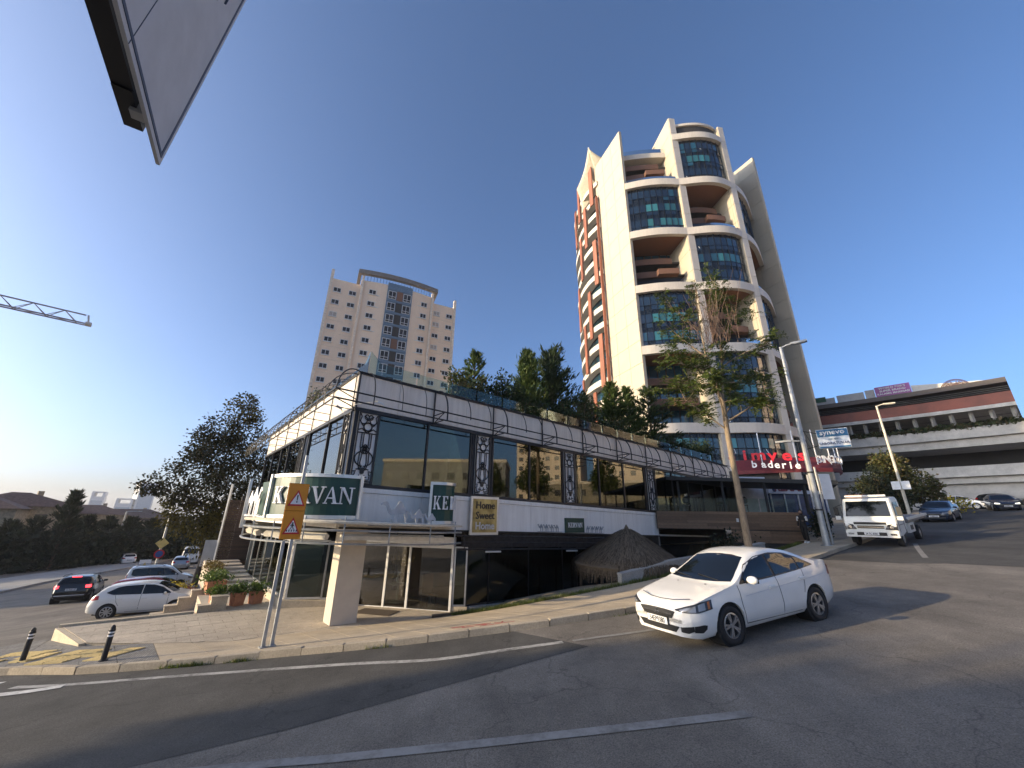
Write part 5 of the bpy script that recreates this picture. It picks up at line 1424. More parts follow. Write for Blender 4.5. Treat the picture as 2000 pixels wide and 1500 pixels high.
# street tree in front of the tower: bare trunk, sparse pinnate leaves
def street_tree():
    rs = np.random.RandomState(4); base = Vector((10.05, 17.5, walk_z(*ST(10.05, 17.5)) - .02))
    o = thing('street_tree', 'slim street tree with sparse pinnate leaves rising behind the white saloon', 'tree', base)
    m = MB(); zb = base.z
    Zt = lambda z: z - zb
    tr_ = [(0.04, 0, -.1), (.02, 0, 1.6), (0, .02, 3.4), (-.03, .02, Zt(3.6)), (.02, .05, Zt(5.4))]
    m.tube(tr_, [.165, .14, .125, .115, .10], 9, False)
    br = [((.02, .05, Zt(5.4)), (.55, .2, Zt(8.6)), .085), ((.02, .05, Zt(5.4)), (-.55, -.2, Zt(7.6)), .075), ((.0, .02, Zt(4.0)), (-1.7, .3, Zt(5.6)), .05), ((.0, .02, Zt(4.4)), (1.6, -.5, Zt(5.4)), .05), ((.01, .04, Zt(4.8)), (1.0, 1.2, Zt(6.3)), .045), ((.0, .03, Zt(4.6)), (-.9, -1.3, Zt(6.0)), .045),
          ((.55, .2, Zt(8.6)), (.4, .1, Zt(11.9)), .055), ((.55, .2, Zt(8.6)), (1.9, .4, Zt(10.6)), .045), ((-.55, -.2, Zt(7.6)), (-.5, -.1, Zt(11.2)), .05), ((-.55, -.2, Zt(7.6)), (-1.9, .2, Zt(9.3)), .045), ((.3, .12, Zt(7.2)), (2.5, -.2, Zt(8.3)), .04), ((-.3, -.1, Zt(6.6)), (-2.6, -.3, Zt(7.6)), .04), ((.2, .1, Zt(6.4)), (2.2, .9, Zt(6.6)), .04), ((-.3, -.05, Zt(6.2)), (-2.3, .8, Zt(6.3)), .035), ((-.5, -.1, Zt(9.0)), (-2.3, -.3, Zt(10.6)), .03), ((.5, .15, Zt(9.6)), (.1, -.9, Zt(11.5)), .03), ((.4, .1, Zt(9.4)), (1.2, .9, Zt(11.6)), .03)]
    tips = []
    for a, b, r in br:
        P = limb(m, a, b, r, r * .35, rs, .06, 6, 6)
        for k in range(9):
            u = rs.uniform(.25, 1.0); i = min(int(u * 5), 4); p = P[i] + (P[i + 1] - P[i]) * (u * 5 - i)
            d = unit(unit(np.array(b) - np.array(a)) * .7 + rs.normal(0, .6, 3) + np.array((0, 0, .45)))
            q = p + d * rs.uniform(.5, 1.25); limb(m, p, q, .014, .005, rs, .10, 4, 4); tips.append((p, q, d))
    # bare reddish shoots in the top
    m2 = MB()
    for k in range(95):
        a = np.array((rs.normal(.05, .5), rs.normal(0, .45), Zt(rs.uniform(8.0, 9.6)))); d = unit(np.array((rs.normal(0, .30), rs.normal(0, .30), 1.0))); m2.tube([tuple(a), tuple(a + d * .8 + rs.normal(0, .05, 3)), tuple(a + d * rs.uniform(1.5, 2.6))], [.012, .008, .004], 4, False)
    V = []
    for p, q, d in tips:
        zz = q[2] + zb
        cnt = rs.randint(6, 12) + (5 if zz < 7.6 else 0) if not (zz > 8.8 and abs(q[0] - .1) < 1.0) else rs.randint(0, 3)
        if zz > 11.0: cnt = rs.randint(4, 8)
        for k in range(cnt):
            u = rs.uniform(.2, 1); b0 = p + (q - p) * u; rd = unit(rs.normal(0, 1, 3) * np.array((1, 1, .4)) + d * .5 + np.array((0, 0, .2))); L = rs.uniform(.35, .62); n = 8
            us = np.linspace(.18, 1, n); c = b0 + rd * (us * L)[:, None] + np.array((0, 0, -1)) * (.28 * L * us ** 2)[:, None]
            sd_ = unit(np.cross(rd, np.array((0, 0, 1)) + rs.normal(0, .25, 3)))
            for sg in (-1, 1):
                dd = sd_ * sg + rd * .45 + np.array((0, 0, -.35)) + rs.normal(0, .12, (n, 3)); V.append(leaves(c, dd, rs.uniform(.10, .17, n), rs.uniform(.018, .028, n), rs))
    m.build('trunk', 'bark_pale', o, smooth=True); m2.build('bare_shoots', 'twig', o)
    link('crown', fastmesh('crown', np.concatenate(V), 4, 'leaf_ash'), o)
street_tree()
# tall dark tree left of the restaurant
bt = Vector((-23.6, 32.3, gst(2.7, 39.9))); cl = []
rs0 = np.random.RandomState(12)
for (x, y, z, r) in ((.2, .1, 2.9, 1.4), (-.6, -.4, 3.5, 1.15), (.9, .3, 3.4, 1.3), (-.3, .2, 5.0, 1.7), (.9, .4, 5.6, 1.5), (-1.2, -.5, 6.1, 1.3), (-.2, .1, 7.1, 1.6), (.7, .3, 8.2, 1.3), (-.5, -.2, 8.6, 1.2), (.2, .1, 9.7, 1.0), (.3, .1, 10.5, .6), (-1.7, -1.1, 4.9, .9), (-2.4, -1.6, 5.15, .65), (-2.75, -1.9, 5.0, .38), (-1.3, -.9, 4.2, .85), (1.4, .8, 4.2, 1.1), (1.5, .9, 6.9, .9), (-.9, -.8, 7.4, 1.0)): cl.append((x * 1.36, y * 1.36, z * 1.36 + .25, r * 1.36))
broadleaf('plane_tree', 'tall dark browning tree beside the left end of the restaurant', bt, 15.0, 2.4, cl, 20000, .22, ['leaf_dark', 'leaf_dark', 'leaf_dark', 'leaf_gold'], .22, 'bark_dark', 3)
shrub('flowering_shrub', 'leafy shrub at the foot of the tall dark tree', Vector((-22.6, 33.6, gst(4, 40))), 1.2, 3.0, 1500, .2, 'leaf_bush', 5)
# magnolia on the right
mg = pol(45.6, 50, 0); mg.z = G(mg.x, mg.y)
broadleaf('magnolia_tree', 'round olive green magnolia with bronze leaves behind the tow truck', mg, 6.2, 1.6, [(x * .74, y * .74, z * .98, r * .84) for x, y, z, r in [(0, 0, 4.0, 1.6), (-1.6, .9, 3.1, 1.4), (1.6, -1.0, 3.0, 1.4), (0, .5, 5.1, 1.2), (-.8, -.6, 4.6, 1.1), (.9, .2, 4.6, 1.2), (-1.8, 1.0, 1.9, 1.1), (1.9, -1.2, 1.9, 1.1), (0, -1.0, 2.4, 1.5), (0, 1.0, 2.3, 1.5), (-2.3, 1.4, 2.7, .8), (2.4, -1.6, 2.5, .9)]], 9500, .23, ['leaf_magnolia'], .16, 'bark_dark', 6)
p = pol(47.2, 47, 0); p.z = G(p.x, p.y)
broadleaf('dark_tree', 'dark shaded bushy tree between the red awning and the magnolia', p, 4.6, 1.0, [(0, 0, 2.4, 1.4), (-.9, .7, 1.9, 1.1), (.9, -.7, 1.8, 1.1), (.2, 0, 3.5, 1.0)], 2600, .2, ['leaf_hedge'], .12, 'bark_dark', 8)
p = pol(42.3, 57, 0); p.z = G(p.x, p.y); shrub('golden_shrub', 'yellow flowering shrub between the dark saloon and the white hatchback', p, 1.3, 1.3, 900, .18, 'flower_yellow', 3)
p = pol(34.9, 60, 0); p.z = G(p.x, p.y)
def palm(base):
    rs = np.random.RandomState(2); o = thing('palm', 'palm fronds reaching in at the right edge of the picture', 'palm', base); m = MB(); m.tube([(0, 0, -.1), (.05, 0, 1.0), (0, 0, 1.9)], [.28, .24, .22], 9); m.build('trunk', 'bark_dark', o); V = []
    for k in range(26):
        a = k * 2.4; el = rs.uniform(.1, 1.2); L = rs.uniform(1.6, 2.4); us = np.linspace(.1, 1, 24)
        d = np.array((math.cos(a) * math.cos(el), math.sin(a) * math.cos(el), math.sin(el))); c = np.array((0, 0, 1.9)) + d * (us * L)[:, None] + np.array((0, 0, -1)) * (.9 * us ** 2)[:, None]
        sd_ = unit(np.cross(d, (0, 0, 1)))
        for sg in (-1, 1): V.append(leaves(c, sd_ * sg + d * .7 + rs.normal(0, .1, (24, 3)), .55, .03, rs))
    link('fronds', fastmesh('fronds', np.concatenate(V), 4, 'leaf_palm'), o)
palm(p)
# roof garden
RZ = lambda s: 4.70 - SH * (s - RS)
def rp(s, t): return XY(s, t, RZ(s))
cyp = lambda f: (min(1, f * 5 + .35)) * (1 - f) ** .6
conifer('roof_conifer', 'pointed conifer nearest the corner in the roof garden', rp(10.9, 16.3), 3.9, 1.45, 1, 'leaf_cedar', 52, 36, .17)
conifer('roof_conifer', 'broad green conifer in the middle of the roof garden', rp(14.7, 16.4), 5.0, 2.0, 2, 'leaf_cedar', 90, 52, .20, .75, prof=cyp)
conifer('roof_conifer', 'ragged dark conifer with bare tips right of the broad green one', rp(16.8, 16.5), 5.5, 2.5, 3, 'leaf_cypress', 90, 46, .22, .6, prof=lambda f: min(1, f * 3 + .3) * (1 - f) ** .38)
conifer('roof_conifer', 'light green spreading conifer left of the stone tower fin', rp(22.3, 16.2), 4.9, 2.1, 4, 'leaf_cedar', 74, 46, .22)
conifer('roof_conifer', 'middle of three conifers against the stone tower fin', rp(24.6, 16.4), 5.2, 1.9, 5, 'leaf_cedar', 70, 44, .22)
conifer('roof_conifer', 'open branched conifer at the right end of the roof group', rp(26.7, 16.0), 5.7, 2.4, 6, 'leaf_cypress', 62, 38, .24, .15)
conifer('roof_conifer', 'small conifer filling the gap behind the light green one', rp(20.1, 16.8), 3.7, 1.5, 7, 'leaf_cypress', 54, 40, .2)
for i, (s, t, R, h, lb, mt) in enumerate(((9.5, 15.4, .7, 2.1, 'reddish tipped bush behind the first roof glass panels', 'leaf_bush'), (10.2, 15.6, .8, 2.0, 'low bush in front of the pointed roof conifer', 'leaf_bush'), (11.9, 15.7, .9, 2.5, 'upright dark bush right of the pointed roof conifer', 'leaf_cypress'), (12.9, 15.7, .9, 2.5, 'upright dark bush left of the broad roof conifer', 'leaf_cypress'), (13.6, 15.4, .9, 1.7, 'low bush at the left foot of the broad roof conifer', 'leaf_bush'), (15.5, 15.3, 1.0, 1.8, 'dense bush below the broad roof conifer', 'leaf_cypress'), (17.0, 15.4, 1.1, 2.0, 'dense bush below the ragged roof conifer', 'leaf_bush'), (18.7, 15.9, 1.2, 3.2, 'tall rounded bush right of the ragged roof conifer', 'leaf_bush'), (19.6, 15.3, 1.0, 1.7, 'low bush beside the pale roof planter', 'leaf_cypress'), (21.2, 15.3, 1.0, 1.8, 'low bush below the light green conifer', 'leaf_bush'), (28.2, 15.2, .9, 1.5, 'low bush behind the glass near the roof end', 'leaf_bush'), (29.8, 15.3, 1.0, 1.6, 'dark bush near the far end of the roof glass', 'leaf_cypress'), (31.6, 15.4, 1.2, 2.1, 'dark bush at the far end of the roof garden', 'leaf_cypress'), (33.2, 15.6, 1.2, 2.3, 'last dark bush above the black pergola', 'leaf_cypress'))):
    shrub('roof_bush', lb, rp(s, t), R, h, 1700, .15, mt, 40 + i, 'bushes of the roof garden', 9)
for i, (s, t, R, h, lb) in enumerate(((5.8, 25.5, 1.0, 3.0, 'thin bush rising over the left fascia, nearest the corner'), (5.8, 28.2, 1.1, 3.1, 'thin bush rising over the left fascia, farthest from the corner'), (6.6, 23.4, .9, 2.4, 'thin bush half hidden by the steel hoops on the left roof edge'))): shrub('roof_bush', lb, rp(s, t), R, h, 900, .15, 'leaf_bush', 70 + i, 'bushes of the left roof edge', 7)
pl = thing('roof_planter', 'weathered pale concrete planter on the roof edge', 'planter', rp(20.0, 14.9), A1)
for i in range(4): MB().box((-1.6 + i * 1.12, 0, .48), (1.05, .5, .95)).build('box', 'pale_concrete', pl)
# hedge of conifers across the left-hand street
hl = ['leftmost hedge conifer at the picture edge', 'second hedge conifer from the picture edge', 'third hedge conifer, below the long roof', 'fourth hedge conifer, left of the gabled house', 'fifth hedge conifer, in front of the gabled house', 'sixth hedge conifer, left of the tall dark one', 'tallest hedge conifer, dark against the skyline towers', 'hedge conifer just right of the tallest one', 'hedge conifer left of the leaning lamp post', 'hedge conifer behind the leaning lamp post', 'hedge conifer right of the leaning lamp post', 'hedge conifer left of the diamond sign', 'hedge conifer behind the diamond sign', 'last hedge conifer before the browning tree', 'hedge conifer hidden behind the browning tree']
HZ = [(148.5, 78, 6.6), (146.2, 78, 6.4), (144.3, 79, 6.3), (142.3, 80, 6.0), (140.4, 81, 5.8), (138.9, 82, 6.2), (137.2, 80, 9.6), (135.7, 84, 6.4), (134.2, 86, 6.2), (132.6, 88, 6.2), (131.0, 90, 6.0), (129.5, 92, 6.2), (127.9, 94, 6.4), (126.2, 95, 6.6), (124.3, 95, 7.0)]
for i, ((az, d, h), lb) in enumerate(zip(HZ, hl)):
    q = pol(az, d, 0); q.z = G(q.x, q.y) - .1
    conifer('hedge_conifer', lb, q, h, 2.3, 100 + i, 'leaf_hedge', 60, 34, .42, .5, 'conifers across the left-hand street', 0.0, prof=lambda f: (1 - f ** 2.2) ** .8 * .95 + .05, wid=.36)
rs = np.random.RandomState(77); V = []
for az in np.linspace(123, 150, 420):
    d = np.interp(az, (123, 135, 150), (94, 83, 76)) - 1 + rs.normal(0, .7); q = pol(az, d, 0); z = G(q.x, q.y); n = 26
    c = np.array((q.x, q.y, z)) + rs.normal(0, .5, (n, 3)) * (1, 1, 0) + np.stack([np.zeros(n), np.zeros(n), rs.uniform(0, 4.6, n)], 1); V.append(leaves(c, rs.normal(0, 1, (n, 3)), .6, .22, rs))
hd_ = link('hedge_undergrowth', fastmesh('hedge_undergrowth', np.concatenate(V), 4, 'leaf_hedge')); hd_['kind'] = 'stuff'; tag(hd_, 'dark undergrowth filling the hedge across the left street', 'hedge')
# pots and troughs by the steps
def trough(name, label, base, rz, boxes, R, mat, seed, pots=True):
    rs = np.random.RandomState(seed); o = thing(name, label, 'planter', base, rz); V = []
    for (x, y, w, d, h) in boxes:
        b = MB(); b.v = [(x + sx * w * k, y + sy * d * k, z) for z, k in ((0, .42), (h, .5)) for sx, sy in ((-1, -1), (1, -1), (1, 1), (-1, 1))]; b.f = [(3, 2, 1, 0), (4, 5, 6, 7), (0, 1, 5, 4), (1, 2, 6, 5), (2, 3, 7, 6), (3, 0, 4, 7)]; b.build('pot', 'terracotta_pot' if pots else 'pink_stone', o)
        n = 420; c = np.array((x, y, h)) + rs.normal(0, 1, (n, 3)) * (w * .38, d * .42, .10) + (0, 0, .10); c[:, 2] = np.abs(c[:, 2] - .05) + .05; V.append(leaves(c, rs.normal(0, 1, (n, 3)) + (0, 0, .8), .11, .035, rs))
    link('plants', fastmesh('plants', np.concatenate(V), 4, mat), o); return o
trough('plant_trough', 'three terracotta pots of green plants nearest the sign posts', XY(3.0, 20.2, TZ), A1 + .35, [(-.62, .25, .42, .42, .45), (0, 0, .42, .42, .45), (.6, -.2, .42, .42, .45)], .4, 'leaf_planter', 1)
trough('plant_trough', 'single terracotta pot of green plants at the head of the side steps', XY(2.5, 23.3, TZ + .05), A1 + .2, [(0, 0, .75, .5, .5)], .5, 'leaf_planter', 2)
trough('plant_trough', 'long trough of greenery beside the climbing steps', XY(2.6, 25.2, TZ + .1), A2, [(-.7, 0, 1.0, .5, .35), (.4, 0, 1.0, .5, .35)], .5, 'leaf_planter', 3, False)
trough('plant_trough', 'farther trough with amber grasses beside the climbing steps', XY(2.75, 28.0, TZ + .25), A2, [(-.6, 0, 1.0, .5, .35), (.5, 0, 1.0, .5, .35)], .5, 'leaf_amber', 4, False)
trough('plant_trough', 'round clump of yellow flowers beside the white van', XY(1.3, 29.6, gst(1.3, 29.6)), A2, [(-.2, 0, .9, .8, .75), (.4, 0, .9, .8, .75)], .5, 'flower_yellow', 5, False)
shrub('wall_bush', 'dark bush beside the walking person', XY(27.3, 6.95, walk_z(27.3, 6.95)), .6, 1.5, 900, .14, 'leaf_hedge', 91)
shrub('wall_bush', 'ivy-dark bush below the wooden terrace wall', XY(22.3, 9.6, -2.6), 1.3, 1.9, 1500, .15, 'leaf_hedge', 92)
# unseen trees added outside the frame, crowns shaped to shade the near road
for i, (x, y, zb_, cl, nn) in enumerate(((-45, -4.2, -4.5, [(0, 0, 12.2, 1.6), (0, 1.4, 12.0, 1.35), (0, -1.6, 12.3, 1.7), (0, -3.0, 12.5, 1.9)], 3400), (-45, -12, -4.5, [(0, 0, 13, 3.5), (0, 3.5, 16, 3.0), (0, -3.5, 14, 3.5), (0, 1, 19, 3.5), (0, 4.5, 20.5, 2.6), (0, 0, 23, 2.5), (0, 4.6, 12.0, 2.4)], 6000), (-45, -22, -4.5, [(0, 0, 12, 4.5), (0, 4, 17, 4), (0, -3, 17, 4), (0, 1, 22, 3.5)], 4500))):
    broadleaf('added_shade_tree', ['narrow-crowned tree added out of view to shade the near road', 'tall tree added out of view to shade the near road, middle of three', 'broad tree added out of view to shade the near road, farthest back'][i], Vector((x, y, zb_)), 20, 6, cl, nn, .75, ['leaf_dark'], .35, 'bark_dark', 200 + i, 'trees outside the picture')
# ------------------------------------------------------------------ vehicles
def lerp_c(P, x):
    xs = [p[0] for p in P]; zs = [p[1] for p in P]
    return float(np.interp(-x, [-q for q in xs], zs))
def smooth_c(P, x):
    """monotone-ish smooth interpolation through (x,z) with x falling"""
    for k in range(len(P) - 1):
        if P[k][0] >= x >= P[k + 1][0]:
            u = (P[k][0] - x) / (P[k][0] - P[k + 1][0] + 1e-9); return cr(P, k, u)[1]
    return P[0][1] if x > P[0][0] else P[-1][1]
class Car:
    def __init__(s, spec, paint_m, name, label, cat='car', group=None, loc=(0, 0, 0), yaw=0.0, pitch=0.0, roll=0.0):
        s.sp = spec; s.o = thing(name, label, cat, loc, 0, group); s.o.rotation_mode = 'XYZ'
        f = Vector((math.cos(yaw) * math.cos(pitch), math.sin(yaw) * math.cos(pitch), math.sin(pitch))); l = Vector((-math.sin(yaw), math.cos(yaw), 0)); u = f.cross(l)
        l2 = l * math.cos(roll) + u * math.sin(roll); u2 = f.cross(l2)
        s.o.rotation_euler = Matrix((f, l2, u2)).transposed().to_euler()
        s.paint = paint_m; s.body()
    def ring(s, x):
        sp = s.sp; top = smooth_c(sp['top'], x); belt = min(lerp_c(sp['belt'], x), top - .025); w = smooth_c(sp['half'], x); zb = lerp_c(sp['bottom'], x)
        h = top - belt; th = sp.get('tumble', .20) * min(1, max(0, h - .05) / .42); wr = w * (.955 - th); wb = w * .955
        R = [(0, zb), (w * .86, zb), (w * .955, zb + .09), (w, zb + .27), (w * 1.0, zb + (belt - zb) * .62), (w * .988, belt - .09), (wb, belt), (wb + (wr - wb) * .42, belt + h * .45), (wr + (wb - wr) * .10, belt + h * .80), (wr * .93, belt + h * .93), (wr * .70, top - h * .022 - .004), (wr * .35, top - .003), (0, top)]
        return R
    def body(s):
        sp = s.sp; m = MB(); L0, L1 = sp['top'][0][0], sp['top'][-1][0]
        xs = sorted(set([L0, L0 - .03, L0 - .08] + [L0 + (L1 - L0) * i / 46 for i in range(47)] + [L1 + .03, L1 + .08, L1]), reverse=True)
        rings = []
        for x in xs:
            R = s.ring(x); full = [(x, -y, z) for y, z in R] + [(x, y, z) for y, z in R[-2:0:-1]]
            rings.append([m.vert(p) for p in full])
        n = len(rings[0])
        for a, b in zip(rings, rings[1:]):
            for k in range(n): m.f.append((a[k], a[(k + 1) % n], b[(k + 1) % n], b[k]))
        m.f.append(tuple(rings[0])); m.f.append(tuple(reversed(rings[-1])))
        me = m.mesh('body', s.paint, False)
        # wheel arches cut out of the body
        tmp = bpy.data.objects.new('tmp', me); C.objects.link(tmp); cut = MB(); r = sp['arch']
        for ax in sp['axles']:
            for sg in (-1, 1): cut.lathe([(r, sg * .50), (r, sg * 1.2)], 28, (ax, 0, sp['wr'] + .01), 'y')
        co = bpy.data.objects.new('cut', cut.mesh('cut')); C.objects.link(co)
        bo = tmp.modifiers.new('b', 'BOOLEAN'); bo.operation = 'DIFFERENCE'; bo.object = co; bo.solver = 'EXACT'
        dg = bpy.context.evaluated_depsgraph_get(); nm = bpy.data.meshes.new_from_object(tmp.evaluated_get(dg))
        bpy.data.objects.remove(tmp); bpy.data.objects.remove(co)
        bm = bmesh.new(); bm.from_mesh(nm); bmesh.ops.recalc_face_normals(bm, faces=bm.faces)
        for f in bm.faces: f.smooth = True
        for e in bm.edges:
            if len(e.link_faces) == 2 and e.calc_face_angle(0) > RAD(38): e.smooth = False
        s.bvh = BVHTree.FromBMesh(bm); bm.to_mesh(nm); bm.free(); nm.name = 'body'
        nm.materials.clear(); nm.materials.append(M[s.paint])
        s.b = link('body', nm, s.o)
        # dark wells
        w = MB()
        for ax in sp['axles']:
            for sg in (-1, 1): w.lathe([(r - .004, sg * .52), (r - .004, sg * (sp['half'][len(sp['half']) // 2][1] - .045))], 24, (ax, 0, sp['wr'] + .01), 'y')
        w.build('wheel_well', 'underbody', s.o)
        MB().box(((L0 + L1) / 2, 0, .24), ((L0 - L1) * .86, 1.3, .12)).build('underbody', 'underbody', s.o)
    def cast(s, p, d):
        h = s.bvh.ray_cast(Vector(p), Vector(d)); return (h[0], h[1]) if h[0] is not None else (None, None)
    def patch(s, name, mat, top, bot, view, off=.006, nu=14, nv=5, parent=None, both=True, sub=1):
        """ruled patch between polylines in the view's plane, laid on the body. view: 'side','front','rear','top' or a direction"""
        def resample(P, n):
            P = [Vector((p[0], p[1])) for p in P]; L = [0]
            for a, b in zip(P, P[1:]): L.append(L[-1] + (b - a).length)
            out = []
            for i in range(n + 1):
                x = L[-1] * i / n
                for k in range(len(P) - 1):
                    if L[k + 1] >= x - 1e-9: out.append(P[k] + (P[k + 1] - P[k]) * ((x - L[k]) / (L[k + 1] - L[k] + 1e-9))); break
            return out
        made = None
        for sg in ((1, -1) if (view == 'side' and both) or (view in ('front', 'rear', 'diag') and both) else (1,)):
            T, B = resample(top, nu), resample(bot, nu); m = MB(); rows = []
            for j in range(nv + 1):
                row = []
                for i in range(nu + 1):
                    q = B[i] + (T[i] - B[i]) * (j / nv)
                    if view == 'side': o, d = (q.x, sg * 3, q.y), (0, -sg, 0)
                    elif view == 'front': o, d = (5, sg * q.x, q.y), (-1, 0, 0)
                    elif view == 'rear': o, d = (-5, sg * q.x, q.y), (1, 0, 0)
                    elif view == 'top': o, d = (q.x, q.y, 4), (0, 0, -1)
                    elif view == 'diag': o, d = (.75 * 5 - .66 * q.x, sg * (.66 * 5 + .75 * q.x), q.y), (-.75, -.66 * sg, 0)
                    h, n = s.cast(o, d)
                    if h is None:
                        h, n = s.cast(Vector(o) * 1, d); 
                        row.append(None); continue
                    row.append(h - Vector(d) * off * .6 + n * off * .6 * (1 if n.dot(Vector(d)) < 0 else -1))
                rows.append(row)
            idx = {}
            for j, r in enumerate(rows):
                for i, p in enumerate(r):
                    if p is not None: idx[(j, i)] = m.vert(p)
            for j in range(nv):
                for i in range(nu):
                    k = [(j, i), (j, i + 1), (j + 1, i + 1), (j + 1, i)]
                    if all(q in idx for q in k):
                        f = tuple(idx[q] for q in k); m.f.append(f)
            if m.f:
                me = bpy.data.meshes.new(name); me.from_pydata(m.v, [], m.f); me.materials.append(M[mat]); bm = bmesh.new(); bm.from_mesh(me)
                dv = {'side': Vector((0, sg, 0)), 'front': Vector((1, 0, 0)), 'rear': Vector((-1, 0, 0)), 'top': Vector((0, 0, 1)), 'diag': Vector((.75, .66 * sg, 0))}[view]
                for f in bm.faces:
                    f.smooth = True
                    if f.normal.dot(dv) < 0: f.normal_flip()
                bm.to_mesh(me); bm.free()
                made = link(name, me, parent or s.o)
        return made
    def seam(s, P, view='side', w=.007, mat='trim_black'):
        for a, b in zip(P, P[1:]):
            a, b = Vector(a), Vector(b); d = (b - a).normalized(); n = Vector((-d.y, d.x)) * w
            s.patch('door_seam', mat, [a + n, b + n], [a - n, b - n], view, .003, 6, 1)
    def wheels(s, rim='ten', rr=.66, mat='rim_silver'):
        sp = s.sp; R = sp['wr']; W = .20; t = MB()
        t.lathe([(R * rr, -W * .42), (R * .90, -W * .5), (R * .985, -W * .40), (R, -W * .2), (R, W * .2), (R * .985, W * .40), (R * .90, W * .5), (R * rr, W * .42), (R * rr, -W * .42)], 32, (0, 0, 0), 'y', False); tyre = t.mesh('wheel', 'rubber', False)
        for p in tyre.polygons: p.use_smooth = True
        q = MB(); q.lathe([(R * (rr + .005), W * .44), (R * (rr - .07), W * .46), (R * (rr - .09), W * .30)], 28, (0, 0, 0), 'y', False); q.lathe([(R * .15, W * .40), (R * .13, W * .46), (.001, W * .46)], 14, (0, 0, 0), 'y')
        n = {'ten': 5, 'multi': 9, 'five': 5, 'steel': 7}[rim]
        for k in range(n):
            for da in ((-.16, .16) if rim == 'ten' else (0,)):
                a = 2 * math.pi * k / n; c = Vector((math.cos(a + da * .4), 0, math.sin(a + da * .4))); e = Vector((math.cos(a + da), 0, math.sin(a + da)))
                q.beam(c * R * .10 + Vector((0, W * .41, 0)), e * R * (rr - .04) + Vector((0, W * .44, 0)), R * (.10 if rim == 'ten' else .15), .028, (0, 1, 0))
        rim_me = q.mesh('rim', mat); disc = MB().lathe([(R * (rr - .06), W * .12), (.001, W * .14)], 20, (0, 0, 0), 'y').mesh('rim_back', 'trim_black')
        for ax in sp['axles']:
            for sg in (-1, 1):
                w = link('wheel', tyre, s.o, (ax, sg * (sp['half'][len(sp['half']) // 2][1] - .115), R), (0, 0, 0 if sg > 0 else math.pi))
                link('rim', rim_me, w); link('rim_back', disc, w)
    def mirror(s, x, z, y, mat=None, k=1.0):
        for sg in (-1, 1):
            m = MB(); n = 8
            for i in range(n + 1): pass
            bm = bmesh.new(); bmesh.ops.create_uvsphere(bm, u_segments=12, v_segments=8, radius=1.0)
            for v in bm.verts:
                v.co.x = v.co.x * .075 * k if v.co.x > 0 else v.co.x * .05 * k
                v.co.y *= .115 * k; v.co.z = v.co.z * .075 * k
            for f in bm.faces: f.smooth = True
            me = bpy.data.meshes.new('mirror'); bm.to_mesh(me); bm.free(); me.materials.append(M[mat or s.paint])
            o = link('mirror', me, s.o, (x, sg * y, z)); MB().box((-.045 * k, 0, 0), (.02, .18 * k, .11 * k)).build('mirror_glass', 'car_glass', o); MB().beam((0, -sg * .03, -.03), (-.02, -sg * .16, -.06), .05, .03).build('mirror_arm', 'trim_black', o)
    def plate(s, x, z, txt, w=.52, tilt=0.0, back=False):
        pl = MB().box((0, 0, 0), (.012, w, .115)).build('number_plate', 'plate_white', s.o, (x, 0, z), (0, tilt, 0))
        link('lettering', text_mesh(txt, .125, 'letter_black', .003, .78, .002), pl, (.008 if not back else -.008, 0, -.044), (0, 0, math.pi / 2 if not back else -math.pi / 2))
        MB().box((-.004 if not back else .004, 0, 0), (.012, w + .03, .14)).build('plate_holder', 'trim_black', pl); return pl
    def handles(s, P):
        for x, z in P:
            for sg in (-1, 1):
                h, n = s.cast((x, sg * 3, z), (0, -sg, 0))
                if h: MB().box((0, sg * .018, 0), (.19, .03, .035)).box((0, sg * .006, -.002), (.22, .014, .055)).build('door_handle', s.paint, s.o, h)

SEDAN = dict(top=[(2.285, .60), (2.25, .66), (2.12, .745), (1.8, .83), (1.4, .905), (1.02, .985), (.62, 1.20), (.28, 1.385), (-.15, 1.468), (-.6, 1.462), (-1.0, 1.39), (-1.35, 1.25), (-1.68, 1.125), (-1.95, 1.10), (-2.18, 1.085), (-2.27, 1.0), (-2.285, .92)],
             belt=[(2.285, .55), (2.15, .68), (1.8, .77), (1.4, .84), (1.0, .905), (0, .945), (-1.0, .985), (-1.7, 1.03), (-2.2, 1.02), (-2.285, .88)],
             half=[(2.285, .60), (2.23, .71), (2.1, .79), (1.85, .845), (1.4, .872), (.4, .88), (-.6, .88), (-1.5, .872), (-1.95, .82), (-2.17, .75), (-2.285, .66)],
             bottom=[(2.285, .22), (2.0, .17), (1.7, .19), (-1.7, .21), (-2.285, .28)], axles=(1.345, -1.29), wr=.315, arch=.375)
HATCH = dict(top=[(1.985, .62), (1.95, .70), (1.8, .80), (1.45, .89), (1.12, .98), (.72, 1.22), (.38, 1.39), (-.1, 1.46), (-.7, 1.455), (-1.2, 1.41), (-1.5, 1.34), (-1.72, 1.10), (-1.86, .96), (-1.95, .80), (-1.985, .62)],
             belt=[(1.985, .57), (1.8, .72), (1.4, .83), (1.0, .91), (0, .95), (-1.3, .985), (-1.7, .99), (-1.985, .6)],
             half=[(1.985, .60), (1.9, .72), (1.7, .80), (1.2, .835), (.3, .84), (-.7, .84), (-1.3, .83), (-1.7, .79), (-1.9, .72), (-1.985, .64)],
             bottom=[(1.985, .22), (1.5, .19), (-1.5, .21), (-1.985, .30)], axles=(1.27, -1.20), wr=.305, arch=.36)
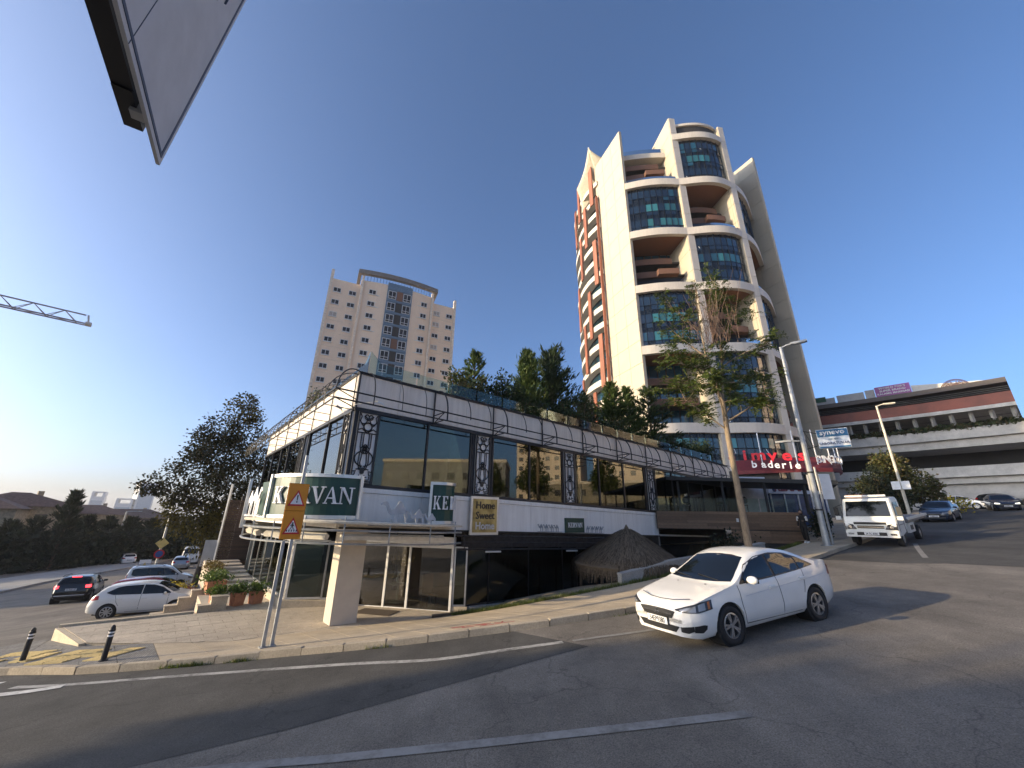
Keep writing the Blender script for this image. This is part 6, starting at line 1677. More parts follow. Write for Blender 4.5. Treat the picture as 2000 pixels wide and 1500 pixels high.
SUVB = dict(top=[(2.1, .72), (2.05, .82), (1.85, .93), (1.4, 1.0), (1.05, 1.08), (.7, 1.32), (.4, 1.50), (-.1, 1.58), (-.8, 1.58), (-1.5, 1.53), (-1.75, 1.44), (-1.98, 1.12), (-2.06, .95), (-2.1, .70)],
            belt=[(2.1, .66), (1.8, .85), (1.3, .95), (0, 1.03), (-1.5, 1.07), (-1.95, 1.02), (-2.1, .66)],
            half=[(2.1, .64), (2.0, .78), (1.7, .86), (1.0, .89), (0, .895), (-1.0, .89), (-1.6, .87), (-1.95, .81), (-2.1, .74)],
            bottom=[(2.1, .30), (1.6, .24), (-1.6, .26), (-2.1, .36)], axles=(1.30, -1.27), wr=.335, arch=.40)
VANB = dict(top=[(2.08, .66), (2.03, .78), (1.85, .90), (1.5, 1.0), (1.25, 1.08), (.85, 1.38), (.5, 1.60), (.1, 1.71), (-.6, 1.74), (-1.5, 1.71), (-1.85, 1.66), (-1.98, 1.30), (-2.03, .95), (-2.08, .62)],
            belt=[(2.08, .60), (1.8, .80), (1.3, .95), (0, 1.0), (-1.5, 1.03), (-1.95, 1.0), (-2.08, .58)],
            half=[(2.08, .62), (1.98, .76), (1.7, .84), (1.0, .87), (0, .88), (-1.0, .875), (-1.7, .85), (-1.98, .80), (-2.08, .72)],
            bottom=[(2.08, .24), (1.5, .20), (-1.5, .22), (-2.08, .30)], axles=(1.25, -1.24), wr=.31, arch=.365, tumble=.13)

def lancer():
    c = Car(SEDAN, 'paint_white', 'saloon_car', 'white saloon car driving down the road in the foreground', loc=(5.02, 9.40, -2.03), yaw=RAD(203.7), pitch=RAD(-4.2), roll=RAD(1.6))
    c.patch('window_trim', 'trim_black', [(.90, .955), (.50, 1.235), (.10, 1.355), (-.35, 1.385), (-.80, 1.345), (-1.15, 1.225), (-1.50, 1.06)], [(.90, .935), (0, .955), (-.9, .995), (-1.50, 1.045)], 'side', .004, 26, 5)
    c.patch('side_window', 'car_glass', [(.80, .985), (.46, 1.215), (.12, 1.325), (-.13, 1.355)], [(.80, .965), (-.13, .985)], 'side', .008, 16, 6)
    c.patch('side_window', 'car_glass', [(-.20, 1.355), (-.6, 1.345), (-.98, 1.265)], [(-.20, .985), (-.98, 1.015)], 'side', .008, 12, 6)
    c.patch('side_window', 'car_glass', [(-1.03, 1.245), (-1.18, 1.185), (-1.43, 1.065)], [(-1.03, 1.02), (-1.43, 1.05)], 'side', .008, 8, 4)
    c.patch('windscreen', 'car_glass', [(-.57, 1.35), (-.3, 1.385), (0, 1.395), (.3, 1.385), (.57, 1.35)], [(-.74, .985), (-.4, .965), (0, .96), (.4, .965), (.74, .985)], 'front', .006, 22, 8, both=False)
    c.patch('rear_window', 'car_glass', [(-.52, 1.36), (0, 1.385), (.52, 1.36)], [(-.62, 1.16), (0, 1.15), (.62, 1.16)], 'rear', .006, 16, 6, both=False)
    for x in (.20, -.45): MB().beam((1.03, x + .28, .985), (.93, x - .28, 1.045), .012, .012).build('wiper', 'trim_black', c.o)
    MB().tube([(2.02, -.62, .80), (2.12, -.3, .765), (2.14, 0, .757), (2.12, .3, .765), (2.02, .62, .80)], .006, 4).build('bonnet_seam', 'trim_black', c.o)
    c.patch('headlight', 'lamp_dark', [(-1.16, .640), (-.95, .705), (-.70, .765), (-.52, .785)], [(-1.16, .625), (-.95, .605), (-.75, .600), (-.52, .64)], 'diag', .008, 16, 5)
    c.patch('headlight_lens', 'lamp_lens', [(-1.08, .645), (-.95, .685), (-.80, .715)], [(-1.08, .630), (-.95, .618), (-.80, .612)], 'diag', .013, 8, 4); c.patch('headlight_lens', 'lamp_lens', [(-.76, .725), (-.64, .75)], [(-.76, .625), (-.64, .64)], 'diag', .013, 6, 4)
    c.patch('indicator', 'indicator', [(-.60, .755), (-.56, .765)], [(-.60, .645), (-.56, .65)], 'diag', .014, 3, 3)
    c.patch('grille', 'trim_black', [(-.46, .605), (-.2, .618), (0, .62), (.2, .618), (.46, .605)], [(-.36, .485), (0, .48), (.36, .485)], 'front', .008, 14, 3, both=False)
    MB().box((0, 0, 0), (.012, .74, .02)).build('grille_bar', 'chrome', c.o, (2.30, 0, .555))
    lg = MB()
    for k in range(3):
        a = math.pi / 2 + k * 2 * math.pi / 3; d = Vector((0, math.cos(a), math.sin(a))); n = Vector((0, -d.z, d.y)); lg.prism([d * .0, d * .035 + n * .018, d * .07, d * .035 - n * .018], (.008, 0, 0))
    lg.build('badge', 'chrome', c.o, (2.305, 0, .56))
    c.patch('lower_intake', 'trim_black', [(-.52, .375), (0, .38), (.52, .375)], [(-.42, .275), (0, .265), (.42, .275)], 'front', .008, 14, 3, both=False)
    c.patch('fog_lamp_recess', 'trim_black', [(.545, .375), (.74, .40)], [(.55, .30), (.66, .285), (.73, .32)], 'front', .008, 8, 3)
    c.patch('fog_lamp_recess', 'trim_black', [(2.16, .40), (2.0, .415), (1.93, .40)], [(2.16, .30), (2.02, .285), (1.94, .34)], 'side', .008, 8, 3)
    for sg in (-1, 1): MB().lathe([(.035, 0), (.03, .012), (.001, .014)], 12, (0, 0, 0), 'x').build('fog_lamp', 'lamp_lens', c.o, (2.20, sg * .64, .345))
    c.plate(2.315, .425, '34EP9380')
    c.patch('tail_lamp', 'tail_red', [(-2.10, .98), (-2.24, .985)], [(-2.02, .80), (-2.24, .79)], 'side', .008, 6, 4)
    c.patch('tail_lamp', 'tail_red', [(.45, .97), (.72, .98)], [(.50, .82), (.72, .80)], 'rear', .008, 6, 4)
    c.seam([(.98, .93), (.985, .60), (.93, .30)]); c.seam([(-.165, .98), (-.19, .6), (-.19, .28)]); c.seam([(-1.08, 1.02), (-1.0, .72), (-.93, .58)]); c.seam([(.93, .29), (-.80, .27)])
    c.seam([(.85, .735), (-.6, .80), (-1.9, .85)], 'side', .004, 'sign_grey'); c.seam([(.85, .33), (-.85, .33)], 'side', .006, 'sign_grey')
    c.handles([(.02, .80), (-.98, .845)]); c.mirror(.70, 1.0, .98)
    for y in (-.35, .35): c.patch('bonnet_jet', 'trim_black', [(1.25, y + .02), (1.28, y + .02)], [(1.25, y - .02), (1.28, y - .02)], 'top', .008, 2, 2)
    c.wheels('ten')
    # seats and dashboard are dark behind the glass; sun visor strip and trinket on the mirror
    return c
lancer()
def hatch(paint_m, name, label, loc, yaw, pitch=0, group=None, txt='34 DK 512', front=False):
    c = Car(HATCH, paint_m, name, label, loc=loc, yaw=yaw, pitch=pitch, group=group)
    c.patch('side_window', 'car_glass', [(.98, 1.0), (.62, 1.235), (.25, 1.345), (-.1, 1.37)], [(.98, .965), (-.1, .985)], 'side', .008, 14, 5)
    c.patch('side_window', 'car_glass', [(-.13, 1.37), (-.8, 1.35), (-1.05, 1.30), (-1.38, 1.12)], [(-.13, .985), (-1.15, 1.01), (-1.38, 1.09)], 'side', .008, 14, 5)
    c.patch('windscreen', 'car_glass', [(-.52, 1.37), (0, 1.40), (.52, 1.37)], [(-.68, 1.0), (0, .965), (.68, 1.0)], 'front', .006, 18, 7, both=False)
    c.patch('rear_window', 'car_glass', [(-.50, 1.36), (0, 1.38), (.50, 1.36)], [(-.62, 1.08), (0, 1.07), (.62, 1.08)], 'rear', .006, 14, 6, both=False)
    c.patch('tail_lamp', 'tail_red', [(-1.62, 1.0), (-1.84, .97)], [(-1.60, .84), (-1.86, .80)], 'side', .008, 6, 5); c.patch('tail_lamp', 'tail_red', [(.48, .95), (.74, .98)], [(.48, .82), (.74, .80)], 'rear', .008, 6, 5)
    c.patch('headlight', 'lamp_dark', [(1.88, .72), (1.62, .80)], [(1.88, .60), (1.66, .66)], 'side', .008, 6, 4); c.patch('headlight', 'lamp_lens', [(.42, .68), (.72, .74)], [(.42, .60), (.72, .61)], 'front', .008, 8, 4)
    c.patch('grille', 'trim_black', [(-.40, .62), (.40, .62)], [(-.40, .56), (.40, .56)], 'front', .008, 8, 2, both=False); c.patch('lower_intake', 'trim_black', [(-.6, .40), (.6, .40)], [(-.55, .27), (.55, .27)], 'front', .008, 10, 2, both=False); c.patch('fog_recess', 'trim_black', [(1.93, .44), (1.78, .44)], [(1.93, .34), (1.78, .34)], 'side', .008, 4, 3)
    c.seam([(.93, .95), (.93, .35)]); c.seam([(-.115, .98), (-.115, .28)]); c.seam([(-1.05, .99), (-.95, .7), (-.85, .55)]); c.seam([(.9, .28), (-.85, .27)]); c.seam([(.85, .47), (-.8, .47)], 'side', .004, 'sign_grey')
    c.handles([(0.02, .80), (-.88, .82)]); c.mirror(.78, 1.0, .95, None, .9); c.wheels('multi', .72); c.plate(-1.985 if not front else 1.99, .62 if not front else .46, txt, .5, 0, not front)
    return c
def zc_(s, t, dz=0.0): return XY(s, t, gst(s, t) + dz)
hatch('paint_ivory', 'hatchback_car', 'white five-door hatchback parked beside the terrace wall', (-17.75, 21.45, -4.66), RAD(27.8), 0.0)
c = hatch('paint_red', 'hatchback_car', 'dark red car mostly hidden behind the white hatchback', zc_(.5, 30.9), RAD(30), 0.0); 
def suv():
    c = Car(SUVB, 'paint_black', 'crossover_car', 'black crossover driving away with red brake lights lit', loc=zc_(-3.05, 40.2, -.02), yaw=RAD(124), pitch=RAD(-3.2))
    c.patch('rear_window', 'car_glass', [(-.60, 1.44), (0, 1.46), (.60, 1.44)], [(-.70, 1.12), (0, 1.10), (.70, 1.12)], 'rear', .006, 14, 6, both=False)
    c.patch('side_window', 'car_glass', [(.9, 1.09), (.55, 1.36), (.2, 1.46), (-.1, 1.49)], [(.9, 1.05), (-.1, 1.07)], 'side', .008, 12, 5); c.patch('side_window', 'car_glass', [(-.14, 1.49), (-.9, 1.47), (-1.45, 1.38)], [(-.14, 1.07), (-1.45, 1.13)], 'side', .008, 12, 5)
    c.patch('tail_lamp', 'tail_lit', [(.58, 1.02), (.80, 1.04)], [(.60, .88), (.80, .86)], 'rear', .01, 6, 5); c.patch('tail_lamp', 'tail_lit', [(-1.82, 1.03), (-2.0, 1.0)], [(-1.85, .90), (-2.02, .88)], 'side', .01, 5, 4)
    MB().box((0, 0, 0), (.05, .42, .045)).build('brake_light', 'tail_lit', c.o, (-1.70, 0, 1.50)); c.patch('bumper_trim', 'sign_grey', [(-.85, .50), (.85, .50)], [(-.8, .46), (.8, .46)], 'rear', .01, 10, 1, both=False)
    for y in (-.68, .68): MB().tube([(.3, y, 1.56), (.1, y, 1.62), (-1.2, y, 1.60), (-1.45, y, 1.53)], .02, 6).build('roof_rail', 'trim_black', c.o)
    c.plate(-2.115, .80, '34 BVK 07', .5, 0, True); c.mirror(.72, 1.1, 1.0, 'trim_black'); c.wheels('five', .66); c.patch('headlight', 'lamp_lens', [(.5, .86), (.8, .9)], [(.5, .76), (.8, .76)], 'front', .008, 6, 4); c.patch('windscreen', 'car_glass', [(-.6, 1.47), (.6, 1.47)], [(-.72, 1.1), (.72, 1.1)], 'front', .006, 12, 6, both=False)
suv()
def van():
    c = Car(VANB, 'paint_ivory', 'compact_van', 'white compact passenger van parked behind the hatchback', 'van', loc=zc_(1.0, 43.2), yaw=RAD(38), pitch=0)
    c.patch('window_trim', 'trim_black', [(1.05, 1.07), (.65, 1.38), (.3, 1.54), (-.3, 1.60), (-1.55, 1.58), (-1.72, 1.50)], [(1.05, 1.03), (-1.55, 1.08), (-1.72, 1.16)], 'side', .004, 22, 4)
    c.patch('side_window', 'car_glass', [(.98, 1.08), (.62, 1.36), (.3, 1.50), (.12, 1.55)], [(.98, 1.05), (.12, 1.07)], 'side', .008, 12, 5); c.patch('side_window', 'car_glass', [(.07, 1.55), (-.75, 1.57)], [(.07, 1.07), (-.75, 1.08)], 'side', .008, 8, 5); c.patch('side_window', 'car_glass', [(-.80, 1.57), (-1.5, 1.55), (-1.68, 1.48)], [(-.80, 1.08), (-1.5, 1.10), (-1.68, 1.18)], 'side', .008, 8, 5)
    c.patch('windscreen', 'car_glass', [(-.62, 1.60), (.62, 1.60)], [(-.74, 1.10), (0, 1.07), (.74, 1.10)], 'front', .006, 16, 7, both=False); c.patch('rear_window', 'car_glass', [(-.62, 1.56), (.62, 1.56)], [(-.66, 1.10), (.66, 1.10)], 'rear', .006, 12, 5, both=False)
    c.patch('tail_lamp', 'tail_red', [(-1.92, 1.22), (-2.02, 1.20)], [(-1.95, .84), (-2.05, .84)], 'side', .008, 4, 5); c.patch('headlight', 'lamp_lens', [(1.98, .80), (1.65, .90)], [(1.98, .70), (1.7, .76)], 'side', .008, 6, 4); c.patch('headlight', 'lamp_lens', [(.5, .80), (.76, .86)], [(.5, .70), (.76, .70)], 'front', .008, 6, 4)
    for y in (-.62, .62): MB().tube([(.1, y, 1.70), (-.1, y, 1.76), (-1.4, y, 1.77), (-1.6, y, 1.71)], .02, 6).build('roof_rail', 'trim_black', c.o)
    c.seam([(1.0, 1.0), (1.0, .4)]); c.seam([(.09, 1.05), (.09, .3)]); c.seam([(-.78, 1.08), (-.78, .62)]); c.seam([(-.75, .98), (-1.9, 1.0)]); c.seam([(.95, .55), (-.85, .55)], 'side', .005, 'sign_grey'); c.handles([(.22, .88), (-.05, .88)]); c.mirror(.85, 1.12, 1.0); c.wheels('five', .66, 'lamp_dark')
van()
def sedan_simple(paint_m, label, loc, yaw, pitch=0.0, lit=False):
    c = Car(SEDAN, paint_m, 'saloon_car', label, loc=loc, yaw=yaw, pitch=pitch)
    c.patch('side_window', 'car_glass', [(.80, .985), (.46, 1.215), (.12, 1.325), (-.13, 1.355)], [(.80, .965), (-.13, .985)], 'side', .008, 12, 4); c.patch('side_window', 'car_glass', [(-.2, 1.355), (-.98, 1.265), (-1.35, 1.1)], [(-.2, .985), (-1.35, 1.04)], 'side', .008, 10, 4)
    c.patch('windscreen', 'car_glass', [(-.57, 1.35), (0, 1.395), (.57, 1.35)], [(-.74, .985), (0, .96), (.74, .985)], 'front', .006, 14, 5, both=False); c.patch('headlight', 'lamp_lit' if lit else 'lamp_lens', [(.45, .66), (.76, .70)], [(.45, .60), (.76, .61)], 'front', .008, 6, 3)
    c.patch('grille', 'trim_black', [(-.42, .60), (.42, .60)], [(-.36, .44), (.36, .44)], 'front', .008, 8, 3, both=False); c.patch('lower_intake', 'trim_black', [(-.6, .36), (.6, .36)], [(-.55, .26), (.55, .26)], 'front', .008, 8, 2, both=False); MB().box((2.31, 0, .53), (.01, .7, .02)).build('grille_bar', 'chrome', c.o); c.plate(2.315, .42, '34 MRS 61'); c.mirror(.70, 1.0, .98); c.wheels('ten'); c.handles([(.02, .80), (-.98, .845)])
    return c
sedan_simple('paint_navy', 'dark saloon parked just behind the tow truck', zc_(45.2, 3.9), RAD(214), RAD(-3.5))
sedan_simple('paint_navy', 'dark saloon with headlights on coming down at the right edge', zc_(61.5, 1.0), RAD(228), RAD(-3), True)
hatch('paint_ivory', 'hatchback_car', 'white hatchback parked beside the golden shrub on the right', zc_(66.5, 3.9), RAD(-62), 0, front=True)
hatch('paint_black', 'hatchback_car', 'black car seen between the two cars at the right', zc_(76.5, 1.2), RAD(-75), 0, front=True)
hatch('paint_silver', 'hatchback_car', 'pale car parked behind the dark saloon and the cone', zc_(60.5, 8.3), RAD(215), 0, front=True)
sedan_simple('paint_silver', 'silver car cut off by the right edge behind the oncoming saloon', zc_(73, -3.6), RAD(225), 0)
hatch('paint_silver', 'hatchback_car', 'silver off-roader parked far down the left street', zc_(3.0, 64.0), RAD(125), 0)
hatch('paint_white', 'hatchback_car', 'white car far off behind the no-parking sign', zc_(-2.5, 84.0), RAD(140), 0)
def minibus():
    c = Car(VANB, 'paint_ivory', 'minibus', 'pale minibus parked beyond the silver off-roader', 'van', loc=zc_(4.2, 72), yaw=RAD(125)); c.o.scale = (1.25, 1.1, 1.3)
    c.patch('rear_window', 'car_glass', [(-.62, 1.56), (.62, 1.56)], [(-.66, 1.10), (.66, 1.10)], 'rear', .006, 12, 5, both=False); c.patch('side_window', 'car_glass', [(.9, 1.5), (-1.6, 1.55)], [(.9, 1.1), (-1.6, 1.1)], 'side', .006, 12, 4); c.wheels('steel')
minibus()
# tow truck
def truck():
    yaw = RAD(215.5); pt = RAD(-3.9); loc = Vector((16.75, 18.9, G(16.75, 18.9) + .0))
    f = Vector((math.cos(yaw) * math.cos(pt), math.sin(yaw) * math.cos(pt), math.sin(pt))); l = Vector((-math.sin(yaw), math.cos(yaw), 0)); u = f.cross(l)
    o = thing('tow_truck', 'white flatbed tow truck parked by the kerb facing the camera', 'truck', loc); o.rotation_euler = Matrix((f, l, u)).transposed().to_euler()
    m = MB(); W = .95
    prof = [(.06, .50), (.10, .62), (.10, .95), (.05, 1.27), (-.20, 2.0), (-.30, 2.10), (-1.35, 2.14), (-1.50, 2.05), (-1.52, .85), (-1.2, .62), (-.35, .50)]
    secs = [(-W + .02, .90), (-W, 1.0), (-W + .0, 1.0), (W, 1.0), (W - .02, .90)]
    ys = [-W, -W + .05, -.3, .3, W - .05, W]
    rows = []
    for y in ys:
        e = .06 if abs(y) > W - .01 else 0
        rows.append([(x - (e if x > -.5 else -e), y * (1 - .075 * max(0, (z - 1.2) / .9)), z - (e * .6 if z > 1.9 else 0)) for x, z in prof])
    n = len(prof); ids = [[m.vert(p) for p in r] for r in rows]
    for a, b in zip(ids, ids[1:]):
        for k in range(n): m.f.append((a[k], a[(k + 1) % n], b[(k + 1) % n], b[k]))
    m.f.append(tuple(ids[0])); m.f.append(tuple(reversed(ids[-1])))
    m.build('cab', 'paint_truck', o)
    q = MB(); q.prism([(.045, -.80, 1.33), (.045, .80, 1.33), (-.185, .74, 1.98), (-.185, -.74, 1.98)], (.02, 0, .006)); q.build('windscreen', 'car_glass', o)
    for sg in (-1, 1):
        q = MB(); q.prism([(-.12, sg * .952, 1.36), (-1.05, sg * .952, 1.36), (-1.05, sg * .905, 1.92), (-.32, sg * .905, 1.92)], (0, sg * .012, 0)); q.build('side_window', 'car_glass', o)
        hl = MB(); hl.prism([(.07, sg * .50, .76), (.07, sg * .93, .74), (.03, sg * .94, 1.02), (.06, sg * .62, .97)], (.05, 0, 0)); hl = hl.build('headlight', 'lamp_dark', o); MB().lathe([(.085, 0), (.07, .02), (.001, .022)], 14, (.118, sg * .74, .86), 'x').build('lamp', 'chrome', hl); MB().lathe([(.05, 0), (.04, .02), (.001, .022)], 12, (.118, sg * .60, .84), 'x').build('lamp', 'lamp_lens', hl)
        MB().box((.17, sg * .75, .56), (.02, .22, .08)).build('fog_lamp', 'lamp_dark', o)
        a = MB().tube([(-.15, sg * .93, 1.85), (.08, sg * 1.13, 1.75), (.08, sg * 1.14, 1.30), (-.1, sg * .95, 1.25)], .016, 5).build('mirror_arm', 'trim_black', o); MB().box((.06, sg * 1.13, 1.55), (.07, .17, .36)).build('mirror', 'trim_black', a); MB().box((.06, sg * 1.10, 1.25), (.10, .20, .16)).build('mirror', 'paint_truck', a)
        MB().box((-.55, sg * .955, .95), (.9, .012, .02)).build('door_seam', 'trim_black', o); MB().box((-.08, sg * .955, 1.1), (.014, .012, .9)).build('door_seam', 'trim_black', o); MB().box((-1.1, sg * .955, 1.1), (.014, .012, .9)).build('door_seam', 'trim_black', o)
        MB().box((-.6, sg * .86, .62), (1.05, .16, .10)).build('step', 'trim_black', o)
    MB().box((.10, 0, 1.02), (.035, 1.15, .10)).build('grille', 'trim_black', o); MB().box((.115, 0, .86), (.02, .95, .12)).build('grille', 'lamp_dark', o); MB().box((.12, 0, .86), (.02, .95, .02)).build('grille_bar', 'chrome', o)
    b = MB(); b.v = []; b.box((.10, 0, .56), (.16, 1.86, .26)); b.build('bumper', 'paint_truck', o); MB().box((.175, 0, .57), (.03, 1.05, .14)).build('bumper_grille', 'trim_black', o)
    pl = MB().box((.20, 0, .58), (.012, .52, .115)).build('number_plate', 'plate_white', o); link('lettering', text_mesh('34 TC 8080', .12, 'letter_black', .003, .74, .002), pl, (.208, 0, .54), (0, 0, math.pi / 2))
    for sg in (-1, 1): MB().box((-.06, sg * .32, 1.30), (.02, .5, .015)).build('wiper', 'trim_black', o)
    MB().tube([(-.35, -.75, 2.22), (-.35, .75, 2.22)], .05, 6).build('roof_bar', 'alu_white', o); MB().box((-.5, -.35, 2.22), (.3, .7, .12)).build('light_bar', 'indicator', o)
    MB().box((-3.2, 0, .72), (3.6, .7, .22)).build('chassis', 'underbody', o)
    bed = MB(); bed.box((-3.75, 0, 1.05), (4.3, 2.05, .14)); bed.build('flatbed', 'bed_steel', o)
    for sg in (-1, 1): MB().box((-3.75, sg * 1.03, 1.14), (4.3, .06, .12)).build('side_rail', 'paint_truck', o); MB().box((-2.3, sg * .92, .72), (1.15, .10, .42)).build('tool_box', 'paint_truck', o); MB().box((-2.3, sg * .975, .72), (.5, .02, .2)).build('tool_box_lid', 'trim_black', o)
    MB().box((-1.72, 0, 1.35), (.12, 1.6, .6)).build('headboard', 'paint_truck', o)
    t = MB(); R = .37; t.lathe([(.20, -.10), (R * .92, -.11), (R, -.06), (R, .06), (R * .92, .11), (.20, .10), (.20, -.10)], 26, (0, 0, 0), 'y'); ty = t.mesh('wheel', 'rubber'); d = MB().lathe([(.20, .09), (.17, .04), (.08, .04), (.07, .11), (.001, .11)], 18, (0, 0, 0), 'y').mesh('rim', 'rim_silver')
    for x, y in ((-.62, .80), (-.62, -.80), (-4.1, .80), (-4.1, -.80)):
        w = link('wheel', ty, o, (x, y, R - .02), (0, 0, 0 if y > 0 else math.pi)); link('rim', d, w)
truck()
# ------------------------------------------------------------------ neighbouring terrace, pergola, shops behind
ww = thing('wooden_terrace_wall', 'brown board-clad terrace wall right of the white band', 'wall', Vector((12.9, 24, -3)))
A, B = Vector((8.95, 24.75, 0)), Vector((16.7, 23.35, 0)); dW = (B - A).normalized(); nW = Vector((dW.y, -dW.x, 0)); LW = (B - A).length
for i in range(6):
    z0 = -.42 + i * .165
    for j, (u0, u1) in enumerate(((0, .36), (.36, .72), (.72, 1.0)) if i % 2 else ((0, .22), (.22, .58), (.58, 1.0))):
        MB().box(A + dW * LW * (u0 + u1) / 2 + Vector((0, 0, z0 + .08 + .012 * (u0 + u1) / 2)), (LW * (u1 - u0) - .012, .06, .155), (dW, nW, UP)).build('board', 'wood_clad', ww, rel=True)
for i in range(4):
    z0 = -1.12 + i * .165
    for u0, u1 in ((.52, .78), (.78, 1.0)): MB().box(A + dW * LW * (u0 + u1) / 2 + Vector((0, 0, z0 + .08)), (LW * (u1 - u0) - .012, .06, .155), (dW, nW, UP)).build('board', 'wood_clad', ww, rel=True)
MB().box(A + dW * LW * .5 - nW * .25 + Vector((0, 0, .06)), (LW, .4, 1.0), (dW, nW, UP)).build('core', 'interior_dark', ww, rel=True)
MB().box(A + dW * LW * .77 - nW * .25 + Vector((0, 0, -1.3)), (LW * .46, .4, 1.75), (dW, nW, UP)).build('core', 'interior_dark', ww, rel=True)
MB().box(A + dW * LW * .5 - nW * 3.4 + Vector((0, 0, .48)), (LW, 6.0, .16), (dW, nW, UP)).build('deck', 'concrete', ww, rel=True)
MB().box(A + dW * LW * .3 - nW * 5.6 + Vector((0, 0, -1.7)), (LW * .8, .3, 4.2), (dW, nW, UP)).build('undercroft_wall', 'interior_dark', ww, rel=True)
MB().box(A + dW * 4.5 + nW * .08 + Vector((0, 0, .1)), (.1, .12, .2), (dW, nW, UP)).build('wall_lamp', 'alu_white', ww, rel=True)
pg = thing('black_pergola', 'flat black terrace canopy on slim black posts', 'pergola', Vector((14, 27, .5)))
m = MB(); m.prism([Vector((9.6, 26.4, 2.62)), Vector((18.2, 21.9, 2.05)), Vector((22.5, 28.0, 2.15)), Vector((13.5, 32.5, 2.75))], (0, 0, .22)); m.build('canopy', 'pergola_dark', pg, rel=True)
for x, y in ((11.0, 26.0), (13.2, 24.7), (15.2, 23.7), (17.0, 22.9), (18.8, 25.4), (20.5, 27.6), (15.5, 27.4)): MB().beam((x, y, .5), (x, y, 2.6 - (x - 9.6) * .055), .11).build('post', 'pergola_dark', pg, rel=True)
for i in range(4):
    u = (i + .5) / 4; P = A + dW * LW * u - nW * .1 + Vector((0, 0, .58)); MB().box(P + Vector((0, 0, .38)), (LW / 4 - .08, .012, .75), (dW, nW, UP)).build('wind_screen', 'rail_glass', pg, rel=True)
def tchair(p, rz, lb):
    o = thing('terrace_chair', lb, 'chair', p, rz, 'chairs on the covered terrace'); MB().box((0, 0, .45), (.45, .45, .06)).build('seat', 'trim_black', o); bm = MB(); bm.lathe([(.02, .5), (.24, .62), (.25, .82), (.15, .98), (.02, 1.0)], 10); bm.build('backrest', 'trim_black', o)
    for x in (-.18, .18):
        for y in (-.18, .18): MB().box((x, y, .2), (.04, .04, .42)).build('leg', 'trim_black', o)
for i, (x, y) in enumerate(((13.4, 25.4), (14.9, 25.6), (11.7, 26.6))): tchair(Vector((x, y, .56)), i * 1.1, ['black terrace chair left of the middle pergola post', 'black terrace chair in the middle of the terrace', 'black terrace chair nearest the street tree trunk'][i])
# shop front with red awning at the foot of the tower
sh = thing('bakery_awning', 'maroon fabric awning with red letters at the foot of the tower', 'awning', pol(53, 47, 4))
AW = [pol(a, d, 0) for a, d in ((60.5, 46.5), (57, 46.2), (53.5, 46.6), (51.6, 47.2))]
AW2 = [pol(51.6, 47.2, 0), pol(50.4, 47.8, 0), pol(49.6, 49.5, 0), pol(49.9, 52, 0)]
for Pz in (AW, AW2):
    m = MB(); Q = [p + (Vector((p.x, p.y, 0)).normalized()) * 2.2 for p in Pz]
    m.grid([[p + Vector((0, 0, 4.6)) for p in Pz], [p + Vector((0, 0, 4.95)) for p in Pz], [q + Vector((0, 0, 6.3)) for q in Q]]); m.build('fabric', 'awning_red', sh, rel=True)
for p in AW[:-1] + AW2: MB().tube([p * 1.01 + Vector((0, 0, 5.0)), p * 1.075 + Vector((0, 0, 9.3))], .05, 5).build('stay', 'alu_white', sh, rel=True)
def place(me, az, d, z, parent, rz=None, sc=(1, 1, 1), name='lettering'): return link(name, me, parent, pol(az, d, z) - parent.location, (0, 0, (RAD(az) - math.pi / 2) if rz is None else rz), scale=sc)
for i, ch in enumerate('simyes'): place(text_mesh(ch, 1.45, 'neon_red', .15, 1.15, .04), 60.2 - i * 1.45, 45.8, 6.05 - .09 * i, sh)
for i, ch in enumerate('baderie'):
    if ch: place(text_mesh(ch, .95, 'letter_white', .08, 1.0, .02), 57.6 - i * .68 if i else 57.9, 45.7, 5.15 - .05 * i, sh)
for i, ch in enumerate('BINGSTON'):
    u = .10 + i * .30; q = AW2[int(u)] + (AW2[int(u) + 1] - AW2[int(u)]) * (u - int(u)) if u < 3 else AW2[-1]; dq = (AW2[int(min(u, 2)) + 1] - AW2[int(min(u, 2))]).normalized(); nq = Vector((dq.y, -dq.x, 0))
    link('lettering', text_mesh(ch, .95, 'letter_white', .08, .9, .02), sh, q + nq * .12 + Vector((0, 0, 5.45)) - sh.location, (0, 0, math.atan2(dq.y, dq.x)))
mm = MB(); mm.grid([[pol(a, 46.9, z) for a in (60.8, 58, 55.5)] for z in (3.1, 5.0)]); mm.build('dark_hanging', 'interior_dark', sh, rel=True)
sp = thing('estate_office', 'white shop front with maroon and navy lettering behind the pergola', 'shop', pol(55, 39, 0))
Sa, Sb = pol(60.2, 35.0, 0), pol(51.6, 38.5, 0); dS = (Sb - Sa).normalized(); nS = Vector((dS.y, -dS.x, 0)); LS = (Sb - Sa).length; SX = (dS, nS, UP)
MB().box(Sa + dS * LS * .16 + Vector((0, 0, 1.6)), (LS * .34, .2, 3.4), SX).build('white_wall', 'shop_white', sp, rel=True)
MB().box(Sa + dS * LS * .67 + nS * .1 + Vector((0, 0, 2.55)), (LS * .66, .25, .95), SX).build('fascia', 'shop_white', sp, rel=True)
MB().box(Sa + dS * LS * .67 + Vector((0, 0, .9)), (LS * .66, .1, 2.3), SX).build('shop_glass', 'shop_blue', sp, rel=True)
MB().box(Sa + dS * LS * .5 - nS * 3 + Vector((0, 0, 1.5)), (LS * 1.1, 5, 3.2), SX).build('building', 'interior_dark', sp, rel=True)
for i in range(5): MB().box(Sa + dS * LS * (.36 + i * .155) + nS * .09 + Vector((0, 0, .9)), (.08, .1, 2.3), SX).build('mullion', 'alu_white', sp, rel=True)
rzS = math.atan2(dS.y, dS.x)
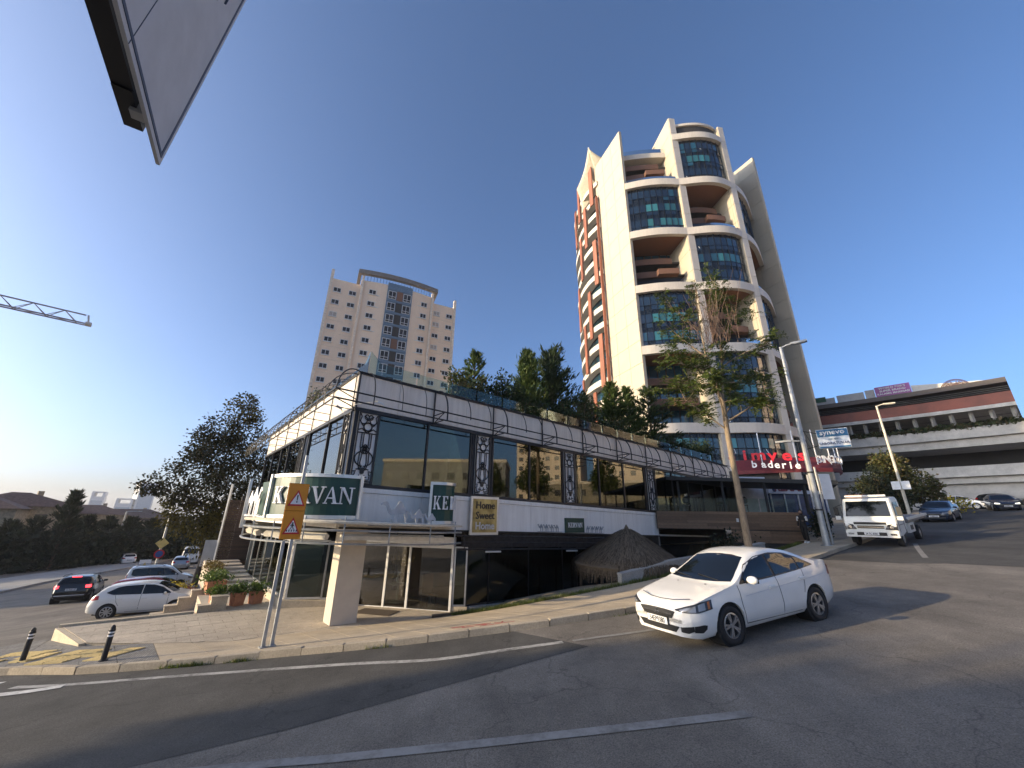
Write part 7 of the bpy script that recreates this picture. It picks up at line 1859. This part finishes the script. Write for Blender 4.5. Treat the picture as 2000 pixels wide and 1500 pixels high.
link('lettering', text_mesh('REMAX', .85, 'text_maroon', .04, .85, .02), sp, Sa + dS * LS * .58 + nS * .26 + Vector((0, 0, 2.28)) - sp.location, (0, 0, rzS)); link('lettering', text_mesh('ATAKENT', .62, 'text_navy', .04, .85, .015), sp, Sa + dS * LS * .86 + nS * .26 + Vector((0, 0, 2.33)) - sp.location, (0, 0, rzS))
m = MB(); m.prism([Vector((-.35, 0, .6)), Vector((-.18, 0, .6)), Vector((0, 0, .12)), Vector((.18, 0, .6)), Vector((.35, 0, .6)), Vector((.08, 0, -.1)), Vector((-.08, 0, -.1))], (0, .03, 0)); m.build('chevron', 'text_navy', sp, Sa + dS * LS * .40 + nS * .27 + Vector((0, 0, 2.3)) - sp.location, (0, 0, rzS))
# ------------------------------------------------------------------ street furniture
def wz(s, t): return XY(s, t, walk_z(s, t))
def bollard(s, t, lb):
    o = thing('bollard', lb, 'bollard', wz(s, t) + Vector((0, 0, -.01)), 0, 'bollards at the corner')
    MB().lathe([(.085, 0), (.085, .03), (.055, .04), (.055, .60), (.062, .61), (.062, .64), (.05, .66), (.045, .70), (.02, .73), (.001, .735)], 16).build('post', 'bollard_black', o)
    for z in (.50, .57): MB().lathe([(.0565, z), (.0565, z + .035)], 16).build('reflective_ring', 'sign_white', o)
bollard(-1.76, 15.8, 'black bollard with white rings at the left edge of the picture'); bollard(-.28, 13.95, 'black bollard with white rings in front of the terrace corner')
# warning signs on twin posts
p = wz(2.62, 12.12)
ts = thing('warning_sign', 'two orange warning panels on twin steel posts at the kerb', 'traffic sign', p)
dv = Vector((p.x, p.y, 0)).normalized(); rt_ = Vector((dv.y, -dv.x, 0)); rt_ = (rt_ * math.cos(.30) + dv * math.sin(.30)).normalized(); fc = Vector((rt_.y, -rt_.x, 0)); TX = (rt_, fc, UP)
for x, h in ((-.09, 2.1), (.10, 4.05)):
    MB().box(rt_ * x + Vector((0, 0, h / 2 + (.0 if x < 0 else .28))), (.075, .05, h + .55), TX).build('post', 'galv', ts)
    MB().box(rt_ * x + Vector((0, 0, .02)), (.16, .16, .03), TX).build('foot_plate', 'galv', ts)
    MB().tube([rt_ * x + Vector((.05, 0, .03)), rt_ * x + Vector((.05, 0, .10))], .012, 5).build('bolt', 'galv', ts)
for z0, kind in ((2.42, 'walk'), (3.125, 'bang')):
    w_, h_ = .50, .70; c = rt_ * .03 + fc * .05 + Vector((0, 0, z0 + h_ / 2))
    pn = MB().box(c, (w_, .02, h_), TX).build('panel', 'sign_yellow', ts); pn.modifiers.new('b', 'BEVEL').width = .008
    MB().box(c - fc * .013, (w_ + .012, .012, h_ + .012), TX).build('panel_rim', 'bark_dark', pn)
    tri = lambda s_, o_: [c + fc * o_ + rt_ * x * s_ + UP * (z * s_ - .07) for x, z in ((-.215, -.16), (.215, -.16), (0, .26))]
    MB().prism(tri(1.0, .011), fc * .004).build('triangle', 'sign_red', pn); MB().prism(tri(.72, .0165), fc * .003).build('triangle_field', 'sign_white', pn)
    fg = MB()
    if kind == 'bang':
        fg.prism([c + fc * .0205 + rt_ * x + UP * z for x, z in ((-.018, .05), (.018, .05), (.010, -.09), (-.010, -.09))], fc * .003); fg.prism([c + fc * .0205 + rt_ * .02 * math.cos(q) + UP * (.02 * math.sin(q) - .125) for q in [i * math.pi / 5 for i in range(10)]], fc * .003)
    else:
        for x in (-.12, -.06, 0, .06, .12): fg.prism([c + fc * .0205 + rt_ * (x + a * (1 + abs(x))) + UP * z for a, z in ((-.014, -.165), (.014, -.165), (.010, -.115), (-.010, -.115))], fc * .003)
        fg.prism([c + fc * .021 + rt_ * .022 * math.cos(q) + UP * (.022 * math.sin(q) + .045) for q in [i * math.pi / 5 for i in range(10)]], fc * .003)
        for P in (((-.02, .02), (.02, .02), (.018, -.045), (-.018, -.045)), ((-.018, -.045), (0, -.045), (-.035, -.11), (-.055, -.11)), ((0, -.045), (.018, -.045), (.05, -.11), (.03, -.11)), ((.02, .015), (.055, -.03), (.045, -.04), (.012, -.005)), ((-.02, .015), (-.055, -.02), (-.045, -.03), (-.012, -.005))): fg.prism([c + fc * .0213 + rt_ * x + UP * z for x, z in P], fc * .003)
    fg.build('symbol', 'sign_black', pn)
# big direction sign overhead, left of the camera
def overhead():
    az0, tan0, d0 = 140.72, .71, 4.6
    P0 = pol(az0, d0, tan0 * d0); dr = pol(122.6 + 180, 1, 0); n = Vector((-dr.y, dr.x, 0))   # n: visible face
    if n.dot(-P0) < 0: n = -n
    o = thing('direction_sign', 'large white road direction sign overhead, only its lower corner in view', 'traffic sign', (P0.x, P0.y, G(P0.x, P0.y)))
    UPn = (UP + n * .05).normalized()
    L, Hh = 3.8, 3.1; AXs = (dr, n, UPn); c = P0 + dr * L / 2 + UPn * Hh / 2
    MB().box(c, (L, .03, Hh), AXs).build('panel', 'sign_grey', o, rel=True)
    b = .07; bd = MB(); 
    bd.box(P0 + dr * L / 2 + UPn * b + n * .017, (L - .1, .006, .035), AXs); bd.box(P0 + dr * b + UPn * (Hh / 2 + .04) + n * .017, (.035, .006, Hh - .1), AXs); bd.build('border', 'sign_line', o, rel=True)
    for x in (1.25, 2.45): MB().box(P0 + dr * x + UPn * Hh / 2 + n * .0165, (.006, .004, Hh), AXs).build('sheet_joint', 'sign_line', o, rel=True)
    ar = MB(); ar.beam(P0 + dr * .62 + UPn * 1.75 + n * .02, P0 + dr * 1.1 + UPn * 2.5 + n * .02, .004, .06, n); ar.beam(P0 + dr * .40 + UPn * 2.05 + n * .02, P0 + dr * .40 + UPn * 2.6 + n * .02, .004, .03, n); ar.beam(P0 + dr * .46 + UPn * 2.05 + n * .02, P0 + dr * .46 + UPn * 2.6 + n * .02, .004, .02, n); ar.build('symbol', 'sign_line', o, rel=True)
    for x in (.55, 1.9, 3.2): MB().box(P0 + dr * x + UPn * Hh / 2 - n * .06, (.10, .09, Hh), AXs).build('stiffener', 'sign_back', o, rel=True)
    for z in (.12, 1.6): MB().box(P0 + dr * (L / 2 + .35) + UPn * z - n * .13, (L - .8, .14, .14), AXs).build('rear_beam', 'sign_black', o, rel=True)
    MB().box(P0 + dr * .55 + UPn * .1 - n * .13, (.42, .13, .13), AXs).build('clamp', 'sign_black', o, rel=True)
    q = P0 + dr * 2.9 - n * .35; MB().tube([(q.x, q.y, G(q.x, q.y)), (q.x, q.y, P0.z + Hh)], .11, 10).build('post', 'galv', o, rel=True)
overhead()
# street lamps
def lamp(name, label, p, h, arm, head_dir, mat='galv', r=.09, group=None, low=None):
    o = thing(name, label, 'street lamp', p, 0, group); d = Vector(head_dir).normalized()
    MB().tube([(0, 0, 0), (0, 0, 1.2), (0, 0, h)], [r * 1.3, r * 1.1, r * .7], 10).build('post', mat, o)
    MB().lathe([(r * 2.2, 0), (r * 2.2, .03), (r * 1.4, .05)], 12).build('base', mat, o)
    MB().tube([(0, 0, h - .05), d * arm * .5 + Vector((0, 0, h + .05)), d * arm + Vector((0, 0, h + .08))], r * .45, 6).build('arm', mat, o)
    s_ = Vector((-d.y, d.x, 0)); MB().box(d * (arm + .3) + Vector((0, 0, h + .08)), (.75, .26, .10), (d, s_, UP)).box(d * (arm + .3) + Vector((0, 0, h + .02)), (.55, .2, .04), (d, s_, UP)).build('lamp_head', mat, o)
    if low: MB().tube([(0, 0, low), d * -.6 + Vector((0, 0, low + .05))], r * .4, 6).build('arm', mat, o); MB().box(d * -.85 + Vector((0, 0, low + .05)), (.7, .22, .09), (d, s_, UP)).build('lamp_head', mat, o)
    return o
pL = Vector((15.2, 19.82, 0)); pL.z = walk_z(*ST(pL.x, pL.y))
lm_ = lamp('street_lamp', 'tall grey lamp post at the kerb beside the walking person', pL, 10.4, .55, (.75, -.6, 0), 'galv', .12, low=5.05)
for z in (1.6, 3.4): MB().lathe([(.15, z), (.15, z + .08)], 12).build('band', 'trim_black', lm_)
pl2 = Vector((15.75, 20.15, 0)); pl2.z = walk_z(*ST(pl2.x, pl2.y))
sg = thing('parking_sign', 'slim post with white plates leaning by the lamp post', 'sign', pl2); MB().tube([(0, 0, 0), (-.02, 0, 3.7)], .05, 8).build('post', 'galv', sg)
vd = Vector((pl2.x, pl2.y, 0)).normalized(); rd = Vector((vd.y, -vd.x, 0)); rd = (rd * .85 + vd * .5).normalized(); PX = (rd, Vector((rd.y, -rd.x, 0)), UP)
MB().box(rd * .30 + Vector((0, 0, 2.72)) + PX[1] * .07, (.52, .02, 1.25), PX).build('plate', 'sign_white', sg); MB().box(-rd * .42 + Vector((0, 0, 2.75)) + PX[1] * .07, (.22, .02, 1.1), PX).build('plate', 'sign_white', sg)
bn = thing('banner_sign', 'blue and silver lightbox sign reading synevo, hung from the lamp post', 'sign', pL + Vector((.25, -.35, 4.6)))
bx = Vector((.80, -.60, 0)); BX = (bx, Vector((bx.y, -bx.x, 0)), UP); bo = Vector((.72, -.42, .45))
MB().box(bo, (1.25, .16, .95), BX).build('box', 'banner_silver', bn)
MB().box(bo + BX[1] * .085 + UP * .27, (1.21, .012, .36), BX).build('blue_top', 'banner_blue', bn); MB().box(bo + BX[1] * .085 - UP * .43, (1.21, .012, .07), BX).build('blue_foot', 'banner_blue', bn)
rzb = math.atan2(bx.y, bx.x); link('lettering', text_mesh('synevo', .34, 'sign_white', .01, 1.05, .006), bn, bo + BX[1] * .095 + UP * .20, (0, 0, rzb)); link('lettering', text_mesh('LABORATUVAR', .17, 'text_navy', .01, 1.0, .003), bn, bo + BX[1] * .09 - UP * .30, (0, 0, rzb)); link('lettering', text_mesh('tıbbi tahlil', .10, 'text_teal', .01, 1.0, .001), bn, bo + BX[1] * .09 - UP * .06, (0, 0, rzb))
for z in (.95, .0): MB().tube([Vector((-.2, .3, z)), bo * .35 + Vector((0, 0, z * .6))], .018, 5).build('bracket', 'trim_black', bn)
q = pol(45.28, 44, 0); q.z = G(q.x, q.y); l3 = lamp('street_lamp', 'cream lamp post in front of the magnolia', q, 9.3, .5, (.8, -.6, 0), 'pole_cream', .10)
cb = q.normalized(); sd_ = Vector((cb.y, -cb.x, 0)).normalized()
for x in (-.28, .28): MB().box(sd_ * x - cb * .15 + Vector((0, 0, 2.75)), (.5, .2, .62), (sd_, cb, UP)).build('cabinet', 'alu_white', l3)
q = pol(133.25, 92, 0); q.z = G(q.x, q.y); lamp('street_lamp', 'leaning grey lamp post before the hedge left of the diamond sign', q, 7.6, 1.2, (.77, .63, 0), 'galv', .14, 'lamps along the left-hand street')
q = pol(144.9, 62, 0); q.z = G(q.x, q.y); lamp('street_lamp', 'lamp post at the left edge of the picture', q, 9.0, 2.0, (.7, .7, 0), 'galv', .14, 'lamps along the left-hand street')
q = pol(129.75, 60.6, 0); q.z = G(q.x, q.y)
sg = thing('road_sign_post', 'leaning lamp post carrying a diamond, a round and a white sign', 'traffic sign', q); MB().tube([(0, 0, 0), (0, 0, 6.9)], [.13, .09], 8).build('post', 'galv', sg)
vd = Vector((q.x, q.y, 0)).normalized(); rd = Vector((vd.y, -vd.x, 0)); SXX = (rd, -vd, UP)
m = MB(); m.prism([-vd * .16 + rd * x + UP * (z + 3.05) for x, z in ((-.6, 0), (0, -.6), (.6, 0), (0, .6))], -vd * .03); m.build('diamond', 'diamond_yellow', sg)
m = MB(); m.prism([-vd * .20 + rd * .46 * math.cos(a) + UP * (.46 * math.sin(a) + 1.95) for a in [i * math.pi / 8 for i in range(16)]], -vd * .03); dd_ = m.build('no_parking_disc', 'sign_red', sg)
m = MB(); m.prism([-vd * .235 + rd * .33 * math.cos(a) + UP * (.33 * math.sin(a) + 1.95) for a in [i * math.pi / 8 for i in range(16)]], -vd * .01); m.build('disc_field', 'sign_blue', dd_)
MB().box(-vd * .18 - rd * .95 + UP * .95, (.95, .03, .95), SXX).build('white_plate', 'sign_white', sg)
m = MB(); m.prism([-vd * .22 - rd * .95 + rd * x + UP * (z + .95) for x, z in ((-.2, -.18), (.2, -.18), (0, .22))], -vd * .01); m.build('symbol', 'diamond_yellow', sg)
def cone(p, lb, h=.72):
    o = thing('traffic_cone', lb, 'traffic cone', p); MB().box((0, 0, .02), (.36, .36, .04)).build('base', 'cone_orange', o); MB().lathe([(.14, .04), (.03, h)], 14).build('cone', 'cone_orange', o)
    for z0, z1 in ((.28, .40), (.50, .60)): MB().lathe([(.14 - .11 * (z0 - .04) / (h - .04) + .004, z0), (.14 - .11 * (z1 - .04) / (h - .04) + .004, z1)], 14).build('white_band', 'sign_white', o)
cone(zc_(57.5, 4.6), 'orange and white cone behind the dark saloon on the right', .85); cone(zc_(-.2, 37.5), 'pale topped cone between the black crossover and the white van', .8)
cb_ = thing('parking_post', 'short red and white parking post beside the black crossover', 'post', zc_(-.5, 36.2)); MB().tube([(0, 0, 0), (0, 0, .75)], .05, 8).build('post', 'cone_orange', cb_); MB().tube([(0, 0, .75), (0, 0, 1.0)], .075, 8).build('cap', 'sign_white', cb_)
# ------------------------------------------------------------------ walking person
def person(p, face):
    o = thing('person', 'person in black walking down the pavement holding a phone', 'person', p, face)
    def skin(name, J, E, R, mat, sub=2):
        me = bpy.data.meshes.new(name); me.from_pydata(J, E, []); t = bpy.data.objects.new('tmp', me); C.objects.link(t)
        t.modifiers.new('s', 'SKIN'); 
        for i, r in enumerate(R): me.skin_vertices[0].data[i].radius = r if isinstance(r, tuple) else (r, r)
        me.skin_vertices[0].data[0].use_root = True; s_ = t.modifiers.new('u', 'SUBSURF'); s_.levels = sub; s_.render_levels = sub
        nm = bpy.data.meshes.new_from_object(t.evaluated_get(bpy.context.evaluated_depsgraph_get())); bpy.data.objects.remove(t)
        nm.materials.clear(); nm.materials.append(M[mat])
        for q in nm.polygons: q.use_smooth = True
        return link(name, nm, o)
    # x forward, y left
    J = [(0, 0, .92), (0, 0, 1.12), (0, 0, 1.33), (0, 0, 1.40), (0, 0, 1.48), (0, .09, .88), (.10, .10, .50), (.02, .10, .10), (0, -.09, .88), (-.06, -.10, .50), (-.20, -.10, .13), (0, .17, 1.33), (.02, .21, 1.08), (.20, .13, 1.10), (0, -.17, 1.33), (-.02, -.21, 1.06), (.10, -.20, .84)]
    Ed = [(0, 1), (1, 2), (2, 3), (3, 4), (0, 5), (5, 6), (6, 7), (0, 8), (8, 9), (9, 10), (2, 11), (11, 12), (12, 13), (2, 14), (14, 15), (15, 16)]
    R = [(.15, .11), (.12, .09), (.13, .09), .055, .05, .10, .08, .075, .10, .08, .075, .065, .05, .038, .065, .05, .038]
    skin('body', J, Ed, R, 'cloth_black')
    skin('sleeve', [(0, .165, 1.35), (.01, .205, 1.20), (.02, .215, 1.08)], [(0, 1), (1, 2)], [.075, .062, .056], 'cloth_white'); skin('sleeve', [(0, -.165, 1.35), (-.01, -.205, 1.20), (-.02, -.215, 1.08)], [(0, 1), (1, 2)], [.075, .062, .056], 'cloth_white')
    for c, s0 in (((.21, .12, 1.105), 1), ((.11, -.20, .80), -1)):
        J = [c, (c[0] + .05, c[1], c[2])]; E2_ = [(0, 1)]; Rr = [.030, .033]
        for k in range(4): b = len(J); y = (k - 1.5) * .018; J += [(c[0] + .09, c[1] + y, c[2]), (c[0] + .125 - abs(k - 1.2) * .008, c[1] + y, c[2] - .012)]; E2_ += [(1, b), (b, b + 1)]; Rr += [.010, .008]
        b = len(J); J += [(c[0] + .055, c[1] - .04 * s0, c[2] + .01), (c[0] + .085, c[1] - .045 * s0, c[2] + .012)]; E2_ += [(1, b), (b, b + 1)]; Rr += [.011, .009]
        skin('hand', J, E2_, Rr, 'skin', 1)
    MB().box((.30, .12, 1.13), (.012, .07, .14)).build('phone', 'sign_black', o)
    bm = bmesh.new(); bmesh.ops.create_uvsphere(bm, u_segments=20, v_segments=14, radius=1)
    for v in bm.verts:
        z = v.co.z; k = 1 - .22 * max(0, -z) ** 1.5; x0 = v.co.x
        v.co = Vector((v.co.x * .092 * k, v.co.y * .075 * k, z * .118))
        if x0 > .85 and -.25 < z < .15: v.co.x += .014
    for f in bm.faces: f.smooth = True
    me = bpy.data.meshes.new('head'); bm.to_mesh(me); bm.free(); me.materials.append(M['skin']); hd = link('head', me, o, (.02, 0, 1.56), (0, RAD(18), 0))
    for sg in (-1, 1): MB().lathe([(.011, 0), (.001, .004)], 8, (.083, sg * .030, .01), 'x').build('eye', 'sign_black', hd)
    MB().box((.080, 0, -.055), (.01, .04, .010)).build('mouth', 'text_maroon', hd)
    bm = bmesh.new(); bmesh.ops.create_uvsphere(bm, u_segments=18, v_segments=12, radius=1)
    for v in bm.verts: v.co = Vector((v.co.x * .108 - .022, v.co.y * .092, v.co.z * (.125 if v.co.z > 0 else .30) + .02))
    for v in [v for v in bm.verts if v.co.x > .045 and v.co.z < .075]: bm.verts.remove(v)
    for f in bm.faces: f.smooth = True
    me = bpy.data.meshes.new('hair'); bm.to_mesh(me); bm.free(); me.materials.append(M['hair_dark']); link('hair', me, hd)
    for x, y in ((.04, .10), (-.18, -.10)): 
        b = MB(); b.v = [(x - .08, y - .04, 0), (x + .17, y - .035, 0), (x + .17, y + .035, 0), (x - .08, y + .04, 0), (x - .07, y - .035, .10), (x + .04, y - .03, .10), (x + .15, y - .025, .05), (x + .15, y + .025, .05), (x + .04, y + .03, .10), (x - .07, y + .035, .10)]; b.f = [(3, 2, 1, 0), (0, 1, 6, 5, 4), (2, 3, 9, 8, 7), (1, 2, 7, 6), (3, 0, 4, 9), (4, 5, 8, 9), (5, 6, 7, 8)]; b.build('shoe', 'sign_white', o)
pp = Vector((15.75, 21.9, 0)); pp.z = walk_z(*ST(pp.x, pp.y)); person(pp, RAD(215))
# ------------------------------------------------------------------ across the junction, behind the camera: what the windows mirror
def opp_block(p, rz, w, d, h, lb, wallm='apartment_wall'):
    o = thing('opposite_block', lb, 'building', p, rz); MB().box((0, 0, h / 2), (w, d, h)).build('wall', wallm, o); me = MB().box((0, 0, 0), (1.5, .12, 1.4)).mesh('window', 'apartment_pane')
    n = int(w / 3)
    for f in range(int(h / 3.1)):
        for i in range(n): link('window', me, o, (-w / 2 + w / n * (i + .5), -d / 2 - .03, 1.9 + f * 3.1))
    MB().box((0, 0, h + .3), (w + .4, d + .4, .6)).build('cornice', 'apartment_trim', o)
opp_block(Vector((112, 30, 2)), RAD(100) + math.pi, 20, 16, 46, 'tall beige block up the hill outside the right edge'); opp_block(Vector((122, 4, 2)), RAD(95) + math.pi, 22, 16, 50, 'second tall beige block outside the right edge')
opp_block(Vector((84, 24, 1)), RAD(100) + math.pi, 34, 14, 7, 'low shop row outside the right edge', 'house_wall')
opp_block(Vector((66, -12, 0)), RAD(80) + math.pi, 26, 14, 11, 'low office block outside the right edge', 'concrete')
for i, (x, y) in enumerate(((46, 22), (40, 12), (52, 2))): broadleaf('opposite_tree', ['street tree outside the right edge, farthest up', 'street tree outside the right edge, middle', 'street tree outside the right edge, lowest'][i], Vector((x, y, G(x, y))), 8, 2.5, [(0, 0, 5, 2), (1, .6, 4, 1.6), (-1, -.6, 4.2, 1.6), (0, 0, 6.6, 1.4)], 2200, .4, ['leaf_ash'], .16, 'bark_dark', 300 + i, 'trees outside the picture')

opp_block(Vector((-114, 14.5, -10)), RAD(282), 12, 14, 66, 'unseen tall beige block added at the left to shade the mall')  # unseen block added to throw its shadow across the mall front

# thin overhead cables from the lamp post to the tower, and a worn spray mark on the pavement
for i, (a, z) in enumerate(((50.6, 7.6), (50.9, 7.0))):
    P = [pL + Vector((0, 0, 6.0 - i * .5)) * (1 - u) ** 0 + (pol(a, 66, z + 3) - pL - Vector((0, 0, 6.0 - i * .5))) * u + Vector((0, 0, -1.6 * math.sin(math.pi * u))) for u in [k / 10 for k in range(11)]]
    o = MB().tube([p - pL for p in P], .016, 4).build('overhead_cable', 'trim_black', None, pL); tag(o, ['upper thin black cable from the lamp post to the tower', 'lower thin black cable from the lamp post to the tower'][i], 'cable')
sm = MB()
for (s0, t0, s1, t1) in ((6.1, 9.55, 6.35, 9.4), (6.35, 9.4, 6.2, 9.25), (6.2, 9.25, 6.45, 9.1), (6.6, 9.3, 6.75, 9.0), (6.62, 9.18, 6.95, 9.1), (7.0, 9.05, 7.1, 8.85), (7.1, 8.85, 7.25, 9.0), (6.5, 8.95, 7.3, 8.6), (6.15, 9.7, 6.9, 9.25)):
    A, B = XY(s0, t0, walk_z(s0, t0) + .006), XY(s1, t1, walk_z(s1, t1) + .006); d = (B - A).normalized(); n = d.cross(UP).normalized() * .022; sm.face([A - n, B - n, B + n, A + n])
tag(sm.build('spray_mark', 'spray_red'), 'small faded red spray scribble on the pavement near the kerb', 'marking')
# ------------------------------------------------------------------ evening haze: one closed box of thin air round everything
hz = MB().box((0, 0, 24.0), (4600, 4600, 108)).mesh('haze')
mh = bpy.data.materials.new('haze_air'); mh.use_nodes = True
nn = mh.node_tree.nodes; nn.remove(nn['Principled BSDF'])
pv = nn.new('ShaderNodeVolumePrincipled'); pv.inputs['Color'].default_value = (.93, .95, 1.0, 1); pv.inputs['Density'].default_value = .00026; pv.inputs['Anisotropy'].default_value = .25
mh.node_tree.links.new(pv.outputs[0], nn['Material Output'].inputs['Volume'])
hz.materials.append(mh)
ho = link('haze', hz); ho['kind'] = 'stuff'; tag(ho, 'thin pale evening haze filling the air', 'haze')
